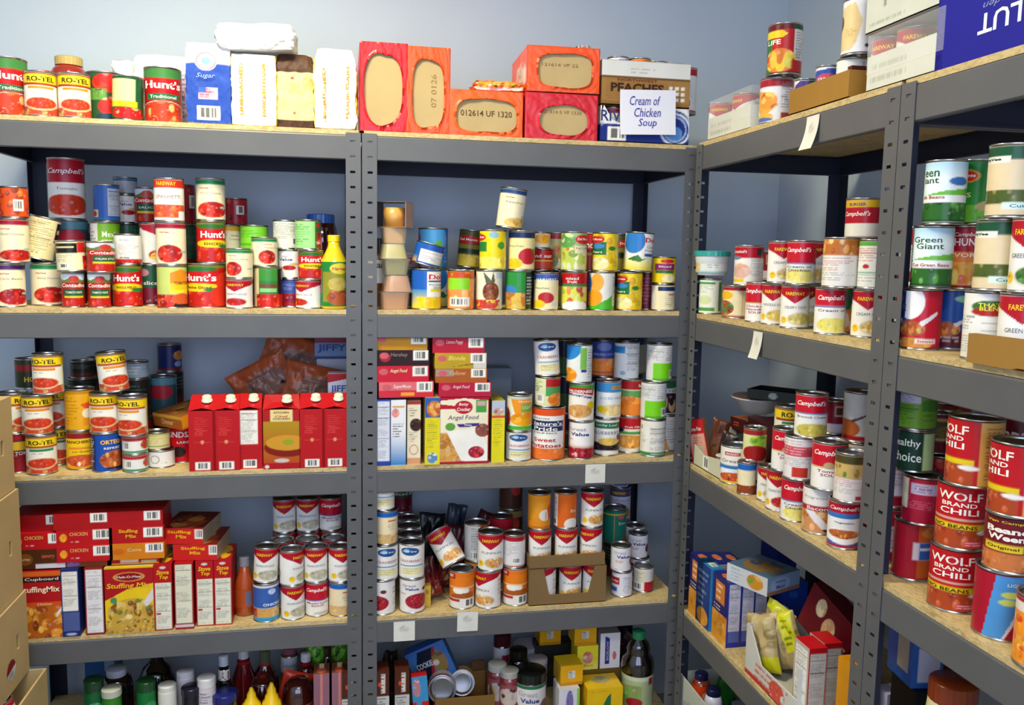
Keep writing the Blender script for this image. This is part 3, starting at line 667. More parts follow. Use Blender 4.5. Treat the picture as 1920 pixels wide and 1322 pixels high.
dd('peachgs', 'orange peach can with a green price sticker', 'green-stickered peach can', [('bg', 'e89850'), ('fr', 0, .5, 2, .5, ('ec9448', 'f0b070', 'e07c34', 'f4c890'), 40, 3, .2), ('fr', 0, .9, .9, .1, ('c8501c', '5c8c2c', 'e8742c'), 10, 3, .6), ('r', -.75, .45, .52, .82, '8cd42c'), ('bc', -.6, .45, .06, .3)])
dd('pine', 'white can with a whole dark pineapple', 'pineapple picture can', [('bg', 'ece6cc'), ('r', .35, 1, .82, .97, 'c8d0dc'), ('e', .1, .46, .42, .26, '6c3424'), ('f', .1, .45, .38, .22, ('84441c', '6c2c20', 'a05c2c'), 24, 4, .25), ('p', [(-.15, .68), (-.3, 1), (.1, .78), (.2, 1.), (.3, .72)], '5c5c40'), ('fr', -.2, .12, .8, .12, ('c8402c', 'c8cc34', 'e0b83c'), 14, 3, .7), NF, ('r', .5, .85, .1, .18, 'c8dcd0')])
dd('dkgold', 'dark green label can with golden fruit', 'dark green fruit can', [('bg', '2c8c3c'), ('r', .25, 1.9, 0, 1, '28402c'), ('l', .3, .95, .1, .9, 9, 'c8d0c8'), ('e', -.6, .5, .4, .14, '3c7cc0'), ('fr', -.45, .22, .7, .22, ('d8a838', 'b8c034', 'c87c2c', 'e0c050'), 14, 4, .6)])
dd('bluepch', 'cream peach can with blue top band', 'blue-banded peach can', [('bg', 'efe2b4'), ('b', .83, 1, '3858a8'), ('e', 0, .32, .45, .16, 'b82c30'), ('f', -.45, .14, .4, .12, YF, 8, 3, .6), ('r', .3, .8, .1, .2, 'c8d8d0'), NF, ('t', 'HARVEST', 0, .84, 1.2, .07, 'f0f0ec', .03), ('t', 'Peaches', -.25, .6, .8, .06, '6c6450', .0)])
dd('mixf', 'red-topped mixed fruit can', 'mixed fruit can', [('bg', '7ca04c'), ('b', .7, 1, 'b4161e'), ('b', .64, .7, '2c7a4c'), ('fr', 0, .35, 2, .27, ('d8d84c', 'e08c50', 'b8c84c', 'c8543c', 'ece8b0'), 40, 4, .32), ('e', .1, .08, .8, .14, 'f4f2ea'), NF, ('t', 'mixed', -.1, .85, .65, .08, 'f4eee0', .02), ('t', 'fruit', -.1, .76, .5, .08, 'f4eee0', .02)])
dd('fcock', 'pale green fruit cocktail can', 'fruit cocktail can', [('bg', '9cb878'), ('fr', 0, .3, 2, .3, ('b8cc54', 'e0e0a0', 'd07838', '8ca84c', 'f0ecc8'), 40, 7, .3), ('f', -.4, .8, .5, .2, ('5c9c4c', 'c84c30', 'c8dca0'), 12, 3, .5), ('e', .55, .83, .5, .13, 'c82828'), ('r', .05, 1., .45, .66, 'e4dcb4'), NF, ('t', 'Del Monte', .55, .84, .75, .07, 'f4eee0', .03), ('t', 'Fruit Cocktail', .5, .59, .8, .06, '5c5c3c', .0)])
dd('pear', 'bright yellow pear can with red oval', 'yellow pear can', [('bg', 'ecc818'), ('fr', .4, .55, .8, .45, ('f4d828', 'e8b018', 'e0c81c', 'c89c1c'), 24, 3, .35), ('r', -.9, .05, .42, .78, '1c6c34'), ('e', -.4, .66, .35, .07, '3c84c0'), ('e', -.55, .84, .5, .1, 'c8241c'), ('f', -.35, .18, .55, .17, ('ece4a0', 'f0e8b8', 'e0d080'), 8, 3, .7), ('e', .35, .6, .2, .06, '3c7c2c'), NF, ('t', 'Del Monte', -.55, .85, .75, .06, 'f4eee0', .03), ('t', 'Pears', -.45, .5, .6, .06, 'f4eee0', .02)])
dd('lemonf', 'yellow fruit can with green leaves', 'yellow leafy fruit can', [('bg', 'efd61c'), ('fr', 0, .15, 2, .16, ('f4e468', 'e8c428', 'f8ec90'), 20, 3, .5), ('r', -1.1, -.3, .45, .72, '2c7c34'), ('e', -.8, .83, .45, .1, 'c82820'), ('e', .05, .9, .25, .09, '8cb8c8'), ('e', .45, .62, .22, .1, '4c9c34'), ('t', 'Del Monte', -.75, .84, .6, .06, 'f4eee0', .03)])
dd('dmdark', 'dark olive fruit can with red oval', 'dark olive fruit can', [('bg', '4c4c24'), ('e', 0, .75, .7, .12, 'c0241c'), ('r', -.8, .8, .5, .62, '8c7c34'), ('b', .38, .48, '1c3c24'), ('fr', 0, .15, 2, .18, ('c8b040', 'b09030', 'd8c860'), 16, 3, .5), ('t', 'Del Monte', 0, .76, 1., .07, 'f4eee0', .03)])
dd('navpch', 'yellow-cream peach can with navy band and red apple', 'navy-banded peach can', [('bg', 'f0e0a0'), ('b', .83, 1, '1e2f5c'), ('e', .35, .34, .5, .22, 'b8202c'), ('f', -.4, .15, .45, .14, YF, 10, 3, .6), ('e', .7, .5, .15, .05, '4c8c34'), NF, ('t', 'Peaches', -.3, .62, .8, .06, '6c6450', .0)])
dd('navcr', 'plain cream can with navy blue band', 'navy-banded cream can', cream('24467c', ('e0c068', 'c8842c', 'd8a850'), 'Peaches', fx=.3, fy=.12, ry=.14))
dd('orgwg', 'orange, white and green citrus can', 'citrus can', [('bg', 'e8e8e0'), ('p', [(-1.2, 0), (1.3, 0), (.9, .55), (.3, .3), (-.4, .12), (-1.2, .1)], '4cb82c'), ('e', -.55, .33, .55, .24, 'f0a020'), ('e', -.3, .75, .35, .25, 'f0a83c'), ('e', -.9, .7, .3, .25, '3c7cc0'), ('r', .55, 1, .1, .92, 'dcdcd4'), ('l', .6, .95, .12, .9, 12, '7c7c80'), ('r', 1.0, 1.5, .3, 1, '2c4c9c')])
dd('ysm', 'small yellow can with purple panel', 'small yellow can', [('bg', 'e8c81c'), ('fr', 0, .2, 2, .2, YF, 14, 3, .5), ('r', -.55, .65, .5, .78, '8c2c6c'), ('r', -.5, .6, .38, .5, '1c6c34'), ('e', .2, .88, .4, .09, 'c8241c'), ('f', .3, .18, .4, .16, ('f0e8b0', 'e0d088'), 6, 3, .7), ('t', 'Sliced', .05, .66, .7, .08, 'f0e0f0', .02)])
dd('navsm', 'small cream can with navy band', 'small navy-banded can', [('bg', 'efe4bc'), ('r', -.4, 1, .78, .95, '1e3464'), ('r', -1, -.5, 0, 1, 'dcd8c8'), ('r', .2, .7, .6, .66, 'c86c5c'), ('l', 0, .8, .1, .5, 5, 'b8ac84')])
dd('redsun', 'small red can with white lettering', 'small red can', [('bg', 'b81c20'), ('b', 0, .4, 'c8442c'), ('t', 'and sun', 0, .7, 1.3, .2, 'f4eee4', .03), ('r', -.9, .9, .4, .48, 'd8b040')])
dd('orcup', 'small orange-topped fruit tin', 'orange-topped tin', [('bg', 'e8d8b8'), ('f', .2, .6, .5, .35, ('f0a820', 'e89018'), 6, 3, .6)])
dd('fcdk', 'olive and cream fruit salad can', 'olive fruit salad can', [('bg', 'b8b87c'), ('r', -1.5, -.55, 0, 1, '2c3424'), ('b', .85, 1, 'a02c2c'), ('fr', .2, .35, .8, .4, ('c8c078', 'd87c3c', '8c9c4c', 'e8e4c0'), 24, 3, .35)])
dd('dkred', 'dark red can seen edge-on', 'dark red edge can', [('bg', '6c1424'), ('l', -1, 1, .1, .9, 8, 'b05060')])
dd('dgold', 'dark olive can behind yellow fruit', 'dark olive can', [('bg', '30341c'), ('fr', 0, .3, 2, .3, ('b89830', '5c5c24'), 14, 3, .5)])
# third shelf middle
dd('mand', 'mandarin orange can with green foot', 'mandarin orange can', [('bg', 'ece4d0'), ('p', [(-.6, 1), (1., 1), (.8, .5), (-.3, .45)], 'e8941c'), ('f', .2, .32, .8, .2, ('f0a418', 'e88c14', 'f4bc34'), 8, 3, .75), ('f', -.85, .35, .25, .3, ('b82c20', 'c84028'), 5, 3, .7), ('b', 0, .12, '4cb034'), ('r', .0, .75, .55, .78, '7cac3c'), ('b', .92, 1, 'c8c8c0'), ('t', 'Orchard', .25, .86, .8, .06, 'f4eee0', .02), ('t', 'LIGHT', .35, .68, .55, .1, 'f0f0d8', .0)])
dd('cran', 'white cranberry sauce can with blue oval', 'cranberry sauce can', [('bg', 'eae8e4'), ('e', -.05, .83, .5, .13, '1c4c8c'), ('e', -.2, .85, .15, .06, '8cc0d8'), ('r', -.5, .6, .1, .32, 'e8e0a8'), ('l', -.45, .5, .13, .3, 5, 'a8a078'), ('r', -.6, .7, .36, .4, '6c9cc0'), ('r', -.6, -.58, .1, .7, 'c07880'), ('r', .68, .7, .1, .7, 'c07880'), NF, ('t', 'Ocean Spray', -.05, .83, .75, .07, 'f4f4f4', .02, .2), ('t', 'CRANBERRY', 0, .53, 1.2, .08, 'b02c3c', .0)])
dd('cranw', 'whole berry cranberry can with dark red berries', 'whole cranberry can', [('bg', 'e6e2de'), ('b', 0, .32, 'd0c8c4'), ('e', 0, .83, .5, .12, '1c4c8c'), ('f', .15, .2, .8, .18, ('7c1428', '8c1c34', 'a02c44', '6c0c20'), 10, 3, .6), ('e', -.65, .14, .16, .1, '3c7c2c'), ('b', 0, .04, '8c1c2c'), NF, ('t', 'Ocean Spray', 0, .83, .8, .07, 'f4f4f4', .02, .2), ('t', 'CRANBERRY', .1, .5, 1.25, .09, 'b02c3c', .0)])
dd('pride', 'large orange sweet potato can', 'large sweet potato can', [('bg', 'e0602c'), ('b', .22, 1, 'dc5020'), ('fr', 0, .12, 2, .13, ('e8742c', 'f08c3c', 'd85c1c'), 20, 3, .6), ('r', -.98, .72, .22, .87, 'eceae2'), ('r', -.93, .67, .56, .77, '1e2c5c'), ('r', -.9, .65, .66, .67, 'c8c8d0'), NF, ('t', "Nature's", -.13, .715, 1.4, .075, 'f2f0ea', .03), ('t', 'Pride', -.13, .61, 1.0, .08, 'f2f0ea', .03), ('t', 'SYRUP PACK', -.13, .525, 1., .03, '33334c', .02), ('t', 'Sweet', -.15, .39, .9, .08, 'c0281c', .03), ('t', 'Potatoes', -.13, .275, 1.35, .085, 'c0281c', .03), ('t', 'Glories', -.3, .82, .7, .04, '55555c', .0, .2)])
dd('gro', 'short green, red and orange can with barcode', 'green and orange fruit can', [('bg', 'd8dcb0'), ('r', -.15, .95, .7, 1, 'b01c20'), ('r', -.15, .95, .35, .7, '4c9c54'), ('f', .45, .22, .5, .24, ('e8842c', 'f09838', 'd8701c'), 8, 3, .7), ('l', -.9, -.25, .5, .9, 5, '6c6c5c'), ('bc', -.75, -.25, .1, .42), ('r', 1., 1.4, 0, 1, 'b8bcd0')])
dd('gvch', 'white cherry pie filling can with red cherries', 'white cherry filling can', [('bg', 'efece8'), ('fr', 0, .16, 2, .18, ('a01c2c', '7c1024', 'c0404c', 'd8a0a4'), 60, 3, .3), ('b', 0, .03, '8c1c2c'), ('g', .28, .38, 'c88c70', 'efece8', -2, 2), NF, ('t', 'Great', -.25, .82, 1.0, .1, 'b0acb4', .05), ('t', 'Value', -.1, .68, 1.0, .1, '2c3c84', .05), ('t', 'Cherry', -.6, .53, .35, .04, 'b02c3c', .02)])
dd('wild', 'green-topped apple pie filling can with red ribbon', 'apple pie filling can', [('bg', 'eeeae0'), ('b', .84, 1, '3c9434'), ('p', [(-1, .9), (0, .92), (.8, .86), (.7, .68), (0, .76), (-1, .74)], 'b8242c'), ('p', [(-.9, .73), (0, .72), (.6, .65), (.55, .6), (0, .66), (-.9, .68)], '2c3c84'), ('e', .55, .42, .27, .11, 'e8c41c'), ('f', -.1, .25, .7, .19, ('d8a460', 'c08840', 'e8c48c', 'b87838'), 20, 3, .35), NF, ('t', 'WILDERNESS', -.1, .81, 1.4, .08, 'f4f0e4', .04), ('t', 'MORE FRUIT', -.1, .675, 1.1, .045, 'f4f0e4', .02)])
dd('bluorg', 'blue and white can with an orange slice', 'orange slice can', [('bg', 'e4e8e4'), ('e', -.6, .95, .7, .35, '2c84cc'), ('r', .05, .4, .35, .95, '7cbc54'), ('r', .1, .4, .26, .34, '3c3c7c'), ('f', -.6, .18, .5, .2, ('e88c1c', 'f0a838', '4c7c2c'), 8, 3, .6), ('l', .45, .95, .1, .92, 11, '8c8c90')])
dd('blupch', 'dark blue can with orange peach slices', 'dark blue peach slice can', [('bg', '3c54a0'), ('fr', 0, .28, 2, .22, ('e88434', 'f0a458', 'd8702c'), 20, 3, .5), ('b', .08, .11, '8c2c2c'), ('b', 0, .08, 'd87840'), ('e', .1, .85, .4, .12, '7c8cc8'), ('t', 'SPRINGTIME', .1, .62, 1.3, .07, 'c0c8e8', .0)])
dd('fwpie', 'light blue banded pie filling can', 'blue-banded pie filling can', [('bg', 'e8eae8'), ('b', .72, 1, '3c88c4'), ('f', .2, .2, .85, .17, ('e8d090', 'f0e0b0', 'd8b868'), 16, 3, .5), ('e', -.5, .22, .3, .1, 'e8c81c'), ('r', .05, 1., .82, .9, 'e0b820'), NF, ('t', 'FAREWAY', .5, .86, .85, .06, '8c3c10', .03), ('t', 'SLICED PEARS', .15, .55, 1.4, .07, '5c9cc4', .0)])
dd('bluenf', 'white small-print can with blue top corner', 'blue-cornered white can', [('bg', 'e0e2e2'), ('r', -1.5, -.2, .72, .92, '2f8cc8'), ('l', -.1, .9, .2, .95, 14, '8c8c90'), ('r', -.15, .85, .7, .715, '333338'), ('r', -.15, .85, .4, .41, '333338'), ('e', -.3, .15, .15, .06, '8cb0c8')])
dd('oranr', 'red and orange fruit can half hidden', 'half-hidden orange fruit can', [('bg', 'c8c8b0'), ('b', .75, 1, 'a81c20'), ('r', -1, .6, .45, .72, '5c9c54'), ('f', -.2, .25, 1., .3, ('e8842c', 'f09838', 'd8701c'), 8, 3, .6), ('r', .75, 1.6, 0, 1, 'b0202c'), ('t', 'lake', .5, .87, .4, .1, 'f4f0e4', .04)])
dd('redpie', 'red-banded apple fruit filling can', 'red-banded apple can', [('bg', 'e4dcc8'), ('b', .68, 1, 'b8141f'), ('b', .52, .6, '4c9c44'), ('e', -.6, .64, .4, .08, '1c1c3c'), ('f', .1, .3, .9, .2, ('d8943c', 'e8b05c', 'c07c2c', 'f0d090'), 18, 3, .45), ('t', 'Fruit Filling', .35, .73, 1., .07, 'f4f0e4', .02)])
dd('limew', 'white nutrition can with bright lime panel', 'white and lime can', [('bg', 'e2e2de'), ('nf', -.9, .2, .5, .95, 'dcdcda'), ('l', .25, .95, .55, .95, 7, '9c9ca0'), ('r', -.4, .95, .0, .5, '78d01c'), ('b', 0, .06, '4cac24'), ('bc', .5, .95, .05, .3), ('r', -2, -.4, 0, .5, 'dcdcda')])
dd('whgr', 'white nutrition can with green foot', 'white green-footed can', [('bg', 'e6e4da'), ('b', 0, .1, '2c8444'), ('nf', -.2, .95, .12, .85, 'e2e0d8'), ('bc', -.85, -.6, .72, .9), ('l', -.9, -.3, .15, .65, 9, 'a8a8a0'), ('t', 'AMERICAN', .3, .05, .8, .035, 'd8e8d0', .02)])
dd('berry', 'white can with dark berries and green oval', 'dark berry can', [('bg', 'dedcda'), ('e', 0, .88, .8, .12, '2c6c44'), ('f', .1, .32, .95, .3, ('2c2030', 'c8a070', '1c1424', 'e0c8a0'), 14, 3, .45), ('t', 'BLACKBERRY', .1, .68, 1.4, .08, '5c5c6c', .0)])
dd('blueb', 'green and white blueberry pie filling can', 'blueberry filling can', [('bg', 'e6e6e0'), ('b', .76, .93, '2c7050'), ('fr', .1, .2, 1, .14, ('241820', '1c1420', '3c2430'), 20, 3, .3), ('f', .15, .38, .6, .11, ('e0bc5c', 'e8cc7c'), 10, 3, .4), ('e', .1, .04, 1, .08, 'e8e6e0'), ('f', .8, .5, .2, .09, ('3c3c6c', '54548c'), 5, 3, .6), NF, ('t', 'Lucky Leaf', 0, .85, 1.2, .08, 'dce8dc', .02), ('t', 'BLUEBERRY', 0, .63, 1.5, .09, '5c5c8c', .0)])
dd('whyel', 'white print can with an orange corner', 'orange-cornered white can', [('bg', 'dcdad8'), ('l', 0, .9, .2, .9, 9, '9c9ca0'), ('p', [(-1, 0), (.2, 0), (0, .35), (-1, .1)], 'e0a040'), ('r', 0, .9, .65, .66, '333333'), ('r', 0, .9, .3, .31, '333333')])
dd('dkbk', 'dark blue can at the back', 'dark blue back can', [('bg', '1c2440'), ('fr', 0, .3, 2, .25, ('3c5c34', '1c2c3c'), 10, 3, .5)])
# third shelf left
dd('rotel', 'yellow-banded diced tomato can with red bowl', 'yellow-banded tomato can', rotel())
dd('rotelg', 'yellow-banded tomato can with green strip', 'green-strip tomato can', rotel('2c8444'))
dd('eldo', 'red and navy tomato can', 'red and navy can', [('bg', 'a01c28'), ('b', .55, .85, '1c2450'), ('e', .1, .7, .9, .12, 'd8b428'), ('fr', 0, .25, 2, .25, ('8c1c24', 'a8282c', '6c141c'), 20, 3, .4), ('b', 0, .12, '8c1c2c'), ('t', 'TOMATO', .3, .5, 1., .1, 'c8ccd8', .03)])
dd('gold', 'golden yellow can with red label spot', 'golden yellow can', [('bg', 'e0a418'), ('b', .92, 1, 'b87c14'), ('r', -.9, -.2, .1, .85, 'e0a41c'), ('l', -.8, 0, .1, .85, 9, 'b88010'), ('p', [(0, .65), (.9, .8), (1, .5), (.3, .5)], 'd85020'), ('e', .3, .42, .22, .12, 'e8dcc0'), ('r', .1, 1, .1, .3, 'd88c1c')])
dd('bush', 'yellow and maroon bean can', 'yellow and maroon bean can', [('bg', 'ecc41c'), ('b', .84, 1, '8c1c20'), ('r', -.6, .4, .54, .6, 'e08420'), ('f', 0, .22, .8, .17, ('c8542c', 'd8743c', 'a83c1c', 'e8e0c8'), 20, 3, .35), ('b', 0, .06, 'd8941c'), NF, ('t', 'RANCHERO', -.1, .75, 1.2, .08, '5c1414', .04), ('t', 'con Queso', 0, .48, .8, .06, '7c3c10', .02)])
dd('orteg', 'royal blue can with refried beans bowl', 'royal blue bean can', [('bg', '1c4ca8'), ('r', -1.2, -.6, 0, 1, '1c2c5c'), ('l', -1., -.65, .1, .9, 12, 'd8d8dc'), ('f', .35, .3, .75, .26, ('b8582c', 'a0441c', 'd07c3c', 'd8a850'), 30, 3, .28), ('p', [(-.2, .06), (1, .02), (1, .09), (0, .1)], '14141c'), NF, ('t', 'ORTEGA', .2, .8, 1.1, .12, 'f0b828', .06), ('t', 'REFRIED', .2, .63, .8, .06, 'f0ece0', .03)])
dd('tu1', 'flat white chilli tin with red rim band', 'flat red-rimmed tin', [('bg', 'e6e4dc'), ('b', .78, 1, 'b82024'), ('b', 0, .12, '2c8c54'), ('bc', -.55, -.15, .2, .7), ('f', .75, .5, .3, .3, ('c8302c', '4c9c3c'), 8, 3, .5)])
dd('jal', 'small yellow-green pepper tin', 'pale green pepper tin', [('bg', 'd8cc90'), ('l', -.7, .6, .3, .9, 4, 'a89c5c'), ('r', -.8, .7, .12, .2, '5c8c34'), ('b', .9, 1, '9cac54')])
dd('holet', 'squat white tin with dark ring picture', 'squat ring tin', [('bg', 'e2e2dc'), ('ring', -.3, .5, .22, .28, '5c4034'), ('r', .6, 1.2, .2, .9, 'ccd4d4'), ('l', .0, .5, .2, .3, 1, '8c8c8c')])
dd('blut', 'pale blue topped small tin', 'pale blue tin', [('bg', 'a8bcc8'), ('l', -.8, .8, .2, .8, 3, 'e8f0f4')])
dd('chik', 'navy can with golden picture', 'navy can', [('bg', '1c2864'), ('f', .55, .6, .35, .2, ('c8843c', 'e0a85c'), 6, 3, .5), ('r', -1.4, -.75, 0, 1, '6c7494'), ('b', 0, .08, '8c1c24'), ('e', .5, .25, .25, .12, '8c9cc8')])
dd('lind', 'bright red olive can with white arched lettering', 'bright red olive can', [('bg', 'c4141c'), ('e', -.2, .25, .35, .14, '2c1c1c'), ('e', .6, .22, .3, .14, '2c1c1c'), ('r', -.8, .8, .48, .53, 'c4141c'), NF, ('t', 'LINDSAY', 0, .7, 1.5, .15, 'f0ece0', .03), ('t', 'LARGE', .1, .5, .7, .06, 'f0ece0', .03), ('e', 0, .92, .15, .03, 'e8a030')])
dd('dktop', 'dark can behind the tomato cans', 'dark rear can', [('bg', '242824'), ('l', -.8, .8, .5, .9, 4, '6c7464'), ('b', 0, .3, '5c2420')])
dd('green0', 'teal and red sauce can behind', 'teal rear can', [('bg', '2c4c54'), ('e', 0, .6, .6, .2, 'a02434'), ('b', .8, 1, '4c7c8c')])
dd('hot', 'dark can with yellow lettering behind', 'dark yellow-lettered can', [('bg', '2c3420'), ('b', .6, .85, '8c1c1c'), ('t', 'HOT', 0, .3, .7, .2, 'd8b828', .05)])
# fourth shelf
MSH = ('b8b49c', 'a8a288', 'c8c4b0')
dd('fwmush', 'white mushroom soup can with red pointed band', 'mushroom soup can', fw('MUSHROOM SOUP', MSH))
dd('onion', 'blue canister of fried onions with white lid', 'blue onion canister', [('bg', '3860ac'), ('b', 0, .1, '2f9cc8'), ('fr', 0, .23, 2, .13, ('d8a458', 'c8b888', 'a86c34'), 24, 3, .45), ('fr', -.8, .23, .3, .13, ('b83c34', 'c84c3c'), 6, 3, .5), ('b', .36, .37, 'c8d0e0'), ('f', .3, .82, .2, .08, ('b8c8e8', 'd0dcf0'), 5, 3, .5), ('b', .94, 1, 'e0e0e0'), ('t', 'ONIONS', .35, .46, 1., .08, 'eceef4', .03)])
dd('camm', 'red and white mushroom soup can', 'red and white soup can', cam(['Mushroom', 'SOUP'], None, low='3c4c9c')+[('e', .3, .07, .5, .05, 'c8c0b0')])
dd('bluband', 'cream can with bright blue top band', 'blue-banded cream can', [('bg', 'ecdcb4'), ('b', .84, 1, '1c60b4'), ('fr', .1, .15, .9, .15, ('d8b478', 'c89858', 'e0c490'), 14, 3, .5), ('r', .1, .6, .7, .74, 'c85c44'), ('l', .1, .7, .45, .65, 4, 'a89c7c')])
dd('cherry', 'white can with big red cherry bowl', 'white cherry can', [('bg', 'e8e4e0'), ('e', .15, .34, .68, .24, '9c1424'), ('f', .15, .34, .6, .2, ('a81c2c', '8c1020', 'b82c38'), 24, 3, .3), ('e', .55, .7, .16, .06, '6c2430'), NF, ('t', 'Great', -.35, .84, .75, .08, 'a4a0ac', .05), ('t', 'Value', -.2, .73, .75, .08, '2c3c84', .05), ('t', 'Cherry', -.7, .58, .4, .05, 'b02c3c', .02)])
dd('tintop', 'plain-rimmed can behind the cranberry cans', 'rear steel-topped can', [('bg', 'b8b4b0'), ('b', .2, .5, '8c2c34')])
dd('pump', 'orange and white pumpkin can with pie slice', 'orange pumpkin can', [('bg', 'e2e0d8'), ('b', .28, 1, 'e0741c'), ('b', .62, .88, 'e87c1c'), ('r', -.95, -.35, .82, .98, 'b82428'), ('e', -.05, .5, .45, .1, 'f0ece4'), ('p', [(-.7, .28), (.75, .28), (.65, .45), (-.5, .4)], 'a8581c'), ('r', -.95, -.1, .18, .26, 'b82830'), ('bc', .1, .75, .03, .26), ('b', .56, .6, 'f0c48c'), ('t', 'LIBBY', -.65, .9, .4, .08, 'f4eee4', .04)])
dd('fwpump', 'white pumpkin can with red pointed band', 'white pumpkin can', fw('PUMPKIN', ('d8a05c', 'c07c2c', 'e8c490', 'e8e0c8')))
dd('pumpy', 'amber pumpkin can with fork picture', 'amber pumpkin can', [('bg', 'dc8c1c'), ('b', .3, .8, 'e09424'), ('e', .35, .4, .35, .17, 'e0d8c8'), ('r', .38, .42, .25, .5, '6c4c30'), ('p', [(.5, .6), (1., .9), (1, .3), (.6, .25)], 'c8481c'), ('b', 0, .07, 'c86c1c')])
dd('pumpo', 'deep orange pumpkin can with white side', 'deep orange pumpkin can', [('bg', 'd8641c'), ('r', -2, -.45, 0, 1, 'd8d4cc'), ('l', -.95, -.5, .3, .95, 9, '8c8c8c'), ('bc', -.95, -.55, .03, .25), ('e', .4, .1, .45, .18, 'e4e0d8'), ('t', 'Pure', .5, .5, .4, .1, 'f0e4d0', .02, .2)])
dd('whrd', 'white small-print can with red rim band', 'white red-rimmed can', [('bg', 'e0dedc'), ('b', .84, 1, 'a81428'), ('l', -.9, .4, .35, .8, 10, 'a4a4a8'), ('bc', -.1, .4, .1, .3), ('b', 0, .04, 'b01c2c')])
dd('jarbr', 'dark brown jar-like can at the back', 'brown rear can', [('bg', '4c2c20'), ('e', .1, .6, .3, .2, 'b83c34'), ('b', .8, 1, 'a08c54')])
dd('milk', 'lavender milk tin with blue and yellow band', 'lavender milk tin', [('bg', 'd4d0dc'), ('b', .75, 1, '2c3474'), ('b', .8, .93, '6c4c5c'), ('f', .3, .2, .5, .17, ('b07040', 'c89060'), 6, 3, .6), ('t', 'FAREWAY', -.1, .86, .9, .1, 'e0b820', .05), ('t', 'EVAPORATED', .1, .62, 1.4, .08, '7c7c94', .0)])
dd('milk2', 'white milk tin with pudding picture', 'pudding picture tin', [('bg', 'dcdcdc'), ('f', .2, .6, .7, .3, ('8c5430', 'a86c40', '5c3420'), 8, 3, .5), ('b', 0, .18, '3c5ca8'), ('b', .0, .05, 'd0d0d4')])
dd('teal', 'teal green can with gold rim lines', 'teal green can', [('bg', '1c7060'), ('b', .86, .9, 'c8b434'), ('r', -.02, .02, 0, .88, 'b8a434'), ('e', .4, .8, .2, .07, 'b85460'), ('t', 'Brown', .5, .6, .5, .1, 'c8dcd0', .0), ('fr', .8, .1, .3, .1, ('7c4c30',), 4, 3, .5)])
dd('gvmilk', 'white condensed milk tin with red line', 'white condensed milk tin', [('bg', 'e4e2e4'), ('l', -.4, .5, .35, .48, 2, 'b82c34'), ('f', .8, .4, .25, .2, ('7c2430', '8c3c34'), 5, 3, .6), ('l', -.9, .2, .04, .09, 1, '8c4c5c'), ('t', 'Great', -.15, .8, .8, .13, 'b8b4c4', .05), ('t', 'Value', .1, .62, .9, .13, '2c3c8c', .05)])
dd('whred', 'white tin with red square and blue square', 'white red-square tin', [('bg', 'dedee4'), ('r', -.9, -.15, .5, .82, 'b01c2c'), ('r', -.9, -.3, .18, .38, '2c5ca8'), ('l', .1, .9, .1, .85, 9, 'a4a4bc'), ('t', 'Borden', -.5, .66, .55, .12, 'e8e0e0', .02)])
dd('whbcr', 'white barcode tin with red corner', 'red-cornered barcode tin', [('bg', 'dcd8d8'), ('r', -1, .2, .4, .92, 'd8d4bc'), ('l', -.85, .1, .45, .85, 6, 'a4a090'), ('bc', -.85, 0, .05, .38), ('p', [(.1, 0), (1.2, 0), (1.2, .45), (.1, .42)], 'b01c2c')])
dd('hand', 'dark red lidded tin behind', 'dark red lidded tin', [('bg', '8c1420'), ('b', .5, 1, 'a01828')])
# corner unit
dd('btr', 'teal-topped pot', 'teal-lidded pot', [('bg', 'd8d8d4')])
dd('bluyw', 'blue and yellow can beside the post', 'blue and yellow can', [('bg', '2c68ac'), ('r', -1.1, .3, .2, .8, 'e0cc90'), ('r', .3, .9, 0, 1, 'e4e8dc')])
dd('whgn', 'white can with green lettering panels', 'white and green can', [('bg', 'eceee0'), ('r', .55, .9, .05, .95, '4c9c3c'), ('r', -1., .3, .87, .95, '4c9c44'), ('r', -1, .3, .06, .16, '4c9c44'), ('l', -.9, .4, .6, .85, 5, 'a0a8a0'), ('e', -.3, .4, .4, .14, 'd8e0a8'), ('r', -1.6, -.8, 0, 1, '3c70b0')])
dd('burg', 'wide cream can with burger picture', 'wide burger can', [('bg', 'eadcb0'), ('b', .88, 1, 'a81c28'), ('r', -1.5, -.75, 0, 1, '8c1c28'), ('e', -.55, .72, .35, .14, 'e8b41c'), ('f', -.6, .3, .45, .25, ('a8502c', '3c7c34', 'c8843c', '6c2c1c'), 16, 3, .4), ('r', .2, .21, 0, .9, 'b84c3c'), ('l', .3, .9, .1, .85, 12, '8c7c5c'), ('b', 0, .05, 'a81c28')])
dd('fwcel', 'white celery soup can with red pointed band', 'celery soup can', fw('CELERY SOUP', ('c8bc68', 'd8cc84', 'b8a850')))
dd('fwchk', 'white chicken soup can with red pointed band', 'chicken soup can', fw('NOODLE SOUP', ('d8c060', 'c8ac50', 'e8d880')))
dd('fwsoup', 'white cream soup can with red side', 'white cream soup can', fw('CREAM SOUP', ('d0b468', 'e0cc88', 'b89848')))
dd('camch', 'red-topped cream of chicken soup can', 'red-topped chicken soup can', cam(['Cream of', 'Chicken'], ('e8dc70', 'e0d060', 'f0e890'), sub='5c5c64', low='5c6cac'))
dd('camcel', 'red-topped soup can with yellow soup picture', 'red-topped yellow soup can', cam(['Cream of'], ('e4dc6c', 'dcd05c', 'ece484'), sub='5c5c64', low='4c5cac', split=.62))
dd('camnood', 'red and white soup can with red lettering', 'red-lettered soup can', cam(['Chicken', 'Noodle', 'SOUP'], None, sub='a8142a'))
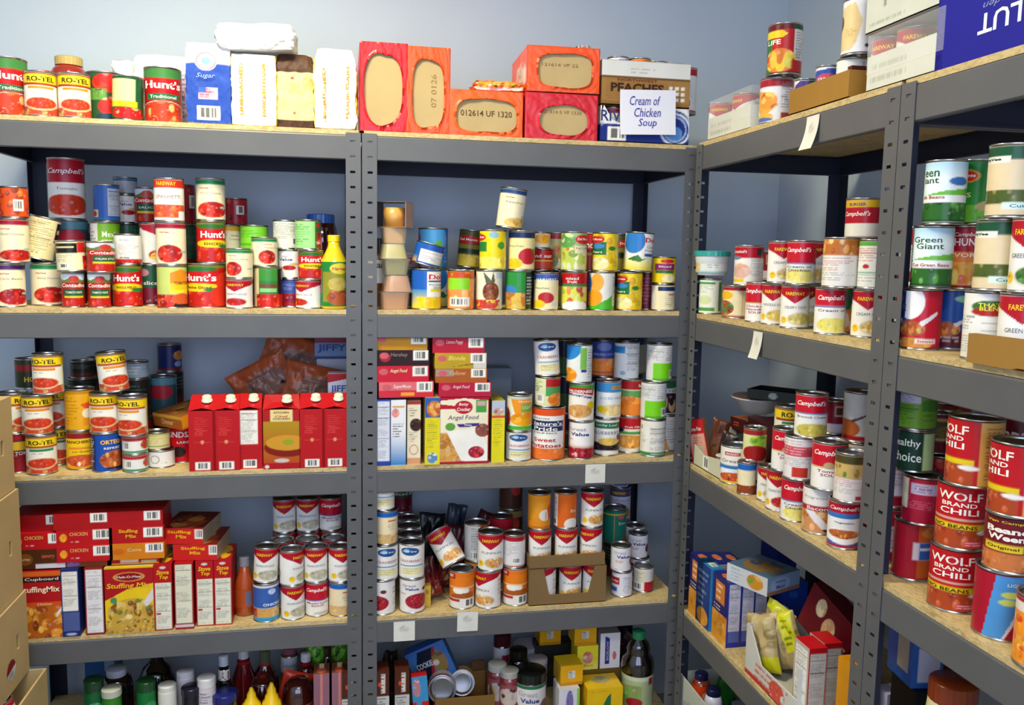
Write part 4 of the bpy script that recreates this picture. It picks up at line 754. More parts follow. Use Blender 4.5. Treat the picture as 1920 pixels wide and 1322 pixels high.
dd('camln', 'tall soup can with pink bean picture', 'tall bean soup can', [('bg', 'eae6de'), ('b', .7, 1, 'b4142a'), ('r', .35, .9, .78, .95, '3c3430'), ('f', -.4, .35, .5, .2, ('dcb0a0', 'e8c8b0', 'd8a490'), 10, 3, .5), ('r', -.9, -.2, .05, .15, 'e8c41c'), ('l', .1, .9, .2, .68, 10, 'a4a4ac'), ('e', -.7, .7, .35, .05, '6c7c9c'), ('t', "Campbell's", -.5, .86, .8, .1, 'f2ece4', .02, .35)])
dd('bakd', 'wide white can with baked food picture on top', 'wide white small-print can', [('bg', 'e6e2da'), ('b', .66, 1, 'c07838'), ('fr', 0, .83, 2, .17, ('b86c2c', 'd89850', 'e0c080', '9c4c20'), 40, 3, .4), ('l', -.9, .6, .32, .62, 8, 'c08080'), ('l', -.9, .9, .1, .3, 4, '9c9ca0'), ('r', .75, 1.6, .4, 1, '8c1428')])
dd('chunky', 'wide chunky soup can with yellow band', 'chunky soup can', [('bg', 'e4dfd4'), ('b', .38, 1, 'b01428'), ('b', .8, 1, 'd8ac1c'), ('f', 1.0, .7, .4, .35, ('3c2c24', '5c3c2c', '8c5c3c', '2c3c24'), 14, 3, .5), ('l', .5, 1., .1, .35, 5, '8c8c8c'), ('b', 0, .03, '8c1c28'), ('t', "Campbell's", -.35, .62, 1., .16, 'f2ece4', .02, .35), ('t', 'BURGER', -.3, .88, .6, .08, '3c4c8c', .03)])
dd('whchk', 'white nutrition can with a red heart tick', 'white red-heart can', [('bg', 'e8e8e0'), ('b', .9, 1, '5ca83c'), ('l', -.9, .7, .55, .86, 8, 'c86c6c'), ('e', -.3, .45, .15, .05, 'b82430'), ('l', .1, .8, .4, .5, 2, 'c86c6c'), ('r', -.9, .8, .3, .33, '5cac8c'), ('l', -.9, .7, .12, .28, 5, '9ca09c')])
dd('vegg', 'green and orange vegetable juice can', 'green vegetable can', [('bg', '2c6c3c'), ('p', [(-.1, 0), (1, 0), (1, 1), (.3, 1)], 'b8dc9c'), ('f', .2, .25, .7, .28, ('e8842c', 'e0c4a0', 'd8502c', 'dcdca8'), 12, 3, .4), ('t', 'LOW', -.45, .85, .6, .1, 'e8f0e0', .02), ('t', 'TEX', -.4, .7, .6, .1, 'e8f0e0', .02)])
dd('progr', 'white and blue bean can with chilli picture', 'white and blue bean can', [('bg', 'e8e4da'), ('r', -.55, .15, .78, .88, 'b03034'), ('b', .36, .5, '2f74b8'), ('r', -.8, 1, .3, .4, 'e4eef4'), ('f', .0, .16, .85, .14, ('c8542c', 'e0b040', '6c3420', 'd83c28'), 20, 3, .4), ('b', 0, .05, 'e4c41c'), NF, ('t', 'MARKET', -.2, .83, .55, .05, 'f0e4e0', .03), ('t', 'GreatPie', -.1, .63, 1.2, .09, '4c545c', .0)])
dd('bbcr', 'slim cream can with bright blue band', 'slim blue-banded can', [('bg', 'e8dcb4'), ('b', .78, 1, '1c60b4'), ('fr', .1, .12, 2, .14, ('8c3c1c', 'a8502c'), 14, 3, .5)])
dd('salsa', 'red and green-yellow salsa can', 'salsa can', [('bg', 'dcdca0'), ('b', .84, 1, 'a02428'), ('f', .3, .66, .6, .17, ('9cc83c', 'd8dc3c', '5ca02c'), 10, 3, .6), ('e', .1, .26, .85, .25, 'a01c1c'), ('b', 0, .03, 'c8a878')])
dd('menud', 'white can with red letters and black bowl', 'white black-bowl can', [('bg', 'e0dcd4'), ('r', -.9, .0, .5, .9, 'e4d8d4'), ('f', .1, .2, .8, .18, ('3c3430', 'c8a878', '4c5c44', 'e0d8c8'), 18, 3, .4), ('f', -.2, .5, .4, .1, ('d85c34', 'e88050'), 5, 3, .6), ('t', 'DEZ', -.4, .8, .6, .14, 'c02c28', .05), ('l', .5, .95, .2, .9, 8, '8c8c8c')])
dd('camtom', "classic red-topped tomato soup can with seal", 'tomato soup can', cam(['Tomato', 'SOUP'], None)+[('e', 0, .53, .2, .075, 'b8a078')])
dd('cambroc', 'red-topped broccoli cheese soup can', 'broccoli cheese soup can', cam(['Broccoli Cheese'], ('c8b850', 'b8b048', 'd8c860', '9c9c3c'), sub='6c6c70', low='5c74ac', split=.58, fy=.15))
dd('fwtom', 'white tomato soup can with red spoon picture', 'white tomato soup can', fw('TOMATO SOUP', ('b81c20', 'c82c28', 'a01418')))
dd('wrbx', 'white and red small-print soup can', 'red-striped print can', [('bg', 'e4dedc'), ('b', .55, .8, 'c84858'), ('l', -.9, .9, .57, .78, 3, 'e8c8cc'), ('l', -.9, .9, .84, .95, 2, 'a08088'), ('r', -.3, .35, .03, .28, 'c03424'), ('l', -.9, .9, .3, .52, 5, '9c9ca0')])
dd('bacon', 'wide white can with red band and bean soup', 'bacon bean soup can', [('bg', 'e6e2dc'), ('r', -1.2, 1.2, .5, .62, 'a8242c'), ('fr', 0, .25, 2, .25, ('c88c58', 'b8702c', 'e0b888', 'd8a070'), 34, 3, .35), ('e', .45, .1, .3, .1, '3c1c18'), ('p', [(-.6, .5), (-.2, .5), (.5, .1), (.1, .1)], 'e4dce0'), ('t', 'Progresso', -.2, .8, .9, .07, '8c8c84', .0), ('t', 'Bacon', -.1, .56, .8, .08, 'f0e4e0', .02)])
dd('camveg', 'red-topped vegetable soup can with blue band', 'vegetable soup can', [('bg', 'e8e6e2'), ('b', .77, 1, 'b0142a'), ('b', .66, .77, '3470b8'), ('b', 0, .1, 'b0142a'), ('b', .06, .13, '3460a8'), ('e', 0, .26, .8, .18, 'f0eeea'), ('f', 0, .31, .68, .1, ('b8602c', 'd8943c', 'a04020', 'c8a040'), 20, 3, .35), NF, ('t', "Campbell's", 0, .87, 1.3, .11, 'f2ece4', .02, .35), ('t', 'Vegetable', 0, .56, .8, .05, '44444c', .02)])
dd('mushr', 'dark green can with sliced mushrooms', 'sliced mushroom can', [('bg', 'e4dcd8'), ('b', .5, 1, '4c4420'), ('fr', 0, .66, 2, .16, ('c8a860', '8c7034', 'd8c8a0', '4c6c2c'), 24, 3, .4), ('l', -.9, .9, .3, .48, 4, 'c08c8c'), ('l', -.9, .9, .14, .28, 3, 'a8a8a4'), ('r', .2, .7, .03, .12, 'b83048')])
dd('venis', 'dark red lettered tin under the white can', 'dark red lettered tin', [('bg', 'c8bcb0'), ('b', .3, .9, '8c2424'), ('t', 'VENISON', .1, .62, 1.1, .16, 'e8dcd0', .03)])
dd('whbowl', 'tall white soup can with orange bowl', 'tall white bowl can', [('bg', 'dedad0'), ('e', -.6, .25, .6, .2, 'c8642c'), ('b', 0, .1, 'b01c24'), ('r', .4, 1, .2, .85, 'd0ccd4'), ('l', .45, .95, .3, .8, 8, '8c8c94'), ('p', [(-.4, .42), (.3, .6), (.3, .56), (-.3, .38)], '6c4c44')])
dd('camdk', 'dark red framed-picture can behind', 'dark framed-picture can', [('bg', '84142a'), ('r', .0, .6, .55, .9, 'c8a878'), ('r', .05, .55, .6, .85, '5c2c28'), ('b', 0, .3, 'd0ccd4')])
# right unit
dd('dinty', 'red, white and blue stew can with spoon', 'red stew can', [('bg', 'c0142c'), ('e', -.35, .8, .5, .3, 'eceaea'), ('r', -1.6, -.55, .3, 1, '1c2c7c'), ('p', [(-1.2, .6), (0, .45), (.1, .4), (-1.2, .42)], '2c3c94'), ('f', -.3, .34, .5, .14, ('a8542c', 'c87438', '8c5c30', 'c8a050'), 16, 3, .4), ('f', -.2, .08, .7, .1, ('c8843c', 'e0a850'), 10, 3, .5), ('p', [(0, .45), (.6, .65), (.65, .6), (.1, .38)], 'e8e4e8'), ('r', -.1, .6, .08, .16, 'f0e4e0'), ('t', 'Stewed', .25, .12, .55, .05, 'b02430', .02), ('t', 'DY', -.75, .85, .4, .14, '2c3c6c', .05), ('t', 'RE', -.7, .7, .4, .12, '2c3c6c', .05)])
dd('dintb', 'royal blue stew can with spoon of stew', 'blue stew can', [('bg', '1c4ca4'), ('r', -1.4, -.35, .4, 1, 'e4e4e8'), ('b', 0, .3, '5c1c28'), ('f', -.2, .32, .55, .14, ('a8542c', 'd8843c', '8c6c30', 'c8a050'), 16, 3, .4), ('p', [(.1, .42), (.8, .6), (.85, .55), (.2, .36)], 'dcdce8'), ('e', .45, .87, .35, .06, '8cc4a0'), ('l', -.3, .8, .08, .2, 2, 'c8b4b4'), ('t', '60', -.4, .82, .3, .09, '2c3c6c', .05)])
dd('twhite', 'white nutrition can with green and red badge', 'white badge can', [('bg', 'e8e6de'), ('e', .15, .8, .6, .1, '3c6c2c'), ('e', .15, .72, .6, .07, 'a8241c'), ('r', -.1, .9, .55, .56, '333333'), ('r', -.1, .9, .42, .43, '333333'), ('l', -.9, .9, .05, .38, 9, 'a4a4a0'), ('l', -.9, -.2, .42, .66, 5, '8c8c8c'), ('t', "THAT'S", .15, .83, .8, .06, 'e8e040', .03), ('t', 'BLEND', .15, .77, .7, .06, 'e8e040', .03)])
dd('fwgrn', 'white green bean can with red pointed band', 'white green bean can', fw('GREEN BEANS', ('3c6c2c', '4c8434', '2c5c24'), sp=.8))
dd('ggbean', 'green bean can with sky and valley label', 'valley green bean can', [('bg', 'e4f0f0'), ('g', .75, 1, 'e4f0f0', 'a8d4e4'), ('p', [(-2, .5), (-1, .42), (0, .52), (1, .58), (2, .5), (2, .43), (0, .45), (-2, .42)], '6cb83c'), ('b', .0, .3, '1c4c1c'), ('fr', 0, .17, 2, .15, ('2c6424', '4c8c34', '1c4c18', '5c9c44'), 30, 3, .35), ('b', .0, .04, '143c14'), ('b', .32, .42, 'f0f0ea'), NF, ('t', 'Green', -.15, .8, .95, .1, '2c5c34', .02), ('t', 'Giant', -.05, .69, .9, .1, '2c5c34', .02), ('t', 'Cut Green Beans', 0, .37, 1.3, .055, 'b02c34', .02)])
dd('ggbean2', 'valley green bean can turned, with blue oval', 'turned valley bean can', [('bg', 'e4f0f0'), ('g', .75, 1, 'e4f0f0', 'a8d4e4'), ('p', [(-2, .5), (-1, .42), (0, .52), (1, .58), (2, .5), (2, .43), (0, .45), (-2, .42)], '6cb83c'), ('b', .0, .32, '1c4c1c'), ('fr', 0, .19, 2, .14, ('2c6424', '4c8c34', '1c4c18', '5c9c44'), 30, 4, .35), ('b', .34, .42, 'f0f0ea'), ('e', .45, .68, .35, .07, '3c70b0'), ('t', 'een', -.5, .81, .6, .1, '2c5c34', .02), ('t', 'iant', -.5, .7, .6, .1, '2c5c34', .02), ('t', 'en Beans', -.4, .42, .8, .055, 'b02c34', .02)])
dd('chun', 'crimson and orange chunky soup can', 'crimson chunky soup can', [('bg', 'a8142a'), ('b', .4, .6, 'e07c34'), ('fr', .1, .22, .95, .2, ('e8a83c', 'd8842c', 'e8d070', 'c85c30'), 20, 3, .45), ('b', 0, .03, '8c1424'), ('l', .9, 1.5, .1, .95, 12, 'd0a0a8'), ('t', "Campbell's", .1, .88, .9, .09, 'f2ece4', .02, .3), ('t', 'CHUNKY', .1, .76, 1.3, .13, 'f2ece4', .035), ('t', 'SAVORY', -.05, .54, 1.2, .07, 'f4e4d0', .03)])
dd('grntan', 'tan vegetable can with dark green top', 'green-topped tan can', [('bg', 'e0cca4'), ('b', .8, 1, '1c5034'), ('fr', 0, .26, 2, .1, ('4c5c24', '6c6c34', '8c7c44', '34401c'), 40, 3, .35), ('r', -.95, .05, .76, .85, 'e8e4d8'), ('r', -.1, .7, .08, .18, 'd8ecdc'), ('t', 'HyVee', -.5, .805, .6, .05, '1c3c24', .05), ('t', 'Cut', .3, .13, .4, .05, '3c7c8c', .02)])
dd('peas', 'bright green pea can with red oval', 'bright green pea can', [('bg', '1c7c2c'), ('g', .3, 1, '2c8c2c', '146c2c'), ('fr', 0, .14, 2, .15, ('6cb834', '4c9c2c', '8ccc4c'), 60, 3, .3), ('e', -.25, .76, .5, .1, 'c8241c'), ('ring', -.25, .76, .55, .115, 'd8a828'), ('e', .5, .26, .28, .08, 'd0b87c'), ('nf', 1.1, 1.8, .1, .9), ('t', 'Del Monte', -.25, .77, .8, .06, 'f4eee0', .03), ('t', 'PEAS', -.3, .45, .7, .08, 'e8e8a0', .02)])
dd('wolf', 'red chili can with yellow stripe and bowl', 'red chili can', [('bg', 'b8141c'), ('b', .3, .4, 'e0c41c'), ('b', 0, .3, 'b84c24'), ('fr', 0, .15, 2, .16, ('a84420', 'c8643c', '8c3018', 'b85830'), 40, 3, .35), ('r', .2, .95, .03, .13, 'd0283c'), ('l', .22, .93, .04, .12, 2, 'f0c0c0'), ('r', 1.02, 1.9, 0, 1, 'd8a450'), ('l', 1.1, 1.8, .1, .92, 18, '7c5424'), ('r', -.8, .9, .46, .48, 'e8d8c0'), ('e', .75, .27, .25, .04, 'ece8e4'), ('t', 'WOLF', 0, .85, 1.2, .14, 'f2ece0', .03), ('t', 'BRAND', 0, .715, .9, .07, 'f2ece0', .03), ('t', 'CHILI', 0, .6, 1.0, .1, 'f2ece0', .03), ('t', 'NO BEANS', -.1, .35, 1.2, .06, '4c3c10', .03)])
dd('wolft', 'red chili can turned to its tan panel', 'turned red chili can', [('bg', 'b8141c'), ('b', .3, .4, 'e0c41c'), ('b', 0, .3, 'b84c24'), ('fr', 0, .15, 2, .16, ('a84420', 'c8643c', '8c3018', 'b85830'), 40, 3, .35), ('r', .1, 2, 0, 1, 'd8a450'), ('r', .1, .95, 0, 1, 'd8a450'), ('l', .25, .9, .1, .92, 18, '7c5424'), ('r', .02, .12, .0, 1, 'b8141c'), ('e', -.1, .27, .25, .04, 'ece8e4'), ('t', 'WOLF', -.7, .85, 1.1, .14, 'f2ece0', .03), ('t', 'BRAND', -.7, .715, .9, .07, 'f2ece0', .03), ('t', 'CHILI', -.7, .6, .95, .1, 'f2ece0', .03)])
dd('bean', 'maroon beans and franks can with yellow lettering', 'maroon beans and franks can', [('bg', '6c1420'), ('b', 0, .32, 'b8622c'), ('fr', 0, .16, 2, .17, ('c8743c', 'a8501c', 'd88c48'), 40, 3, .35), ('r', -.7, .3, .36, .5, 'e0c42c'), ('t', 'Van Camps', -.15, .92, 1., .06, 'e0c828', .03), ('t', 'Beanee', 0, .77, 1.3, .12, 'f0e8d8', .06), ('t', 'Weenee', .05, .63, 1.3, .12, 'f0e8d8', .06), ('t', 'Original', -.2, .43, .8, .07, '5c1c14', .02)])
dd('redblu', 'large red can with slanted light blue stripe', 'large red blue-striped can', [('bg', 'a8142c'), ('p', [(-.35, 0), (-.1, 1), (.8, 1), (.1, 0)], '4c94d4'), ('p', [(.1, 0), (.8, 1), (1., 1), (.15, 0)], 'e0dce4'), ('e', .25, .7, .22, .05, 'c8d464'), ('e', .2, .58, .22, .05, 'c8d464'), ('f', .75, .4, .3, .15, ('c02c34', 'd85058'), 5, 3, .6), ('t', 'LIGHT', .35, .86, .4, .05, 'e0ecf8', .02), ('t', 'Spam', .65, .2, .4, .08, 'f0e8e8', .03)])
dd('beans', 'can covered with a picture of orange beans', 'orange beans can', [('bg', 'd8541c'), ('fr', 0, .4, 2, .42, ('f09428', 'e8701c', 'f8b440', 'd84c18', 'f4a030'), 110, 3, .13), ('b', .78, 1, 'e4dcd0'), ('b', .93, 1, 'a8242c')])
dd('bkb', 'red can with green and white lettering behind', 'rear red lettered can', [('bg', 'a01c1c'), ('fr', 0, .2, 2, .22, ('a85c24', 'c8843c', '8c401c'), 30, 3, .4), ('e', .6, .3, .3, .1, 'c0b040'), ('t', 'or', .1, .88, .4, .09, 'c8c830', .03), ('t', 'Ch', .2, .74, .6, .12, 'c8c830', .03), ('t', 'Ble', .2, .5, .5, .1, 'e8dcc8', .03)])
dd('crims', 'crimson print can on the rust-red can', 'crimson print can', [('bg', 'a01430'), ('r', -1.4, -.5, .3, .98, 'd8d4b8'), ('r', -.4, .8, .66, .9, 'c4b4cc'), ('l', -.3, .7, .68, .88, 3, '6c5c8c'), ('l', -.5, .9, .3, .62, 6, 'c0506c'), ('r', -.4, .8, .28, .62, 'a81c3c'), ('l', -.4, .8, .3, .6, 6, 'c86478')])
dd('rustb', 'red can with blue rectangle and orange foot', 'red blue-panel can', [('bg', 'a8182c'), ('r', .15, .9, .02, .98, 'b85420'), ('f', .6, .87, .35, .1, ('c87c3c', 'a04c24'), 6, 3, .5), ('r', .0, .85, .36, .68, 'd8d0d8'), ('r', .2, .85, .36, .68, '2c5cb0'), ('r', .22, .83, .54, .58, 'e0e0ec'), ('l', -.8, 0, .1, .9, 3, 'a01c2c')])
dd('whrdn', 'narrow strip of a white and red can', 'white and red edge can', [('bg', 'd8d0dc'), ('b', 0, .2, '9c1428'), ('b', .7, 1, 'b01c24'), ('l', -.8, .8, .25, .65, 6, 'b88c9c')])
dd('hchoice', 'dark green can with white lettering', 'dark green lettered can', [('bg', '1c3c2c'), ('r', .3, 1, 0, 1, 'b8d090'), ('r', .9, 1.4, 0, 1, '3c3050'), ('t', 'healthy', -.3, .7, 1., .25, 'e8f0e4', .02), ('t', 'choice', -.25, .35, 1., .25, 'e8f0e4', .02)])
dd('grpr', 'green print can with white nutrition panel', 'green nutrition can', [('bg', '6c9c2c'), ('nf', -.85, .15, .45, .98, 'c8c4d8'), ('l', -.85, .15, .05, .42, 7, '3c6c1c'), ('r', .2, 1.2, .3, .5, '3c7c24'), ('l', .25, .95, .1, .9, 9, '4c7c1c')])
dd('stagg', 'dark red can with framed picture', 'framed-picture can', [('bg', '6c1420'), ('r', -.3, .9, .3, .92, 'c8b070'), ('r', -.2, .8, .38, .84, '5c5024'), ('f', .3, .55, .4, .15, ('8c6c34', 'a8541c', '5c6c2c'), 6, 3, .5)])
dd('mps', 'maroon can with white lettering at the back', 'rear maroon can', [('bg', '5c1020'), ('t', 'mps', -.1, .6, .9, .25, 'd8ccd0', .03)])
dd('camup', 'red, white and yellow pasta can', 'red and yellow pasta can', [('bg', 'b01c20'), ('b', .9, 1, '5c1418'), ('r', .35, .95, .25, .9, 'd8d4cc'), ('l', .4, .9, .28, .86, 10, '7c6c6c'), ('r', -2, -.5, .0, .9, '2c6c34'), ('p', [(-1, .88), (-.1, .88), (.1, .8), (-.1, .72), (-1, .72)], 'e8c820'), ('f', -.2, .25, .65, .25, ('d87c2c', 'e0b838', 'b83020', 'c8c050'), 14, 3, .5), ('r', .3, .95, .1, .26, 'b01c24'), ('r', .3, 1., .9, 1, '1c4c34'), ('t', 'LIFE', -.45, .64, .6, .1, 'e8f0e0', .04)])
dd('camlo', 'white can with crimson top and noodle picture', 'crimson-topped noodle can', [('bg', 'e4e2e4'), ('b', .82, 1, 'a01c2c'), ('p', [(-.9, .75), (-.4, .7), (.1, .4), (-.5, .1), (-.9, .3)], 'e0a440'), ('f', -.35, .5, .4, .2, ('e0943c', 'c85c2c', 'e8c060'), 10, 3, .5), ('f', -.5, .12, .4, .1, ('e0b040', 'd88434'), 6, 3, .5), ('e', -.6, .06, .5, .05, '4c6cac'), ('l', .2, .85, .32, .95, 11, '8c7c84'), ('r', .2, .6, .0, .22, 'a83c34')])
dd('prp', 'white small can with purple and green corner', 'purple-cornered can', [('bg', 'dcdce0'), ('p', [(-1.4, .6), (-.3, 1), (1.2, 1), (1.2, .9), (.2, .85)], '4c3c84'), ('r', .2, 1.2, .8, 1, '1c5c3c'), ('f', .6, .55, .35, .2, ('8c4c24', 'b87c40'), 6, 3, .5), ('r', 0, 1, .0, .2, '5c9ccc'), ('f', -.9, .5, .2, .2, ('e0c020',), 4, 3, .6)])
dd('krm', 'white can with slanted blue banner', 'blue-banner can', [('bg', 'dcdce4'), ('p', [(-1.4, .4), (-1.4, .9), (1.4, 1), (1.4, .75), (.2, .6)], '2c4ca8'), ('e', -.1, .68, .65, .15, 'c04c5c'), ('t', 'KROGER', -.1, .68, .9, .1, 'ece4ec', .03), ('t', 'Creamy', 0, .3, .9, .09, '4c4c54', .0)])
dd('whpl', 'plain white can with small vertical print', 'plain white can', [('bg', 'e2e6de'), ('r', .45, .7, .3, .95, 'd8dce0'), ('l', .5, .68, .3, .95, 9, '4c5054')])
dd('whtan', 'tall white can with tan swirl', 'white and tan can', [('bg', 'eae8ec'), ('p', [(-1.4, .8), (-.2, .95), (.1, .6), (-.1, .2), (-.3, .05), (-1.4, .05)], 'e4c890'), ('e', -.95, .6, .25, .15, '5c3c24'), ('l', -.6, 0, .3, .45, 4, 'c8a050'), ('e', .3, .12, .08, .04, '333333')])
dd('jamt', 'red lidded can beside the shrink-wrapped tray', 'pink-topped can', [('bg', 'd8d4cc'), ('b', .7, 1, 'c0505c'), ('p', [(-1, .72), (1, .72), (0, .4)], 'b02c3c')])
dd('plainside', 'white can hidden in the tray', 'white tray can', [('bg', 'dcdcd4'), ('b', .85, 1, 'a81c28')])
dd('tomgr', 'dark green can with large red tomatoes', 'tomato picture can', [('bg', '2c4c2c'), ('f', .1, .8, .6, .2, ('c82820', 'b82018', 'd83c28'), 5, 3, .9), ('f', .3, .3, .6, .22, ('c82c24', 'd83c30', 'b82018'), 5, 3, .8), ('fr', -.4, .55, .4, .12, ('5c8c3c', 'a8bc80', '3c6c2c'), 14, 3, .4), ('e', .1, .08, .5, .08, '1c3c4c'), ('f', .8, .12, .3, .12, ('e0c890', 'c86c3c'), 8, 3, .4)])
dd('lghtg2', 'cream and dark green can with yellow stripe', 'cream and green can', [('bg', '1c5434'), ('r', -.95, .3, .42, .95, 'e4d898'), ('l', -.8, .2, .5, .85, 6, 'a8b890'), ('r', -.95, .4, .28, .42, 'e8cc1c'), ('f', 0, .14, .85, .14, ('b81c1c', 'c82c20', 'd8a060'), 14, 3, .4), ('r', .6, .75, .1, .95, '143c24')])
# =================================================================== LEFT UNIT
BX = {}
def bx(n, desc, short, dims, faces, *k): BX[n] = (desc, short, dims, faces)+k
# ---- second shelf (cans)
put('A', 2, .055, [(17, 'c.purp', 10), (24, 'c.crim', 0), (25, 'k.tomback', 0)])
put('A', 2, .052, [(81, 'm38.grnt', 5), (70, 'c.beig', 5, {'t': 13})])
put('A', 2, .045, [(137, 'p.contp', 5), (133, 's8.blkc', 0, {'t': -2})])
put('A', 2, .045, [(180, 'p.contp', 5), (183, 's8.contt', 20)])
put('A', 2, .055, [(231, 'c.hunts2', -5), (232, 's8.wlab', 0)])
put('A', 2, .055, [(323, 'c.lghtg', 0), (321, 'c.crimt', 0), (317, 'c.fwpas', 5)])
put('A', 2, .065, [(380, 'b.huntsb', -28), (388, 'c.hunts', 12), (387, 'c.grnt', 0)])
put('A', 2, .045, [(449, 's8.fwts', -22), (449, 's8.grns', -5)])
put('A', 2, .06, [(495, 'c.tallgr', 0), (488, 'k.grns', 40)])
put('A', 2, .055, [(579, 'k.fwside', -38), (583, 's8.hunts', 10), (578, 's8.limes', 0)])
put('A', 2, .09, [(538, 'k.bluered', 0), (537, 's8.gvt', -12), (528, 's8.whbc', 0)])
put('A', 2, .13, [(276, 'c.dkbeet', 5), (282, 'c.fwside', 45)])
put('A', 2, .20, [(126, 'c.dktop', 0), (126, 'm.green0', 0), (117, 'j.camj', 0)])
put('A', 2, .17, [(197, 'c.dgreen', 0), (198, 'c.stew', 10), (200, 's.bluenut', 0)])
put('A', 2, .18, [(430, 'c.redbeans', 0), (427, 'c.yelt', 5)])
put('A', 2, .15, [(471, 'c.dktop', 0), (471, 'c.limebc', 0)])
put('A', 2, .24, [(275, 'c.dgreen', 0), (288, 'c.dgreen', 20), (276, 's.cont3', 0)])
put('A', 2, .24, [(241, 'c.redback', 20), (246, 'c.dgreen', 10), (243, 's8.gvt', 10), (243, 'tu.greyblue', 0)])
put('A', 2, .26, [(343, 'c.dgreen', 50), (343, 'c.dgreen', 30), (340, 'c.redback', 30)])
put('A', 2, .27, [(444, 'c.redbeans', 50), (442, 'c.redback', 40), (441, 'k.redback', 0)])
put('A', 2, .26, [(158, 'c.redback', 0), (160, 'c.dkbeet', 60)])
# ---- third shelf
put('A', 3, .04, [(78, 't.rotelg', 0), (70, 't.rotel', 0), (90, 't.rotel', -22)])
put('A', 3, .05, [(144, 't.bush', 0), (142, 'c.gold', 0)])
put('A', 3, .05, [(199, 't.orteg', 10), (196, 't.rotel', -12), (211, 't.rotel', 14, {'t': -5})])
put('A', 3, .07, [(32, 't.eldo', 10), (24, 't.rotel', 60)])
put('A', 3, .035, [(250, 'tu.tu1', -5), (249, 'tu.tu1', -15), (245, 't.rotel', -25)], None)
put('A', 3, .045, [(294, 'sq.holet', 0), (287, 'tu.jal', 0)])
put('A', 3, .14, [(108, 't.rotelg', -10), (108, 't.rotel', -40), (55, 's8.hot', 10)])
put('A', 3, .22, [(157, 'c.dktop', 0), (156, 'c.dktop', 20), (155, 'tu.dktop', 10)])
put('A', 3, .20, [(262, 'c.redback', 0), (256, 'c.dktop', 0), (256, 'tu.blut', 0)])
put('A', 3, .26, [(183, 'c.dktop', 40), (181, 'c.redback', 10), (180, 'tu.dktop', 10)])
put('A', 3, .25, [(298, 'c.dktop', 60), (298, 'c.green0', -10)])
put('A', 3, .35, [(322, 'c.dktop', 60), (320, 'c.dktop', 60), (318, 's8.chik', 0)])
put('A', 3, .06, [(334, 'l.lind', 0)])
bx('broth_side', '', '', (1, 1, 1), {})
def broth(u, s, px, df, kind, L, desc, short, w=66, d=96, h=192):
    if ('broth', kind) not in CACHE:
        b = MB(); W_, D_, H_ = w/1000, d/1000, h/1000; zc = H_*.82
        red = 'b0181e'
        if kind == 'wide': F = [('bg', 'a81c1c'), ('g', .1, .8, 'b0481c', 'a8881c', -.98, .98), ('e', .3, .36, 1.25, .16, '7c1c14'), ('e', .3, .44, 1.15, .13, 'c8902c'), ('e', .35, .45, .3, .05, '8c9c2c'), ('b', 0, .1, 'a81820'), ('e', 0, .14, .4, .035, 'c8bcb4'), ('r', -.6, .6, .8, 1., 'e0cc8c'), ('e', -.8, .04, .12, .03, 'dcd0c8'),
             ('t', 'KITCHEN', 0, .95, .8, .035, '7c2c1c', .02), ('t', 'Chef', 0, .885, .7, .03, 'b02c1c', .02), ('t', 'CHICKEN', 0, .845, .9, .03, '3c3c2c', .02)]
        elif kind == 'nutr': F = [('bg', red), ('nf', -.75, .65, .42, .98), ('bc', -.55, .55, .02, .16), ('b', .35, .36, '8c1418')]
        else: F = [('bg', red), ('bc', -.55, .55, .02, .15), ('e', 0, .48, .14, .03, 'd89c6c'), ('r', -.6, .6, .476, .484, 'c05048'), ('l', -.6, .6, .58, .9, 9, 'c8403c')]
        nx, ny = int(w/1.8), int(zc*1000/1.8); x, y = np.meshgrid(np.linspace(-1, 1, nx), np.linspace(0, 1, ny)); x = x.ravel(); y = y.ravel()
        b.add(np.stack([x*W_/2, 0*x-D_/2, y*zc], 1), grid_faces(nx, ny), 0, False, paint(F, x, y, w/2, zc*1000))
        for i, tx, ty, F2, c in texts(F): b.add(np.stack([tx*W_/2, 0*tx-D_/2-.0005, ty*zc], 1), F2, 0, False, c)
        c = hexlin(red); X, Y0, Y1 = W_/2, -D_/2, D_/2; rx = X*.92
        V = [(-X, Y0, 0), (X, Y0, 0), (X, Y1, 0), (-X, Y1, 0), (-X, Y0, zc), (X, Y0, zc), (X, Y1, zc), (-X, Y1, zc),
             (-rx, 0, H_), (rx, 0, H_), (0, Y0+.004, zc+.006), (-X*1.02, 0, zc+.012), (X*1.02, 0, zc+.012), (-X*.45, Y0+.022, zc+.016), (X*.45, Y0+.022, zc+.016)]
        Fc = [(1, 2, 6, 5), (2, 3, 7, 6), (3, 0, 4, 7), (3, 2, 1, 0), (4, 10, 13), (10, 5, 14), (10, 14, 13), (13, 14, 9, 8), (4, 13, 8), (5, 9, 14), (4, 8, 11), (11, 8, 7), (4, 11, 7), (5, 12, 9), (12, 6, 9), (5, 6, 12), (8, 9, 6, 7)]
        b.add(V, Fc, 0, False, c)
        body = b.build('carton_body', [nmat('glossy_carton', attr=True, rough=.25, spec=.25)], False)
        b = MB(); T = Matrix.Translation((X*.3, -.02, H_*.93)) @ Matrix.Rotation(math.radians(18), 4, 'X')
        b.lathe([(.0135, 0), (.0135, .003), (.0115, .003), (.0115, .0125), (.010, .014), (.0005, .014)], 28, 0, True, T=T, c=hexlin('dcdcc4'), cap1=True)
        cap = b.build('screw_cap', [PLAST], False); CACHE[('broth', kind)] = (body, cap)
    me, cp = CACHE[('broth', kind)]; root = empty('broth_carton'); mobj('carton_body', me, root); mobj('screw_cap', cp, root)
    place(u, s, root, w/1000, d/1000, h/1000, px, df)
    reg(u, s, root, px, 'broth', L, desc, short, 'carton', SURF[s])
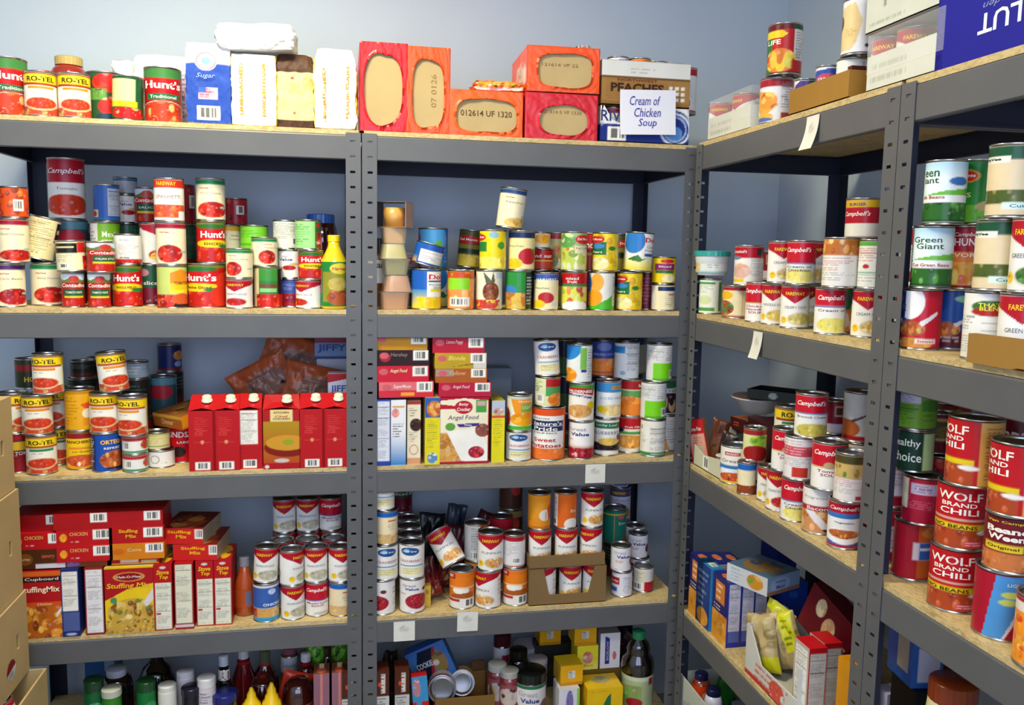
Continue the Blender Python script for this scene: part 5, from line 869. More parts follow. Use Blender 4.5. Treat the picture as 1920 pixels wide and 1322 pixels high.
NARR = ('narrow side of a red broth carton with white cap', 'red broth carton')
broth('A', 3, 379, .004, 'side', None, *NARR); broth('A', 3, 424, .004, 'side', None, *NARR)
broth('A', 3, 468, .012, 'nutr', 'red broth carton showing a tall white nutrition panel, third shelf', '', 'panelled broth carton', w=62)
broth('A', 3, 528, .004, 'wide', 'red broth carton turned to its wide soup-bowl front, third shelf', '', 'soup-bowl broth carton', w=94, d=64)
broth('A', 3, 585, .004, 'side', None, *NARR); broth('A', 3, 628, .004, 'side', None, *NARR)
# orange-brown meal box lying askew over the small tins
bx('meal', 'orange-brown dinner box tilted on top of small tins', 'tilted orange box', (115, 150, 36), {'base': [('bg', 'c8741c')], 'F': [('bg', 'b0601c'), ('b', .75, 1, 'e0a840'), ('t', 'Dinner', 0, .45, .8, .4, 'e8c888', .02)], 'R': [('bg', 'e0901c'), ('b', 0, .1, 'a8541c'), ('t', 'Quick', -.2, .5, .5, .5, 'f0e0b0', .02)], 'T': [('bg', '8c541c'), ('f', 0, .5, .7, .4, ('a86c24', '6c3c14', 'c89838', '4c2c10'), 24, 3, .3)]})
box('A', 3, 315, 'meal', df=.10, z=SURF[3]+.108, rot=-42, rx=9, solid=False, L='orange-brown dinner box lying tilted beside the bright red olive can')
# pouches and corn mix boxes behind the cartons
PO = [('bg', 'a8542c'), ('g', 0, 1, '9c5c44', 'b8582c', -3, 3), ('e', .1, .45, .7, .3, '8c6c60'), ('l', -.5, .5, .4, .7, 6, '6c3c28'), ('e', .6, .3, .12, .05, '241c18')]
for px, df, z, w, h, rz, ry, sd, L in [(545, .30, .20, 230, 150, 8, 20, 3, 'copper-coloured foil pouch rising to a point behind the red cartons'),
                                       (512, .25, .17, 180, 120, 0, -28, 5, 'copper foil pouch pointing left above the panelled red carton'),
                                       (588, .24, .15, 200, 120, 4, 12, 9, 'wide dull copper foil pouch lying over the right-hand red cartons')]:
    o, w_, t_, h_ = pouch('foil_pouch', w, h, 30, PO, seed=sd, wr=.008)
    place('A', 3, o, w_, t_, h_, px, df, z=SURF[3]+z-.03, rot=rz, ry=ry, solid=False); reg('A', 3, o, px, L=L, short='copper foil pouch', cat='food pouch', group='copper foil pouches on the third shelf')
bx('rearbox', 'plain carton behind the red broth cartons', 'plain rear carton', (250, 70, 145), {'base': [('bg', '8c2c24')]})
box('A', 3, 545, 'rearbox', df=.335)
bx('jiffy', 'white and blue corn muffin mix box with red corner', 'muffin mix box', (72, 40, 118), {'base': [('bg', 'dcdce0')], 'F': [('bg', 'dcdfe4'), ('p', [(-1, 1), (1, 1), (1, .9), (-1, .78)], 'b8202c'), ('b', 0, .2, 'e0b82c'), ('t', 'JIFFY', 0, .62, 1.6, .2, '2c6ab4', .05), ('t', 'CORN', -.2, .38, 1.1, .09, '5c5c6c', .02)]})
bx('jiffyd', '', '', (110, 38, 60), {'base': [('bg', '5c8cc0')], 'F': [('bg', '7c9cc8'), ('b', .78, 1, 'a02840'), ('b', 0, .12, '2c3c7c'), ('t', 'JIFFY', -.1, .5, 1.5, .42, '2c4c9c', .05)]})
zc = box('A', 3, 640, 'jiffy', df=.11, L='lower white corn muffin mix box, beside the right-hand red carton')
zc = box('A', 3, 640, 'jiffy', df=.11, z=zc+.0005, L='upper white corn muffin mix box standing by the slotted post')
box('A', 3, 626, 'jiffyd', df=.29, z=SURF[3]+.255, L='blue muffin mix box lying at the back near the post'); bx('prop', 'plain carton standing behind the muffin mix boxes', 'plain carton', (100, 38, 254), {'base': [('bg', 'b8bcc8')]})
box('A', 3, 627, 'prop', df=.29)
# ---- fourth shelf: stuffing boxes
ST = ('c8a040', '8c5c1c', 'd8bc5c', 'e0cc80', 'a8742c', '6c7c2c')
bx('stuffc', 'red stuffing box with black banner and casserole', 'black-banner stuffing box', (98, 45, 175), {'base': [('bg', 'a8181c')], 'F': [('bg', 'b0181c'), ('b', .93, 1, 'd8641c'), ('b', .84, .92, '241c1c'), ('fr', 0, .25, 1, .25, ('b8601c', 'd8902c', '8c3c14', 'e0ac48'), 40, 3, .22), ('b', .48, .54, 'd0501c'), ('p', [(.6, .35), (1, .5), (1, .44), (.65, .3)], 'e0dcd8'), ('t', 'Cupboard', .0, .88, 1.6, .055, 'e8dcd0', .02), ('t', 'StuffingMix', -.1, .72, 1.9, .11, 'f4e8c8', .03), ('t', 'Chicken', .1, .51, .7, .035, 'f0d090', .02)]})
bx('navbx', 'navy blue box showing its nutrition side', 'navy nutrition box', (42, 140, 178), {'base': [('bg', '1c2c6c')], 'F': [('bg', '1c2c6c'), ('nf', -.85, .85, .38, .96), ('r', -.85, .95, .08, .36, '4c5c94'), ('e', 0, .035, .6, .02, 'a8b0c8')]})
bx('rnut', 'red-edged box showing a long nutrition panel', 'red-edged nutrition box', (44, 140, 178), {'base': [('bg', '6c2c1c')], 'F': [('bg', '8c1c20'), ('nf', -.85, .9, .03, .97, 'e4e2e4')]})
bx('stuff', 'stuffing mix box front with yellow field and serving spoon', 'large stuffing mix box', (118, 45, 176), {'base': [('bg', 'a8141c')], 'F': [('bg', 'a8141c'), ('p', [(-1, .5), (-.1, .66), (1, .74), (1, 0), (-1, 0)], 'e8c41c'), ('f', .1, .3, 1., .22, ST, 50, 3, .2), ('fr', 0, .1, 1, .1, ST, 50, 4, .2), ('e', 0, .85, .62, .065, '8c0c18'), ('ring', 0, .85, .64, .07, 'd8a84c'), ('e', -.65, .5, .14, .05, '4c8c5c'), ('p', [(.55, .45), (1, .68), (1, .5), (.7, .38)], 'd8d4d0'), ('b', .98, 1, 'e8d020'),
   ('t', 'Malt-O-Meal', 0, .85, 1.0, .035, 'f0e0d8', .02), ('t', 'Stuffing Mix', -.02, .71, 1.8, .1, 'e8b020', .04, .1)], 'T': [('bg', 'a8141c'), ('b', .2, .7, 'd8c0a0'), ('b', .0, .2, 'e0c01c')]})
bx('stove', 'narrow red box end with yellow script and nutrition panel', 'red script-ended box', (44, 130, 178), {'base': [('bg', 'b0141c')], 'F': [('bg', 'b0141c'), ('nf', -.85, .9, .02, .72, 'e0e0cc'), ('r', -.8, -.3, .24, .27, 'b83048'), ('e', 0, .95, .35, .02, 'd8c8c8'), ('t', 'Stove', 0, .88, 1.4, .07, 'f0b81c', .05, .2), ('t', 'Top', .1, .8, 1., .07, 'f0b81c', .05, .2)], 'T': [('bg', 'a8141c'), ('f', .1, .5, .7, .4, ('d8a420', 'a83018'), 8, 3, .5)]})
bx('whend', 'narrow box end filled by a cream nutrition panel', 'cream-panelled box', (46, 130, 178), {'base': [('bg', 'a8141c')], 'F': [('bg', 'a01418'), ('nf', -.9, .85, .09, .98, 'dedcc4'), ('b', .03, .07, 'd0c8c8')]})
box('A', 4, 80, 'stuffc', df=.004); box('A', 4, 132, 'navbx', df=.002); box('A', 4, 177, 'rnut', df=.004); box('A', 4, 243, 'stuff', df=.003)
box('A', 4, 306, 'stove', df=.004, L='narrow red script-ended box beside the large stuffing mix front'); box('A', 4, 345, 'whend', df=.004)
box('A', 4, 384, 'stove', df=.015, L='middle one of the three narrow red script-ended boxes, fourth shelf'); box('A', 4, 418, 'stove', df=.015, L='rightmost narrow red script-ended box before the gap, fourth shelf')
def flat(n, c, ext=(), dims=(132, 110, 42)): bx(n, '', '', dims, {'base': [('bg', c)], 'F': [('bg', c)]+list(ext)})
SC = [('f', -.75, .5, .13, .25, ('e8a01c', 'd8841c'), 5, 3, .6), ('l', -.5, .1, .15, .35, 1, 'e8b0b0'), ('t', 'CHICKEN', -.2, .72, .65, .22, 'd8b060', .02), ('bc', .3, .95, .35, .95)]
flat('fch', 'b8141c', SC); flat('fst', 'b01418', [('t', 'Stuffing', -.3, .75, .7, .28, 'e8b01c', .04), ('t', 'Mix', -.2, .45, .4, .22, 'e8b01c', .04), ('bc', .25, .95, .35, .95)])
flat('for', 'd07c14', [('t', 'Corn', -.1, .6, .5, .2, 'ecd8b0', .0), ('e', -.7, .5, .25, .2, 'c86414'), ('bc', .3, .95, .4, .95)]); flat('fbr', '4c2810', [('e', -.6, .5, .3, .3, '7c4818'), ('t', 'Turkey', -.6, .5, .4, .15, 'd8c8a8', .02), ('t', 'savory', .3, .6, .5, .2, 'd86048', .02), ('r', -.2, .95, .02, .25, 'd0d0d8')], (120, 110, 50)); flat('fpl', 'a81418', [('bc', .3, .9, .4, .98)]); flat('fbr2', '7c3c1c', [('f', -.6, .5, .4, .4, ('8c6ca8', '4c5ca8', 'c8a8b0'), 6, 3, .5)], (125, 110, 14)); flat('fred2', '9c1c1c', [('r', -.5, .2, .3, .9, 'd8b8a8'), ('b', 0, .2, 'd8a020'), ('r', .3, .9, .2, .7, 'b0b094')], (125, 110, 14))
TOP4 = SURF[4]+.179
FL = 'flat-lying box, stuffing stack'
z = box('A', 4, 76, 'fbr', df=.012, z=TOP4, L='dark brown flat box on the leftmost stuffing boxes, fourth shelf')
z = box('A', 4, 74, 'fch', df=.014, z=z, L='red flat box with small gold lettering on the dark brown box'); box('A', 4, 70, 'fpl', df=.03, z=z, L='topmost red flat box on the dark brown box stack')
z = box('A', 4, 160, 'fbr2', df=.014, z=TOP4, L='thin brown and violet flat box over the navy nutrition box')
z = box('A', 4, 159, 'fch', df=.010, z=z, L='lowest red flat box with chef badge, second stack, fourth shelf'); z = box('A', 4, 158, 'fch', df=.012, z=z, L='middle red flat box with chef badge, second stack, fourth shelf'); box('A', 4, 153, 'fpl', df=.012, z=z, L='topmost red flat box of the second stack, fourth shelf', rot=1)
z = box('A', 4, 250, 'fred2', df=.014, z=TOP4, L='thin red flat box directly over the large stuffing mix front')
z = box('A', 4, 257, 'for', df=.010, z=z, L='orange flat box in the stuffing stack, under red boxes', rot=0); z = box('A', 4, 256, 'fst', df=.012, z=z, L='red flat box with yellow script lying on the orange flat box'); box('A', 4, 254, 'fpl', df=.014, z=z, L='topmost red flat box above the large stuffing mix front')
bx('angr', 'red box lying with brown picture top', 'angled red box', (112, 150, 42), {'base': [('bg', 'b8a890')], 'F': [('bg', 'c8201c'), ('t', 'Stuffing', -.1, .75, 1.1, .25, 'ecb41c', .04), ('t', 'Mix', 0, .48, .5, .22, 'ecb41c', .04), ('bc', .62, 1., .35, .95)], 'T': [('bg', '6c1c14'), ('f', 0, .4, .8, .4, ('8c3c1c', 'b8742c', '5c1c10'), 20, 3, .4)], 'R': [('bg', 'a89c84'), ('l', -.9, .9, .1, .9, 4, '7c7464')]})
z = box('A', 4, 366, 'angr', df=.02, z=TOP4, rot=-6, L='lower angled red box over the narrow script-ended boxes')
box('A', 4, 340, 'angr', df=.03, z=z, rot=-10, L='upper angled red box with dark picture top, fourth shelf')
# orange sauce bottle in the gap
o, r, h = bottle('sauce_bottle', [(16, 0), (25, 2), (27, 10), (27, 70), (24, 95), (14, 125), (12, 140)], 'a8481c', (14, 135, 160, '8c8c94'), (27.5, 25, 75, [('bg', 'b04c20'), ('r', .1, .5, .1, .9, '6c6c84')]))
place('A', 4, o, .05, .05, h, 457, .06); reg('A', 4, o, 457, L='orange-brown sauce bottle between red boxes and soup cans, fourth shelf', short='orange-brown bottle', cat='bottle')
put('A', 4, .045, [(493, 'cc.onion', 0), (493, 's.fwmush', -12, {'t': 3})])
put('A', 4, .045, [(541, 's.fwmush', 15), (539, 's.fwmush', 48)])
put('A', 4, .05, [(586, 's.camm', 0), (584, 's.fwmush', -4)])
put('A', 4, .05, [(631, 's.bluband', 0), (630, 's.fwmush', 14)])
for k, dep in enumerate((.125, .20, .275)):
    put('A', 4, dep, [(531+3*k, 's.fwmush', 10), (529+4*k, 's.fwmush', 20)]+([(533, 's.fwmush', 0)] if k == 1 else []))
    put('A', 4, dep, [(578-2*k, 's.camm', 10), (577-k, 's.fwmush', -20)]+([(575, 's.fwmush', -5)] if k == 1 else []))
    put('A', 4, dep, [(627-4*k, 's.fwmush', 10), (625-4*k, 's.camm', -10)]+([(618, 's.camm', 5)] if k == 1 else []))
# ---- bottom shelf bottles
S5 = SURF[5]
TOPS = {('A', 5, k): v for k, v in {173: 1273, 272: 1275, 207: 1290, 213: 1252, 288: 1226, 312: 1283, 346: 1257, 357: 1287, 386: 1269, 418: 1228, 455: 1217, 495: 1218, 490: 1262, 542: 1212, 573: 1224, 558: 1272, 470: 1288, 508: 1279, 419: 1297, 614: 1212}.items()}
def bot(u, s, px, df, name, prof, body, cap, label, L, cat='bottle', z=None, tilt=0, top=None, **k):
    o, r, h = bottle(name, prof, body, cap, label, **k)
    top = top or TOPS.get((u, s, px))
    if top:
        f = (z_for(u, px, df+r, top)-(SURF[s] if z is None else z))/h; f = max(.6, min(1.7, f)); o.scale = (1+(f-1)*.25, o.scale[1]*(1+(f-1)*.25), f); r *= 1+(f-1)*.25; h *= f
    place(u, s, o, 2*r, 2*r, h, px, df, z=z)
    x, y = o.matrix_world.translation[:2]; a = facing(x, y); zz = o.matrix_world.translation[2]
    sc = o.scale.copy(); o.matrix_world = Matrix.Translation((x, y, zz)) @ Matrix.Rotation(a, 4, 'Z') @ Matrix.Rotation(math.radians(tilt), 4, 'Y') @ Matrix.Diagonal((*sc, 1))
    reg(u, s, o, px, L=L, short=name.replace('_', ' '), cat=cat); return o
SH = lambda h: [(22, 0), (23, 3), (23, h-4), (22, h)]
bot('A', 5, 173, .02, 'cheese_shaker', SH(175), '0c3a1e', (23.4, 168, 190, '0e3c20'), (23.4, 20, 165, [('bg', '145c34'), ('f', 0, .65, .7, .2, ('2c8454', '9cc8a8', '3c9464'), 14, 3, .4)]), 'dark green cheese shaker, left one, bottom shelf of left unit')
bot('A', 5, 272, .02, 'cheese_shaker', SH(170), '0e4420', (23.4, 165, 186, '0e4420'), (23.4, 20, 163, [('bg', '147034'), ('f', .3, .65, .6, .2, ('3c9454', 'b8d8a8'), 12, 3, .4)]), 'bright green cheese shaker beside the big dark bottle, bottom shelf')
bot('A', 5, 207, .01, 'spice_shaker', SH(165), '2c7c20', (24, 160, 176, 'b8bcac'), None, 'light green shaker with white lid, bottom shelf of left unit', mat=PLAST)
bot('A', 5, 213, .12, 'jelly_jar', [(38, 0), (42, 5), (42, 150), (36, 172), (26, 180)], '140c0c', (26, 180, 200, 'c8ccd4', 'a8acb8'), None, 'near-black jar with pale round lid behind the green shakers', 'jar')
bot('A', 5, 288, .19, 'dark_jug', [(50, 0), (56, 6), (58, 120), (54, 190), (40, 240), (22, 260), (18, 275)], '0c0a0c', (20, 268, 292, '1c1418'), None, 'big near-black jug at the back of the bottom shelf')
bot('A', 5, 312, .02, 'spice_canister', SH(172), 'd4d4cc', (22.5, 166, 184, 'd8d8d0'), None, 'slim white canister left of the black lidded tub, bottom shelf', 'canister', mat=PLAST)
bot('A', 5, 346, .09, 'spice_canister', SH(180), 'dcdce0', (22.5, 174, 192, 'd8d8dc'), None, 'white canister standing behind the dark lid, bottom shelf', 'canister', mat=PLAST)
bot('A', 5, 357, .015, 'dark_tub', SH(168), '14141c', (25, 160, 178, '18182c'), None, 'small black-lidded bottle between the white canisters', mat=PLAST)
bot('A', 5, 386, .02, 'sprinkle_bottle', SH(172), 'c8c0c8', (23, 168, 188, 'dcdcdc'), (23.4, 20, 165, [('bg', 'd4ccd0'), ('b', .0, .7, '9c2434'), ('l', -.8, .8, .75, .95, 4, '6c6c8c')]), 'white-lidded sprinkle bottle with red foot, bottom shelf', mat=PLAST)
bot('A', 5, 418, .075, 'steak_sauce_bottle', [(30, 0), (32, 4), (32, 120), (28, 150), (14, 185), (12, 225)], '0c0a0c', (13, 222, 252, 'c0c8d4'), (15.5, 178, 212, [('bg', 'd8d8d0'), ('t', 'A1', 0, .5, 1.2, .7, '8c2c3c', .05)]), 'black sauce bottle with white cap and lettered neck label')
bot('A', 5, 419, .01, 'blue_lidded_jar', [(30, 0), (33, 5), (33, 140), (30, 150)], '24242c', (34, 148, 168, '1c2470'), None, 'dark jar with wide navy blue lid at the front edge', 'jar')
bot('A', 5, 455, .18, 'ketchup_bottle', [(30, 0), (33, 5), (33, 150), (18, 200), (15, 215)], '6c1018', (15, 212, 245, 'd8d8d8'), (19, 180, 206, [('bg', 'a01c28'), ('b', 0, .2, 'e0d8d4')]), 'dark red bottle with white cap and red neck label')
bot('A', 5, 495, .19, 'dressing_bottle', [(38, 0), (42, 6), (42, 130), (34, 170), (17, 205), (15, 215)], '4c1010', (17, 212, 262, '5c6448'), (18, 196, 214, [('bg', 'b03c2c')]), 'syrup bottle with olive-green neck, bottom shelf of left unit')
bot('A', 5, 490, .10, 'syrup_bottle', [(38, 0), (42, 6), (43, 120), (34, 170), (20, 195)], '3c0c0c', (16, 190, 206, '5c1410'), None, 'dark red syrup bottle body behind the mustard bottles')
bot('A', 5, 542, .25, 'relish_jar', [(24, 0), (27, 5), (27, 200), (23, 220)], '5c3420', (24, 215, 238, '8c5464'), (27.4, 140, 205, [('bg', 'c8c8c8'), ('t', 'Smoke', 0, .5, 1.2, .3, '7c7c8c', .02)]), 'jar with mauve lid and white label under the shelf beam', 'jar')
bot('A', 5, 573, .14, 'barbecue_bottle', [(30, 0), (34, 5), (34, 120), (24, 165), (15, 190)], '4c0c14', (14.5, 196, 222, 'd4d4d4'), (16.5, 165, 195, [('bg', '9c1424'), ('b', 0, .35, 'd0d0d0')]), 'red-banded bottle with white cap right of centre, bottom shelf')
bot('A', 5, 558, .055, 'barbecue_bottle', [(40, 0), (44, 6), (44, 140), (38, 175), (24, 192)], '3c0c0c', None, (44.5, 30, 120, [('bg', 'dcd8d0'), ('b', .8, 1, '9c2414'), ('p', [(-.8, .8), (.8, .8), (0, .4)], '9c2414'), ('t', 'FAREWAY', 0, .86, .9, .1, 'e0a820', .04)]), 'wide dark barbecue bottle with red pointed white label')
for px, dz, L in ((470, 0, 'left yellow mustard squeeze bottle at the front, bottom shelf'), (508, 6, 'right yellow mustard squeeze bottle, taller, bottom shelf')):
    bot('A', 5, px, .02, 'mustard_bottle', [(26, 0), (29, 4), (30, 110), (25, 140), (19, 148), (18, 152+dz), (13, 160+dz), (12, 172+dz), (7, 182+dz), (5, 190+dz), (1, 193+dz)], 'e8c010', None, None, L, mat=PLAST)
o, w_, t_, h_ = pouch('sauce_packet', 90, 150, 30, [('bg', 'b8341c'), ('e', 0, .6, .5, .3, 'c8441c')], seed=4); place('A', 5, o, w_, t_, h_, 536, .12, dz=.02, ry=15, solid=False); reg('A', 5, o, 536, L='orange-red packet between two dark bottles, bottom shelf', short='orange packet', cat='food pouch')
for px, L in ((596, 'left green foil bag behind the brown cartons, bottom shelf'), (632, 'right green foil bag next to the slotted post, bottom shelf')):
    o, w_, t_, h_ = pouch('green_foil_bag', 75, 245, 35, [('bg', '4c8c1c'), ('f', 0, .8, .7, .15, ('7ccc3c', '2c6c1c', 'a8dc5c', '1c4c14'), 20, 3, .3), ('b', 0, .6, '1c3410')], seed=int(px), wr=.006); place('A', 5, o, w_, t_, h_, px, .2, solid=False); reg('A', 5, o, px, L=L, short='green foil bag', cat='food bag', group='green foil bags on the bottom shelf')
bot('A', 5, 614, .15, 'dark_bottle', [(20, 0), (24, 5), (24, 180), (12, 215), (10, 240)], '2c2810', (12, 235, 258, '2c2818'), None, 'slim dark olive bottle between the two green foil bags')
CH = (z_for('A', 620, .015, 1262)-SURF[5])*1000
bx('candy', 'brown mix box with red and white lettering', 'brown lettered box', (40, 60, CH), {'base': [('bg', '4c281c')], 'T': [('bg', '4c2418')], 'F': [('bg', '4c2418'), ('b', .0, .66, 'c0c0bc'), ('l', -.9, .9, 0, .64, 18, '5c5c5c'), ('r', -.1, .45, .7, .96, 'd8d0c4'), ('l', -.1, .45, .7, .96, 6, '5c2c1c'), ('e', -.3, .82, .22, .03, 'c84c34')]})
bx('candyp', 'mauve-fronted brown mix box', 'mauve brown box', (42, 60, CH), {'base': [('bg', '6c3024')], 'T': [('bg', '6c3c2c'), ('r', -.3, .3, .5, 1, 'd8c4a0'), ('f', 0, .3, .6, .25, ('c8543c', '8c6c3c'), 8, 3, .4)], 'F': [('bg', '8c6070'), ('r', -.15, .15, .3, 1, 'c87c74')]})
for px, n, dp, L in ((603, 'candyp', .045, 'left mauve-fronted brown box, bottom shelf of left unit'), (637, 'candyp', .045, 'right mauve-fronted brown box, bottom shelf of left unit')): box('A', 5, px, n, df=dp-.03, L=L, rx=0)
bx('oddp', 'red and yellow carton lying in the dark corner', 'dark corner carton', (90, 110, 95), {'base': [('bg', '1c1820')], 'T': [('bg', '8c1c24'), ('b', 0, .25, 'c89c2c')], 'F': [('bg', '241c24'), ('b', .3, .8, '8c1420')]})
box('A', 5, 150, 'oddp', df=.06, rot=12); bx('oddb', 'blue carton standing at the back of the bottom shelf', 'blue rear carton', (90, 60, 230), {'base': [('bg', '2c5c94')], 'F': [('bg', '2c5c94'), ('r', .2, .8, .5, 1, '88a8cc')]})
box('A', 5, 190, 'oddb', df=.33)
# the two bottles beside the slotted post, second shelf
TOPS.update({('A', 2, 626): 441, ('A', 2, 601): 402})
bot('A', 2, 626, .012, 'sauce_bottle', [(30, 0), (34, 5), (34, 100), (33, 120), (17, 152), (15, 160), (15, 170)], 'e0c41c', (16, 168, 184, 'e8cc1c'), [(34.5, 8, 118, [('bg', '1c7c34'), ('r', -.6, 1, .1, .78, '8c8c2c'), ('f', .25, .2, .6, .18, ('a8542c', 'c8783c', '8c3c20'), 10, 3, .4), ('f', .2, .5, .5, .15, ('b8a44c', 'c8bc6c'), 8, 3, .4), ('e', .3, .85, .5, .12, 'd8c83c'), ('r', -1.2, -.7, .3, .85, 'b05c6c'), ('t', 'Harvest', .3, .85, .8, .08, 'b02c34', .02, .3)])], 'green and yellow sauce bottle with yellow cap beside the slotted post', 'bottle')
bot('A', 2, 601, .17, 'blue_lidded_jar', [(40, 0), (45, 5), (45, 150), (40, 175), (34, 190)], '3c1414', (36, 186, 206, '2c5cb0'), None, 'large dark jar with blue lid behind the green-topped cans', 'jar')
# ---- top shelf
put('A', 1, .05, [(77, 'c.rotel', 0)]); put('A', 1, .055, [(22, 'h.huntss', 16)]); put('A', 1, .06, [(-42, 'h.huntss', 0)]); put('A', 1, .05, [(136, 'c.rotel', 5)]); put('A', 1, .055, [(240, 'c.lghtg2', 0, {'t': 2})]) if 'lghtg2' in D else None
TOPS.update({('A', 1, 121): 107, ('A', 1, 75): 134})
bot('A', 1, 121, .17, 'sauce_jar', [(32, 0), (41, 6), (42, 90), (38, 112), (29, 122)], '8c2414', (31, 122, 139, 'b8a060', 'a89050'), (42.3, 20, 85, [('bg', 'a03020'), ('f', 0, .5, .8, .4, TOM, 10, 3, .5)]), 'tall pasta sauce jar with gold lid on the top shelf', 'jar')
bot('A', 1, 75, .17, 'sauce_jar', [(30, 0), (38, 6), (38, 88), (28, 104)], '24388c', (27, 104, 116, 'a82424'), None, 'blue jar with red lid behind the first yellow-banded can', 'jar')
put('A', 1, .10, [(193, 'w.tomgr', 5)]); put('A', 1, .065, [(298, 'h.huntss', 0)])
# =================================================================== MIDDLE UNIT
# ---- top shelf: shrink-wrapped cases
def wrapped(u, s, px, df, dims, col, hole, txt, L, z=None, rot=0, seed=1, ops=()):
    """case in coloured film with the board showing through an opening in the film. hole = (cx, cy, rx, ry, power)"""
    w, d, h = [q/1000 for q in dims]; root = empty('wrapped_case'); b = MB()
    b.box(-w/2+.0015, w/2-.0015, -d/2+.0015, d/2-.0015, .001, h-.0015); core = b.build('inner_carton', [KRAFT], root, col=False)
    # film: front face grid with opening, other faces whole
    nx, ny = int(w*1000/2.5), int(h*1000/2.5); x, y = np.meshgrid(np.linspace(-1, 1, nx), np.linspace(0, 1, ny)); x = x.ravel(); y = y.ravel()
    cx, cy, rx, ry, pw = hole; wob = 1+.025*np.sin(np.arctan2(y-cy, x-cx)*3+seed)
    q = (np.abs((x-cx)/rx)**pw+np.abs((y-cy)/ry)**pw)**(1/pw)/wob; c = np.array(hexlin(col))
    # snap vertices near the rim onto it so that the edge is smooth
    near = np.abs(q-1) < .10; q2 = np.where(near, 1., q); sc = np.where(near, 1/np.maximum(q, 1e-3), 1.)
    X = cx+(x-cx)*sc; Y = cy+(y-cy)*sc; edge = (np.abs(x) > .999) | (y < .001) | (y > .999); X = np.where(edge, x, X); Y = np.where(edge, y, Y)
    wr = (vnoise(x*4+q*2, y*4-q*3, seed)-.5)*.004+(vnoise(x*10, y*9+q*4, seed+2)-.5)*.0015; wr = np.where(edge, 0, wr)
    V = np.stack([X*w/2, -d/2-.0012-np.abs(wr)-.0025*near, Y*h], 1); F = [f for f in grid_faces(nx, ny) if min(q2[f[0]], q2[f[1]], q2[f[2]], q2[f[3]]) >= .999]
    shade = np.ones((len(x), 1))
    C = c*shade; b = MB(); b.add(V, F, 0, True, C)
    for (ax, sg) in (('x', 1), ('x', -1), ('y', 1), ('z', 1)):
        n1, n2 = 24, 24; a, e = np.meshgrid(np.linspace(-1, 1, n1), np.linspace(0, 1, n2)); a = a.ravel(); e = e.ravel()
        off = (vnoise(a*5, e*6, seed+8)-.5)*.005*(1-a**6)*(1-(2*e-1)**6)
        if ax == 'x': V = np.stack([sg*(w/2+.0005+off), a*d/2*sg, e*h], 1)
        elif ax == 'y': V = np.stack([-a*w/2, d/2+.0005+off, e*h], 1)
        else: V = np.stack([a*w/2, (e-.5)*d, h+.0005+np.abs(off)], 1)
        CC = np.tile(c, (len(a), 1))
        if ax == 'x' and ops: CC = paint(ops, a, e, d*500, h*1000)
        b.add(V, grid_faces(n1, n2), 0, True, CC)
    film = b.build('film_wrap', [FOIL], root)
    if txt:
        b = MB()
        for i, tx, ty, F2, cc in texts(txt): b.add(np.stack([tx*w/2, 0*tx-d/2+.0012-.0006, ty*h], 1), F2, 0, False, cc)
        b.build('printed_code', [KRAFTC], root)
    x_, y_, z_ = place(u, s, root, w, d, h, px, df, z=z, rot=rot); reg(u, s, root, px, L=L, short='wrapped case', cat='package', group='film-wrapped cases on the top shelf'); return z_+h
wrapped('B', 1, 720, .006, (121, 250, 221), 'd41a24', (-.05, .47, .8, .4, 2.6), [], 'upright red film-wrapped case, leftmost of the wrapped cases', seed=1)
wrapped('B', 1, 803, .006, (113, 250, 217), 'e8501a', (-.02, .46, .72, .39, 3.2), [('t', '07 0126', .25, .5, .25, .38, '9c7c4c', .0, 0, 90)], 'upright orange film-wrapped case beside the upright red one', seed=2)
zo = wrapped('B', 1, 912, .006, (194, 240, 116), 'ec5c18', (0, .45, .82, .36, 3.5), [('t', '012614 UF 1320', .0, .5, 1.4, .13, '5c4828', .01)], 'low orange wrapped case printed with a number, lying flat', seed=3)
zr = wrapped('B', 1, 1053, .006, (199, 240, 119), 'c81e2c', (.06, .42, .66, .33, 2.4), [('t', '021814 5 VF 1320', .0, .6, 1.1, .07, '8c6c3c', .0)], 'lower red film-wrapped case with an orange case on top', seed=4)
wrapped('B', 1, 1057, .008, (196, 240, 117), 'e85018', (.05, .47, .74, .37, 3.6), [('t', '121614 VF 22', -.1, .6, 1.0, .07, '8c6c3c', .0)], 'orange film-wrapped case stacked on the red one', z=zr+.004, seed=5, rot=-1.5, ops=[('bg', 'e85018'), ('f', .2, .4, .7, .35, ('d8b8a8', 'a89cac', 'e87048'), 14, 3, .35)])
o, w_, d_, h_ = bag('candy_packet', 128, 80, 26, {'base': [('bg', 'e0602c')], 'F': [('bg', 'e06020'), ('fr', 0, .6, 1, .35, ('e0a020', 'd83c1c', 'ece0d8', '5c2c1c'), 22, 3, .5), ('b', 0, .3, 'e4dcd8')], 'T': [('bg', 'e8702c'), ('f', 0, .5, .8, .4, ('e0b020', '8c2c1c', 'e8e0d8'), 18, 3, .3)]}, FOIL, .6, .006, 4)
place('B', 1, o, w_, d_, h_, 936, .03, z=zo+.006, rot=-3, solid=False); reg('B', 1, o, 936, L='small orange and white candy packet lying on the low orange case', short='candy packet', cat='candy packet')
o, w_, d_, h_ = bag('candy_packet', 45, 60, 12, {'base': [('bg', '3c3030')], 'F': [('bg', '2c2424'), ('f', 0, .5, .9, .4, ('d8d0c8', '2c2020', '8c2c24'), 8, 3, .5)]}, FOIL, .6, .004, 5)
place('B', 1, o, w_, d_, h_, 1096, .05, z=zr+.004+.117+.005, solid=False); reg('B', 1, o, 1096, L='tiny black and white packet on the topmost orange case', short='dark packet', cat='candy packet')
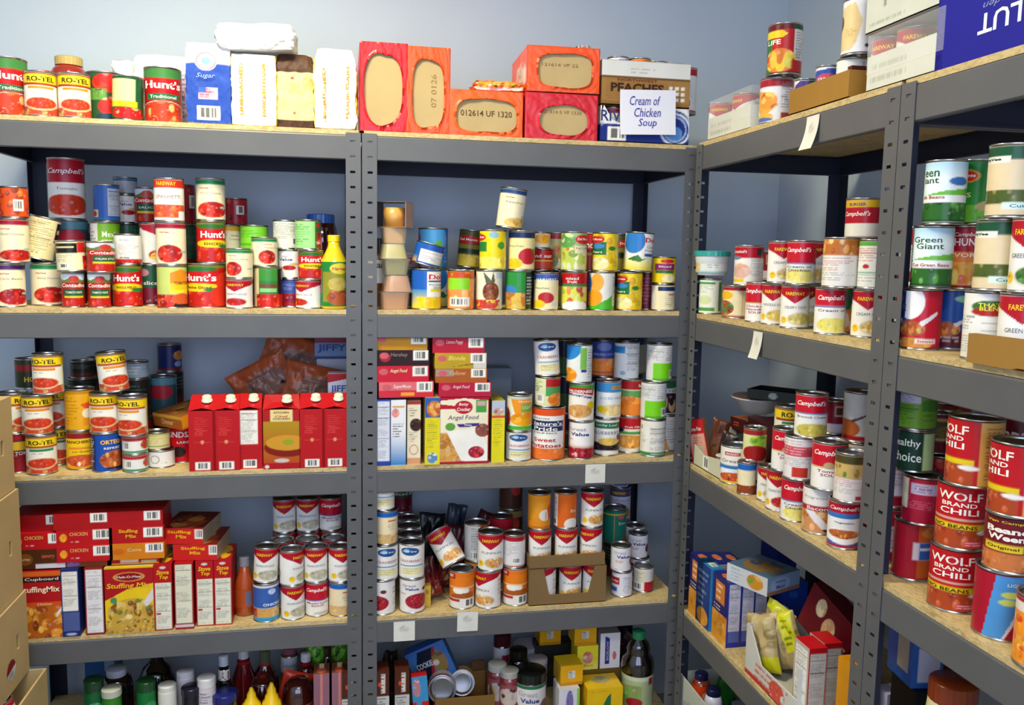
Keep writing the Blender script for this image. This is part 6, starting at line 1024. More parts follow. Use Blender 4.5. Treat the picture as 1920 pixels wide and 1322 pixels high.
# boxed flats with tins, and the handwritten sign
o, w_, d_, h_ = tray('can_flat', 252, 250, 96, 3, front=[(-126, 60), (-118, 96), (-95, 60), (-80, 52), (-40, 52), (-30, 96), (120, 96), (126, 60)], ops=[('bg', 'e4e4e6'), ('b', 0, .5, '1c2f7c'), ('bc', -.85, -.42, .04, .42), ('e', .68, .42, .38, .52, '1c2f7c'), ('ring', .68, .42, .36, .46, 'd0d8e8'), ('ring', .68, .42, .27, .36, '9cb4d8'), ('e', .68, .3, .17, .2, '5c90cc'), ('t', 'RIVER', -.6, .72, .8, .3, '2c3c6c', .02)], side=[('bg', 'e0e0e0'), ('b', 0, .5, '1c2f7c')], base='b8b8b8')
place('B', 1, o, w_, d_, h_, 1210, .006, solid=True); reg('B', 1, o, 1210, L='white and navy can flat under the peaches flat, behind the handwritten sign', short='white and navy flat', cat='tray')
SOLID.pop()
zb = SURF[1]+.0035
for px, d_, dn in ((1148, .05, 'plainside'), (1180, .06, 'hand'), (1214, .05, 'plainside'), (1250, .05, 'plainside')): put('B', 1, d_, [(px, 'sq48.'+dn, 0)], z0=zb)
o, w_, d_, h_ = tray('can_flat', 250, 250, 118, 3, ops=[('bg', '9c7440'), ('b', .66, 1, 'd8d8d4'), ('l', -.35, .35, .72, .84, 3, 'a8a090'), ('b', .6, .66, '6c4c2c'), ('b', 0, .1, '8c6434'), ('l', -.9, .9, .12, .6, 9, '87602e')]+[('r', .52+.14*i, .60+.14*i, .14+.13*j, .21+.13*j, 'e0dcd0') for i in range(3) for j in range(3)]+[('t', 'PEACHES', -.2, .4, 1.2, .2, '3c2418', .06), ('t', 'NORTHWEST', -.2, .57, .9, .06, '6c2c1c', .02)], side=[('bg', '9c7440'), ('b', .66, 1, 'd8d8d4')], base='8c6838')
zp = SURF[1]+.0975; place('B', 1, o, w_, d_, h_, 1212, .006, z=zp, solid=False); reg('B', 1, o, 1212, L='brown and white peaches flat on top of the white and navy flat', short='peaches flat', cat='tray')
for px, d_, dn in ((1158, .05, 'krm'), (1190, .05, 'pump'), (1222, .05, 'krm'), (1255, .05, 'pump'), (1278, .05, 'whrd'), (1186, .14, 'whrd')): put('B', 1, d_, [(px, 'pz.'+dn, 0)], z0=zp+.004)
b = MB(); x, y = np.meshgrid(np.linspace(-1, 1, 20), np.linspace(0, 1, 16)); x = x.ravel(); y = y.ravel(); w_, h_ = .157, .118
b.add(np.stack([x*w_/2, -.001+.004*(x*.5)**2+.002*np.sin(y*3), y*h_], 1), grid_faces(20, 16), 0, True, hexlin('e4e4ee'))
b.add(np.stack([x*w_/2, -.0005+.004*(x*.5)**2+.002*np.sin(y*3), y*h_], 1), [f[::-1] for f in grid_faces(20, 16)], 0, True, hexlin('e4e4ee'))
def handw(s_, x0, y0, w, h):
    V, F = textmesh(s_, -.005, .25); U = V*[w, h]+[x0, y0]
    b.add(np.stack([U[:, 0]*w_/2, -.0022+.004*(U[:, 0]*.5)**2+.002*np.sin(U[:, 1]*3), U[:, 1]*h_], 1), F, 0, False, hexlin('2c2c9c'))
handw('Cream of', -.66, .66, 1.1, .2); handw('Chicken', -.5, .4, .95, .2); handw('Soup', -.36, .14, .66, .22)
o = b.build('paper_sign', [nmat('sign_paper', attr=True, rough=.8, spec=.1)]); place('B', 1, o, w_, .002, h_, 1217, -.004, z=SURF[1]+.022, rot=-1, ry=-2, solid=False); reg('B', 1, o, 1217, L='white paper sign with blue handwriting leaning on the can flats', short='paper sign', cat='sign')
# ---- second shelf
def cup(px, d, z, r0, r1, h, col, L, u='B', s=2, fill=.8, sleeve=False):
    """square-shouldered fruit cup: r0 bottom half width, r1 top half width (mm)"""
    root = empty('fruit_cup'); b = MB(); prof = []
    def ring(r, zz, n=32):
        out = []
        for i in range(n):
            a = 2*PI*i/n; k = (abs(math.cos(a))**5+abs(math.sin(a))**5)**(-1/5.); out.append((r*k*math.cos(a), r*k*math.sin(a), zz))
        return out
    def skin(levels, c, m):
        V = []; F = []; n = 32
        for r, zz in levels: V += ring(r/1000, zz/1000)
        for k in range(len(levels)-1):
            for i in range(n): F.append((k*n+i, k*n+(i+1) % n, (k+1)*n+(i+1) % n, (k+1)*n+i))
        F.append(tuple(range(n-1, -1, -1))); F.append(tuple((len(levels)-1)*n+i for i in range(n)))
        b.add(V, F, m, False, c)
    up = r1 > r0
    skin([(r0*.93, 1.5), (r1*.93, h-1.5)], hexlin(col), 0); b.build('fruit', [PLAST], root); b = MB()
    lip = 3
    if up: lv = [(r0, 0), (r1, h-2), (r1+lip, h-2), (r1+lip, h)]
    else: lv = [(r0+lip, 0), (r0+lip, 2), (r0, 2), (r1, h)]
    skin(lv, (1, 1, 1), 0); b.build('clear_cup', [CLEARC], root)
    x, y = solve(u, px, d, z+h/2000); root.location = (x, y, z); root.rotation_euler = (0, 0, facing(x, y)+.15)
    reg(u, s, root, px, L=L, short='fruit cup', cat='fruit cup', group='fruit cups stacked by the post', z=z); return z+h/1000+.0004
z = SURF[2]
for px, r0, r1, h, c, L in ((738, 36, 40, 46, 'b8701c', 'lowest amber fruit cup of the stack beside the slotted post'), (743, 40, 30, 44, 'a85c14', 'second fruit cup from the bottom, upside down and amber'),
                            (741, 31, 37, 42, '8c8438', 'third fruit cup from the bottom, olive coloured'), (736, 38, 30, 40, 'a89c34', 'fourth fruit cup from the bottom, yellow-green'), (738, 30, 34, 42, 'c8964c', 'fifth fruit cup from the bottom, peach coloured')):
    z = cup(px, .06, z, r0, r1, h, c, L)
root = empty('fruit_cup_pack'); b = MB(); b.lathe([(.026, .002), (.031, .052)], 24, 0, True, c=hexlin('d09c50'), cap0=True, cap1=True); b.build('fruit', [PLAST], root)
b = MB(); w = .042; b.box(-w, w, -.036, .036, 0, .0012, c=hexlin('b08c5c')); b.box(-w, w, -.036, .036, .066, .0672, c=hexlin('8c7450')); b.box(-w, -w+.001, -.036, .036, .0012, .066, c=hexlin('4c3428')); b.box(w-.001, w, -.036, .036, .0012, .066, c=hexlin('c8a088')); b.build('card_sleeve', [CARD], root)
x, y = solve('B', 739, .06, z+.03); root.location = (x, y, z); root.rotation_euler = (0, 0, -.35); reg('B', 2, root, 739, L='sleeved pack with a fruit cup on top of the fruit cup stack', short='fruit cup pack', cat='fruit cup')
bot('B', 2, 709, .13, 'glass_jar', [(24, 0), (27, 4), (27, 120), (24, 135)], '7c3c14', (25, 133, 172, '2c2024'), (27.4, 60, 118, [('bg', 'd8d8d8'), ('t', 'an', .2, .75, .5, .2, '333333', .03)]), 'tall dark-lidded jar half hidden by the slotted post', 'jar', top=447)
o, r, h = bottle('snack_cup', [(20, 0), (25, 3), (28, 40)], 'b8a4b4', (29, 38, 42, 'c8b8c4'), (27, 6, 36, [('bg', 'a87c8c'), ('r', -.9, .1, .1, .9, 'a81c24')]), mat=PLAST); x, y = solve('B', 764, .15, SURF[2]+.15); 
put('B', 2, .155, [(767, 'c.dktop', 0)]); x, y = REC[-1]['o'].location[:2]; o.location = (x, y, SURF[2]+.1085); reg('B', 2, o, 764, L='small mauve and red snack cup beside the fruit cup stack', short='snack cup', cat='snack cup')
put('B', 2, .05, [(799, 'n.dole', 8), (803, 'k33.doled', 0, {'t': 14})])
put('B', 2, .16, [(818, 'c.dolec', 40), (812, 'm.bluegr', 0)])
put('B', 2, .05, [(864, 'c.peachgs', 0)]); put('B', 2, .05, [(917, 'c.pine', 0), (924, 'c.lemonf', 0)]); put('B', 2, .13, [(876, 'p.bluenf', 0)])
put('B', 2, .14, [(836, 'c.dgold', 0), (874, 'c.dmdark', -15, {'t': 5})]); put('B', 2, .13, [(889, 'c.dgold', 30), (890, 'c.fwpie', 20)])
put('B', 2, .05, [(972, 'c.dkgold', 10), (978, 'c.navpch', 0), (959, 'c.navcr', 15, {'t': 7})])
put('B', 2, .05, [(1024, 's32.bluepch', 0)]); put('B', 2, .13, [(1008, 'c.dktop', 0), (1017, 'p37.redsun', 0), (1012, 'tu.orcup', 0)])
put('B', 2, .05, [(1076, 'c.mixf', 0), (1076, 'c.fcock', 0)]); put('B', 2, .15, [(1042, 'c.dgold', 10), (1036, 'c.fcdk', 0)])
put('B', 2, .05, [(1128, 'c.orgwg', 5), (1135, 'c.pear', 0)]); put('B', 2, .14, [(1104, 'c.dkred', 30), (1107, 'c.redsun', 20)])
put('B', 2, .05, [(1180, 'c.pear', -4), (1197, 'n.dolec', 8, {'t': 3})]); put('B', 2, .15, [(1160, 'c.dgold', 0), (1160, 'c.dmdark', 50)])
put('B', 2, .05, [(1241, 'k.navsm', 10), (1243, 'k.ysm', 0)]); put('B', 2, .12, [(1212, 'c.dkred', 0)])
# ---- third shelf: cake mixes
bx('nutb', 'blue-edged box with long nutrition panel', 'blue-edged nutrition box', (36, 130, 180), {'base': [('bg', '1c3c9c')], 'F': [('bg', '2444a0'), ('nf', -.9, .9, .07, .97, 'd4d8e4')]})
bx('grad', 'white box end fading to bright blue', 'blue-fading box', (40, 130, 178), {'base': [('bg', '8cacd0')], 'F': [('bg', 'e4e6ea'), ('g', 0, .5, '1c7cc4', 'e4e6ea', -2, 2), ('f', -.4, .8, .5, .07, ('d88c84', 'e0a48c'), 5, 3, .5), ('r', -.8, .8, .88, .91, 'd8a45c'), ('l', -.8, .8, .42, .65, 6, '55555c')]})
bx('choc', 'cream box end with a chocolate picture', 'cream chocolate box', (36, 130, 174), {'base': [('bg', 'c8b88c')], 'F': [('bg', 'e4dcc0'), ('b', .94, 1, 'b83c2c'), ('f', .3, .62, .9, .1, ('3c241c', '5c342c', '2c1814'), 8, 3, .5), ('ring', 0, .23, .65, .08, 'c0442c'), ('l', -.8, .8, .35, .52, 5, '8c7c64'), ('l', -.8, .8, .75, .9, 4, '8c7c64'), ('b', 0, .1, 'd0986c')]})
bx('yelp', 'bright yellow box end with cake picture on top', 'yellow picture box', (40, 130, 184), {'base': [('bg', 'c8b060')], 'F': [('bg', 'e0d41c'), ('b', .7, 1, '2c5cac'), ('f', .2, .83, 1, .12, ('c87c34', 'e0a450', 'e8dcc0', 'b04c24'), 12, 3, .45), ('l', -.8, .8, .25, .68, 14, 'a89c2c'), ('f', 0, .1, .7, .08, ('5c8cb8', 'e8e8e8', 'b8c4cc'), 8, 3, .4)]})
bx('angel', 'cake mix box front with red spoon and white cake', 'angel cake mix box', (136, 45, 183), {'base': [('bg', 'a8142c')], 'F': [('bg', 'a8142c'), ('p', [(-1, .95), (0, .985), (.95, .95), (.95, .03), (-1, .0)], 'ece4c8'), ('fr', -.45, .25, .5, .22, ('d8a04c', 'b87830', 'e0b878', 'c88c3c'), 30, 3, .3), ('p', [(-.72, .5), (.6, .53), (.95, .28), (.95, .04), (-.1, .04)], 'f0eee6'), ('f', .75, .5, .3, .1, ('8c4c3c', '6c2c2c'), 5, 3, .6), ('f', .5, .17, .32, .09, ('a81c34', 'c83c44', '2c2c5c', '7c142c'), 9, 3, .5), ('b', 0, .035, 'a8142c'),
   ('p', [(-1, .9), (-.3, .87), (-.3, .83), (-1, .82)], 'b8142c'), ('e', -.02, .85, .36, .1, 'b8142c'), ('r', .47, .9, .77, .96, '4c9c44'), ('r', .52, .85, .87, .94, 'c8a8a0'), ('p', [(-.3, .6), (.65, .61), (.5, .56), (-.2, .55)], '3c3080'), ('e', -.55, .56, .2, .06, '5c9c3c'), ('t', 'Betty', -.02, .89, .4, .055, 'f0e8e0', .03, .2), ('t', 'Crocker', -.02, .82, .55, .055, 'f0e8e0', .03, .2), ('t', 'Angel Food', -.03, .69, 1.25, .085, '4c4464', .0, .2), ('t', 'White', .15, .583, .3, .03, 'e8e4e8', .02)], 'T': [('bg', 'a8142c')]})
bx('yel2', 'plain yellow box end with small cake picture', 'plain yellow box', (36, 120, 172), {'base': [('bg', 'a89c1c')], 'F': [('bg', 'e4d820'), ('b', .78, 1, 'b8c0d8'), ('f', 0, .82, .8, .06, ('c8a090', 'e0d0c8', '8c5c4c'), 7, 3, .5), ('b', .72, .76, 'c84c3c'), ('l', -.8, .8, .25, .7, 13, 'b0a424')]})
box('B', 3, 719, 'nutb', df=.004); box('B', 3, 747, 'grad', df=.006); box('B', 3, 776, 'choc', df=.012); box('B', 3, 811, 'yelp', df=.001); box('B', 3, 870, 'angel', df=.003); box('B', 3, 934, 'yel2', df=.006)
def cakef(n, c, t, tc, ext=(), h=40, w=140): flat(n, c, list(ext)+[('e', -.72, .65, .17, .2, 'c85c64'), ('t', t, -.15, .68, .65, .3, tc, .02, .2), ('bc', .38, .95, .35, .98)], (w, 150, h))
cakef('ck1', 'cc2c3c', 'SuperMoist', 'f0dcd8', [('b', .45, 1, 'd86c74'), ('r', -.2, .3, .1, .32, 'e8a02c')], 42, 145); cakef('ck2', 'c41c34', 'Angel Food', 'f0d8b0', [], 42); cakef('ck3', '2c1618', 'Hershey', '8c7c74', [('e', -.68, .55, .2, .3, '9c2434')], 42); cakef('ck4', 'c88c14', ' ', 'e8b82c', [('r', 0, 1, .75, 1, '3c8cbc')], 44)
cakef('ck5', 'b4183a', 'Angel Food', 'e8c8c4', [], 38, 142); cakef('ck6', 'a8581c', 'Yellow', 'd8a878', [('r', -1, -.3, .45, .95, '9c8c84')], 38); cakef('ck7', 'b8981c', 'Blonde', 'e8d870', [('r', .5, 1, 0, 1, 'd0ccc4'), ('p', [(-.4, .1), (.5, .35), (.5, .25)], '6c5c1c')], 42); cakef('ck8', 'b01430', 'Lemon Poppy', 'ecc0b8', [], 42)
T3 = SURF[3]+.1845
z = box('B', 3, 762, 'ck1', df=.004, z=T3, rot=2, L='pink-red cake mix box lying over the narrow upright boxes'); z = box('B', 3, 755, 'ck2', df=.006, z=z, rot=3, L='red cake mix box lying under the dark chocolate one'); z = box('B', 3, 756, 'ck3', df=.012, z=z, rot=2, L='dark brown cake mix box lying fourth shelf-side in the stack'.replace('fourth shelf-side', 'second from the top')); box('B', 3, 752, 'ck4', df=.015, z=z, L='mustard yellow box at the top of the left cake mix stack', rot=1)
z = box('B', 3, 872, 'ck5', df=.004, z=T3, rot=-1, L='crimson cake mix box lying directly on the white-cake box'); z = box('B', 3, 865, 'ck6', df=.008, z=z, L='brown-orange cake mix box lying in the right stack'); z = box('B', 3, 864, 'ck7', df=.008, z=z, L='yellow cake mix box with white barcode end, right stack'); box('B', 3, 860, 'ck8', df=.01, z=z, rot=-2, L='crimson box at the top of the right cake mix stack')
put('B', 3, .04, [(972, 'k36.cran', 5), (974, 't.mand', 8)])
put('B', 3, .05, [(1028, 'y.pride', 0), (1027, 'k36.gro', 5), (1025, 't.cran', 10, {'t': -4})])
put('B', 3, .042, [(1090, 'c.gvch', 0), (1090, 'c.wild', 0), (1086, 'c.bluorg', 0)])
put('B', 3, .075, [(1137, 'c.blueb', 0), (1141, 'c.fwpie', 8)])
put('B', 3, .10, [(1181, 'c.redpie', -10), (1183, 'c.oranr', 10), (1175, 'c.bluenf', 10)])
put('B', 3, .045, [(1222, 'c.whgr', 0), (1223, 'c.limew', -5), (1234, 'c.limew', 8)])
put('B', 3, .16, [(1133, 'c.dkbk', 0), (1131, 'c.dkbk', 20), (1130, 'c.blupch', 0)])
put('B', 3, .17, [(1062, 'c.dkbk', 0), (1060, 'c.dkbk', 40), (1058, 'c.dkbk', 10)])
put('B', 3, .11, [(1250, 'c.whyel', 0), (1247, 'c.berry', 20)])
put('B', 3, .23, [(1183, 'c.dktop', 0), (1183, 'c.dktop', 0)]); x, y = REC[-1]['o'].location[:2]
o, r, h = bottle('jar', [(44, 0), (47, 4), (47, 80), (40, 95)], 'd0c8ac', (44, 70, 108, '1c3464'), None, mat=PLAST); o.location = (x, y, SURF[3]+.217); reg('B', 3, o, 1183, L='big cream jar with navy lid behind the blue-cornered can', short='navy-lidded jar', cat='jar')
bx('greyb', 'grey carton lying behind the yellow box', 'grey rear carton', (110, 80, 225), {'base': [('bg', '7c8894')], 'T': [('bg', 'a4b0bc')]}); box('B', 3, 925, 'greyb', df=.27)
# ---- fourth shelf
put('B', 4, .045, [(717, 's35.cherry', -45), (722, 's35.cran', 15), (724, 's.bluband', 0), (718, 's.cran', 0)])
put('B', 4, .045, [(771, 's35.cherry', 15), (770, 's35.cran', -5)])
for k, dep in enumerate((.12, .195, .27)): put('B', 4, dep, [(772-2*k, 's35.cherry', 20), (768-k, 's35.cran', -20)])
put('B', 4, .34, [(762, 's35.cherry', 0), (761, 's35.cran', 0), (759, 'c.dkbeet', 0)])
bx('ysm', 'small yellow carton squeezed behind the cherry can', 'small yellow carton', (20, 60, 60), {'base': [('bg', 'c8a82c')], 'F': [('bg', 'd0b040'), ('e', 0, .7, .5, .12, 'b87c2c')]}); box('B', 4, 801, 'ysm', df=.055, L='small yellow carton beside the second cherry can')
PR = [('bg', '4c0c18'), ('g', 0, 1, '6c1018', '2c0c14', -2, 2), ('f', 0, .3, .8, .25, ('7c1c1c', '5c1018', '8c3c2c', 'b8a06c'), 20, 3, .3)]
for px, df, w, h, dz, ry, sd, ops, L in ((835, .15, 85, 190, 0, 12, 4, PR, 'dark red foil bag behind the tipped pumpkin can'),
        (865, .16, 75, 215, .02, 26, 6, PR+[('t', 'DARK', -.2, .72, 1.1, .12, 'c8b8b4', .02)], 'lettered dark red foil bag leaning right, tallest of the bags'),
        (842, .24, 60, 205, .02, 8, 7, [('bg', '2c3444')], 'narrow slate blue foil bag behind the dark red ones'),
        (818, .08, 60, 120, 0, -18, 8, PR, 'dark red foil bag slumped at the front beside the cherry cans'), (800, .27, 80, 190, .0, 6, 9, [('bg', '14181c')], 'black foil bag behind the cranberry cans')):
    o, w_, t_, h_ = pouch('foil_bag', w, h, 34, ops, seed=sd, wr=.006); place('B', 4, o, w_, t_, h_, px, df, ry=ry, dz=dz+.01, solid=False); reg('B', 4, o, px, L=L, short='foil bag', cat='food bag', group='foil bags on the fourth shelf')
put('B', 4, .05, [(866, 'c33.pump', 0)]); put('B', 4, .045, [(911, 'c.fwpump', -48), (916, 'c.fwpump', 0)]); put('B', 4, .05, [(960, 'c33.pump', 0), (958, 's.whrd', 0)])
put('B', 4, .12, [(893, 'c33.pumpy', 0), (893, 'c33.pumpo', 60)])
root, r, h = can('c.fwpump'); x, y = solve('B', 836, .075, SURF[4]+.13); root.matrix_world = Matrix.Translation((x+.026, y, SURF[4]+.112)) @ Matrix.Rotation(facing(x, y), 4, 'Z') @ Matrix.Rotation(math.radians(-32), 4, 'Y') @ Matrix.Rotation(math.radians(-22), 4, 'X'); reg('B', 4, root, 836, L='white pumpkin can tipped over on the dark foil bags', short='tipped pumpkin can', cat='food can')
put('B', 4, .17, [(940, 'c33.pumpo', 0), (939, 'c33.hand', 0)]); put('B', 4, .26, [(958, 'c.jarbr', 0), (958, 'c.jarbr', 10), (958, 'c.jarbr', 20)])
TK = [('bg', '8c6434'), ('l', -1, 1, 0, 1, 8, '845c2e')]
z4 = SURF[4]; wT = .226
o, w_, d_, h_ = tray('can_tray', 226, 150, 108, 2.5, front=[(-113, 108), (-72, 108), (-55, 30), (60, 30), (78, 108), (113, 108)], base='7e6440'); place('B', 4, o, w_, d_, h_, 1065, .012, solid=False); reg('B', 4, o, 1065, L='lower kraft can tray with cut-away front holding three pumpkin cans', short='kraft can tray', cat='tray', group='kraft can trays of pumpkin')
zz = z4+.003
for px in (1021, 1069, 1113): put('B', 4, .055, [(px, 'c33b.fwpump', {1021: -50, 1069: 8, 1113: 10}[px])], z0=zz)
ztr = z4+.1095
o, w_, d_, h_ = tray('can_tray', 222, 150, 36, 2.5, base='7e6440'); place('B', 4, o, w_, d_, h_, 1064, .012, z=ztr, solid=False, rot=1); reg('B', 4, o, 1064, L='upper shallow kraft can tray resting on the lower one', short='kraft can tray', cat='tray', group='kraft can trays of pumpkin')
zz = ztr+.003
zq = put('B', 4, .055, [(1012, 'c33b.fwpump', 10), (1011, 'c33b.pumpy', 0)], z0=zz); put('B', 4, .055, [(1061, 'c33b.fwpump', 4), (1060, 'c33b.pumpo', 0)], z0=zz); put('B', 4, .055, [(1108, 'c33b.fwpump', -25), (1110, 'c33b.fwpump', 10)], z0=zz)
put('B', 4, .06, [(1166, 'k31.whred', 0), (1164, 'k31.gvmilk', 8)]); put('B', 4, .085, [(1206, 'k31.whbcr', 0)])
put('B', 4, .16, [(1199, 'k31.whred', 0), (1196, 'k31.gvmilk', 0)]); put('B', 4, .235, [(1192, 'k31.whbcr', 0), (1190, 'k31.gvmilk', 0)])
put('B', 4, .22, [(1153, 'c.dktop', 0), (1152, 'c.teal', 0)]); put('B', 4, .30, [(1172, 'c.dktop', 0), (1170, 'tu.milk', 0), (1169, 'c33b.milk', 0), (1167, 'k31.milk2', 0)]); 
# ---- bottom shelf
TOPS.update({('B', 5, k): v for k, v in {944: 1187, 958: 1255, 935: 1243, 975: 1216, 1000: 1254, 1170: 1176, 1206: 1181, 992: 1208, 1010: 1222}.items()})
for px, L in ((678, 'first brown lettered box, overlapping the slotted post'), (716, 'second brown lettered box right of the slotted post'), (754, 'third brown lettered box, beside the tilted blue package')):
    box('B' if px > 690 else 'A', 5, px if px > 690 else 655, 'candy', df=.002 if px > 690 else .002, L=L)
def hbox(u, px, df, py): return (z_for(u, px, df, py)-SURF[5])*1000
bx('cook', 'blue cookie package', 'blue cookie package', (120, 45, 150), {'base': [('bg', '2c5ca0')], 'F': [('bg', '3c6cac'), ('p', [(-.9, .5), (-.4, .95), (.35, .95), (-.3, .3)], '14182c'), ('p', [(-.3, .3), (.35, .95), (.5, .95), (-.15, .28)], 'a01c24'), ('f', .45, .6, .35, .25, ('8c7040', '6c4c2c', 'c8c0b0'), 8, 3, .5), ('f', -.75, .3, .25, .2, ('7c1c20', '8c3430'), 4, 3, .6), ('f', .2, .2, .5, .2, ('b8a860', '9cc0d8', 'c8d0d8'), 8, 3, .5), ('t', 'COOKIE', -.3, .66, .8, .12, 'c0c8d8', .04, 0, 0)]})
box('B', 5, 833, 'cook', df=.10, dz=.085, ry=-24, rot=-8, solid=False, L='blue cookie package lying tilted over the cans')
bx('cookb', 'plain box supporting the blue cookie package', 'plain support box', (100, 60, 80), {'base': [('bg', '4c5c7c')]}); box('B', 5, 845, 'cookb', df=.10)
h = hbox('B', 795, .02, 1264)
bx('rpk', 'red and blue upright packet box', 'red and blue box', (44, 30, h), {'base': [('bg', 'a81c1c')], 'F': [('bg', 'b8201c'), ('b', .6, 1, '3c8cc0'), ('r', -.5, .1, .35, .65, '3c8cc0'), ('f', -.4, .82, .5, .14, ('b87c84', 'd8a8a8', '7ca0c0'), 8, 3, .5), ('f', -.2, .12, .5, .12, ('d8a890', 'c8584c'), 6, 3, .5)]}); box('B', 5, 794, 'rpk', df=.01, ry=-4)
root, r, h = can('n.plainside'); x, y = solve('B', 837, .045, z_for('B', 837, .045, 1292)); root.matrix_world = Matrix.Translation((x, y+.1, z_for('B', 837, .045, 1292)-.02)) @ Matrix.Rotation(facing(x, y), 4, 'Z') @ Matrix.Rotation(math.radians(78), 4, 'X'); reg('B', 5, root, 836, L='can lying with its round steel end towards the viewer', short='lying can', cat='food can')
root, r, h = can('c.gold'); x, y = solve('B', 876, .07, z_for('B', 876, .07, 1290)); root.matrix_world = Matrix.Translation((x, y+.1, z_for('B', 876, .07, 1290)-.02)) @ Matrix.Rotation(facing(x, y), 4, 'Z') @ Matrix.Rotation(math.radians(70), 4, 'X'); reg('B', 5, root, 876, L='yellow can lying right of the one showing its steel end', short='lying yellow can', cat='food can')
h = hbox('B', 870, .02, 1305)
o, w_, d_, h_ = tray('open_carton', 170, 150, h, 3, base='7c5a2c'); place('B', 5, o, w_, d_, h_, 872, .012, solid=False); reg('B', 5, o, 872, L='open kraft carton holding the lying cans, bottom shelf', short='open carton', cat='carton')
bx('flap', 'upright brown cardboard piece behind the yellow can', 'brown cardboard piece', (40, 4, hbox('B', 898, .2, 1238)), {'base': [('bg', '6c4c30')]}, 'k', 'cardboard_piece'); box('B', 5, 896, 'flap', df=.2)
for px, w, h, sd, L, c in ((733, 60, 175, 3, 'dark crumpled bag with a peaked top behind the brown boxes', '181414'), (756, 45, 160, 5, 'slate grey bag beside the dark peaked one, bottom shelf', '3c4450')):
    o, w_, t_, h_ = pouch('dark_bag', w, h, 30, [('bg', c)], seed=sd, wr=.008, neck=1.4); place('B', 5, o, w_, t_, h_, px, .15, solid=False); reg('B', 5, o, px, L=L, short='dark bag', cat='food bag')
    o.scale[2] = (z_for('B', px, .17, 1218 if px == 733 else 1230)-SURF[5])/h_
bot('B', 5, 944, .2, 'salsa_bottle', [(24, 0), (28, 4), (28, 150), (24, 170), (14, 180)], '4c1010', (27, 172, 205, '3c1418'), (28.4, 90, 165, [('bg', 'c8c8c8'), ('b', 0, .3, '4c9c5c'), ('r', 0, .8, .3, .7, 'a02c3c')]), 'bottle with dark red cap and white label, bottom shelf', 'bottle')
for px, df in ((958, .04), (935, .07)): bot('B', 5, px, df, 'jam_jar', [(24, 0), (28, 4), (28, 120), (25, 135)], '7c2c34', (27, 133, 150, 'a8a8a0', 'b8b8a8'), (28.3, 30, 115, [('bg', '8c4c54'), ('f', 0, .6, .8, .3, ('c8b8b0', '8c2c4c', '4c2c24'), 14, 3, .3)]), 'small jam jar with patterned lid, %s of the two' % ('right' if px == 958 else 'left'), 'jar')
bot('B', 5, 975, .12, 'olive_jar', [(28, 0), (32, 5), (32, 150), (26, 175)], '080808', (28, 172, 200, '141410'), (32.4, 60, 125, [('bg', 'c8bc98'), ('l', -.8, .8, .2, .9, 4, '8c3c34')]), 'black jar with black lid and cream label, bottom shelf', 'jar')
bot('B', 5, 992, .26, 'white_lidded_tub', [(44, 0), (48, 5), (48, 170), (46, 180)], 'a8acb0', (50, 176, 200, 'b8b4bc'), None, 'white-lidded tub at the back behind the black jar', 'tub', mat=PLAST)
bot('B', 5, 1012, .185, 'white_lidded_tub', [(30, 0), (33, 5), (33, 160), (31, 170)], '9ca4a8', (34, 168, 188, 'c8c4c4'), (33.4, 60, 150, [('bg', 'a8b4b0'), ('b', .4, .6, '8c4c44')]), 'smaller white-lidded tub right behind the peanut butter jar', 'tub', mat=PLAST, top=1236)
bot('B', 5, 1000, .02, 'peanut_butter_jar', [(40, 0), (46, 6), (46, 120), (44, 130)], '5c3c24', (46, 128, 156, '0c1414', '0a0f10'), (46.5, 20, 126, [('bg', 'dcd8d4'), ('b', .9, 1, '1c6c4c'), ('e', .7, .25, .3, .3, '7c4c3c'), ('f', -.75, .2, .3, .3, ('8c5c34', 'b87c4c'), 6, 3, .5), ('t', 'Great', -.1, .75, .85, .15, 'b4b0bc', .05), ('t', 'Value', 0, .56, .8, .13, '2c3c84', .05)]), 'wide jar with black lid and white blue-lettered label', 'jar')
Y1 = [('bg', 'e0a414'), ('b', .0, .15, 'c8841c'), ('r', -.3, .3, .35, .72, 'd0d0c8'), ('l', -.25, .25, .37, .7, 4, '3c3c3c')]
bx('tea1', 'yellow tea box with small code square', 'yellow tea box', (68, 70, 60), {'base': [('bg', 'c89c1c')], 'F': Y1, 'T': [('bg', 'c8a81c')]})
bx('tea2', 'lime yellow tea box with pink flower', 'lime yellow tea box', (65, 70, 75), {'base': [('bg', 'c8b41c')], 'F': [('bg', 'd8d02c'), ('g', 0, .5, 'e8dc6c', 'd0c820', -2, 2), ('f', .0, .5, .5, .25, ('c88470', 'b8604c', 'd8b8b0'), 9, 3, .5), ('t', 'Black', .1, .18, .9, .1, '8c7c2c', .0)]})
bx('tea3', 'white tea box with purple and lime edge', 'white purple tea box', (60, 70, 90), {'base': [('bg', 'c8c8d0')], 'F': [('bg', 'd4d4dc'), ('r', .75, 1, 0, 1, '8cc43c'), ('f', .05, .6, .35, .35, ('7c6ca8', '9c90c0', '5c4c94'), 10, 3, .3)]})
bx('tea4', 'white box with upright navy banner', 'white banner box', (62, 90, 110), {'base': [('bg', '9c9ca4')], 'F': [('bg', 'dcdce0'), ('p', [(-.5, .12), (-.5, .92), (-.05, .85), (-.05, .12)], '2c2c7c'), ('f', .45, .35, .2, .12, ('c86c64', 'b8443c'), 5, 3, .4), ('t', 'BIGELOW', -.27, .5, .22, .55, 'c8c8e0', .0, 0, 90)], 'T': [('bg', '8c8c8c')]})
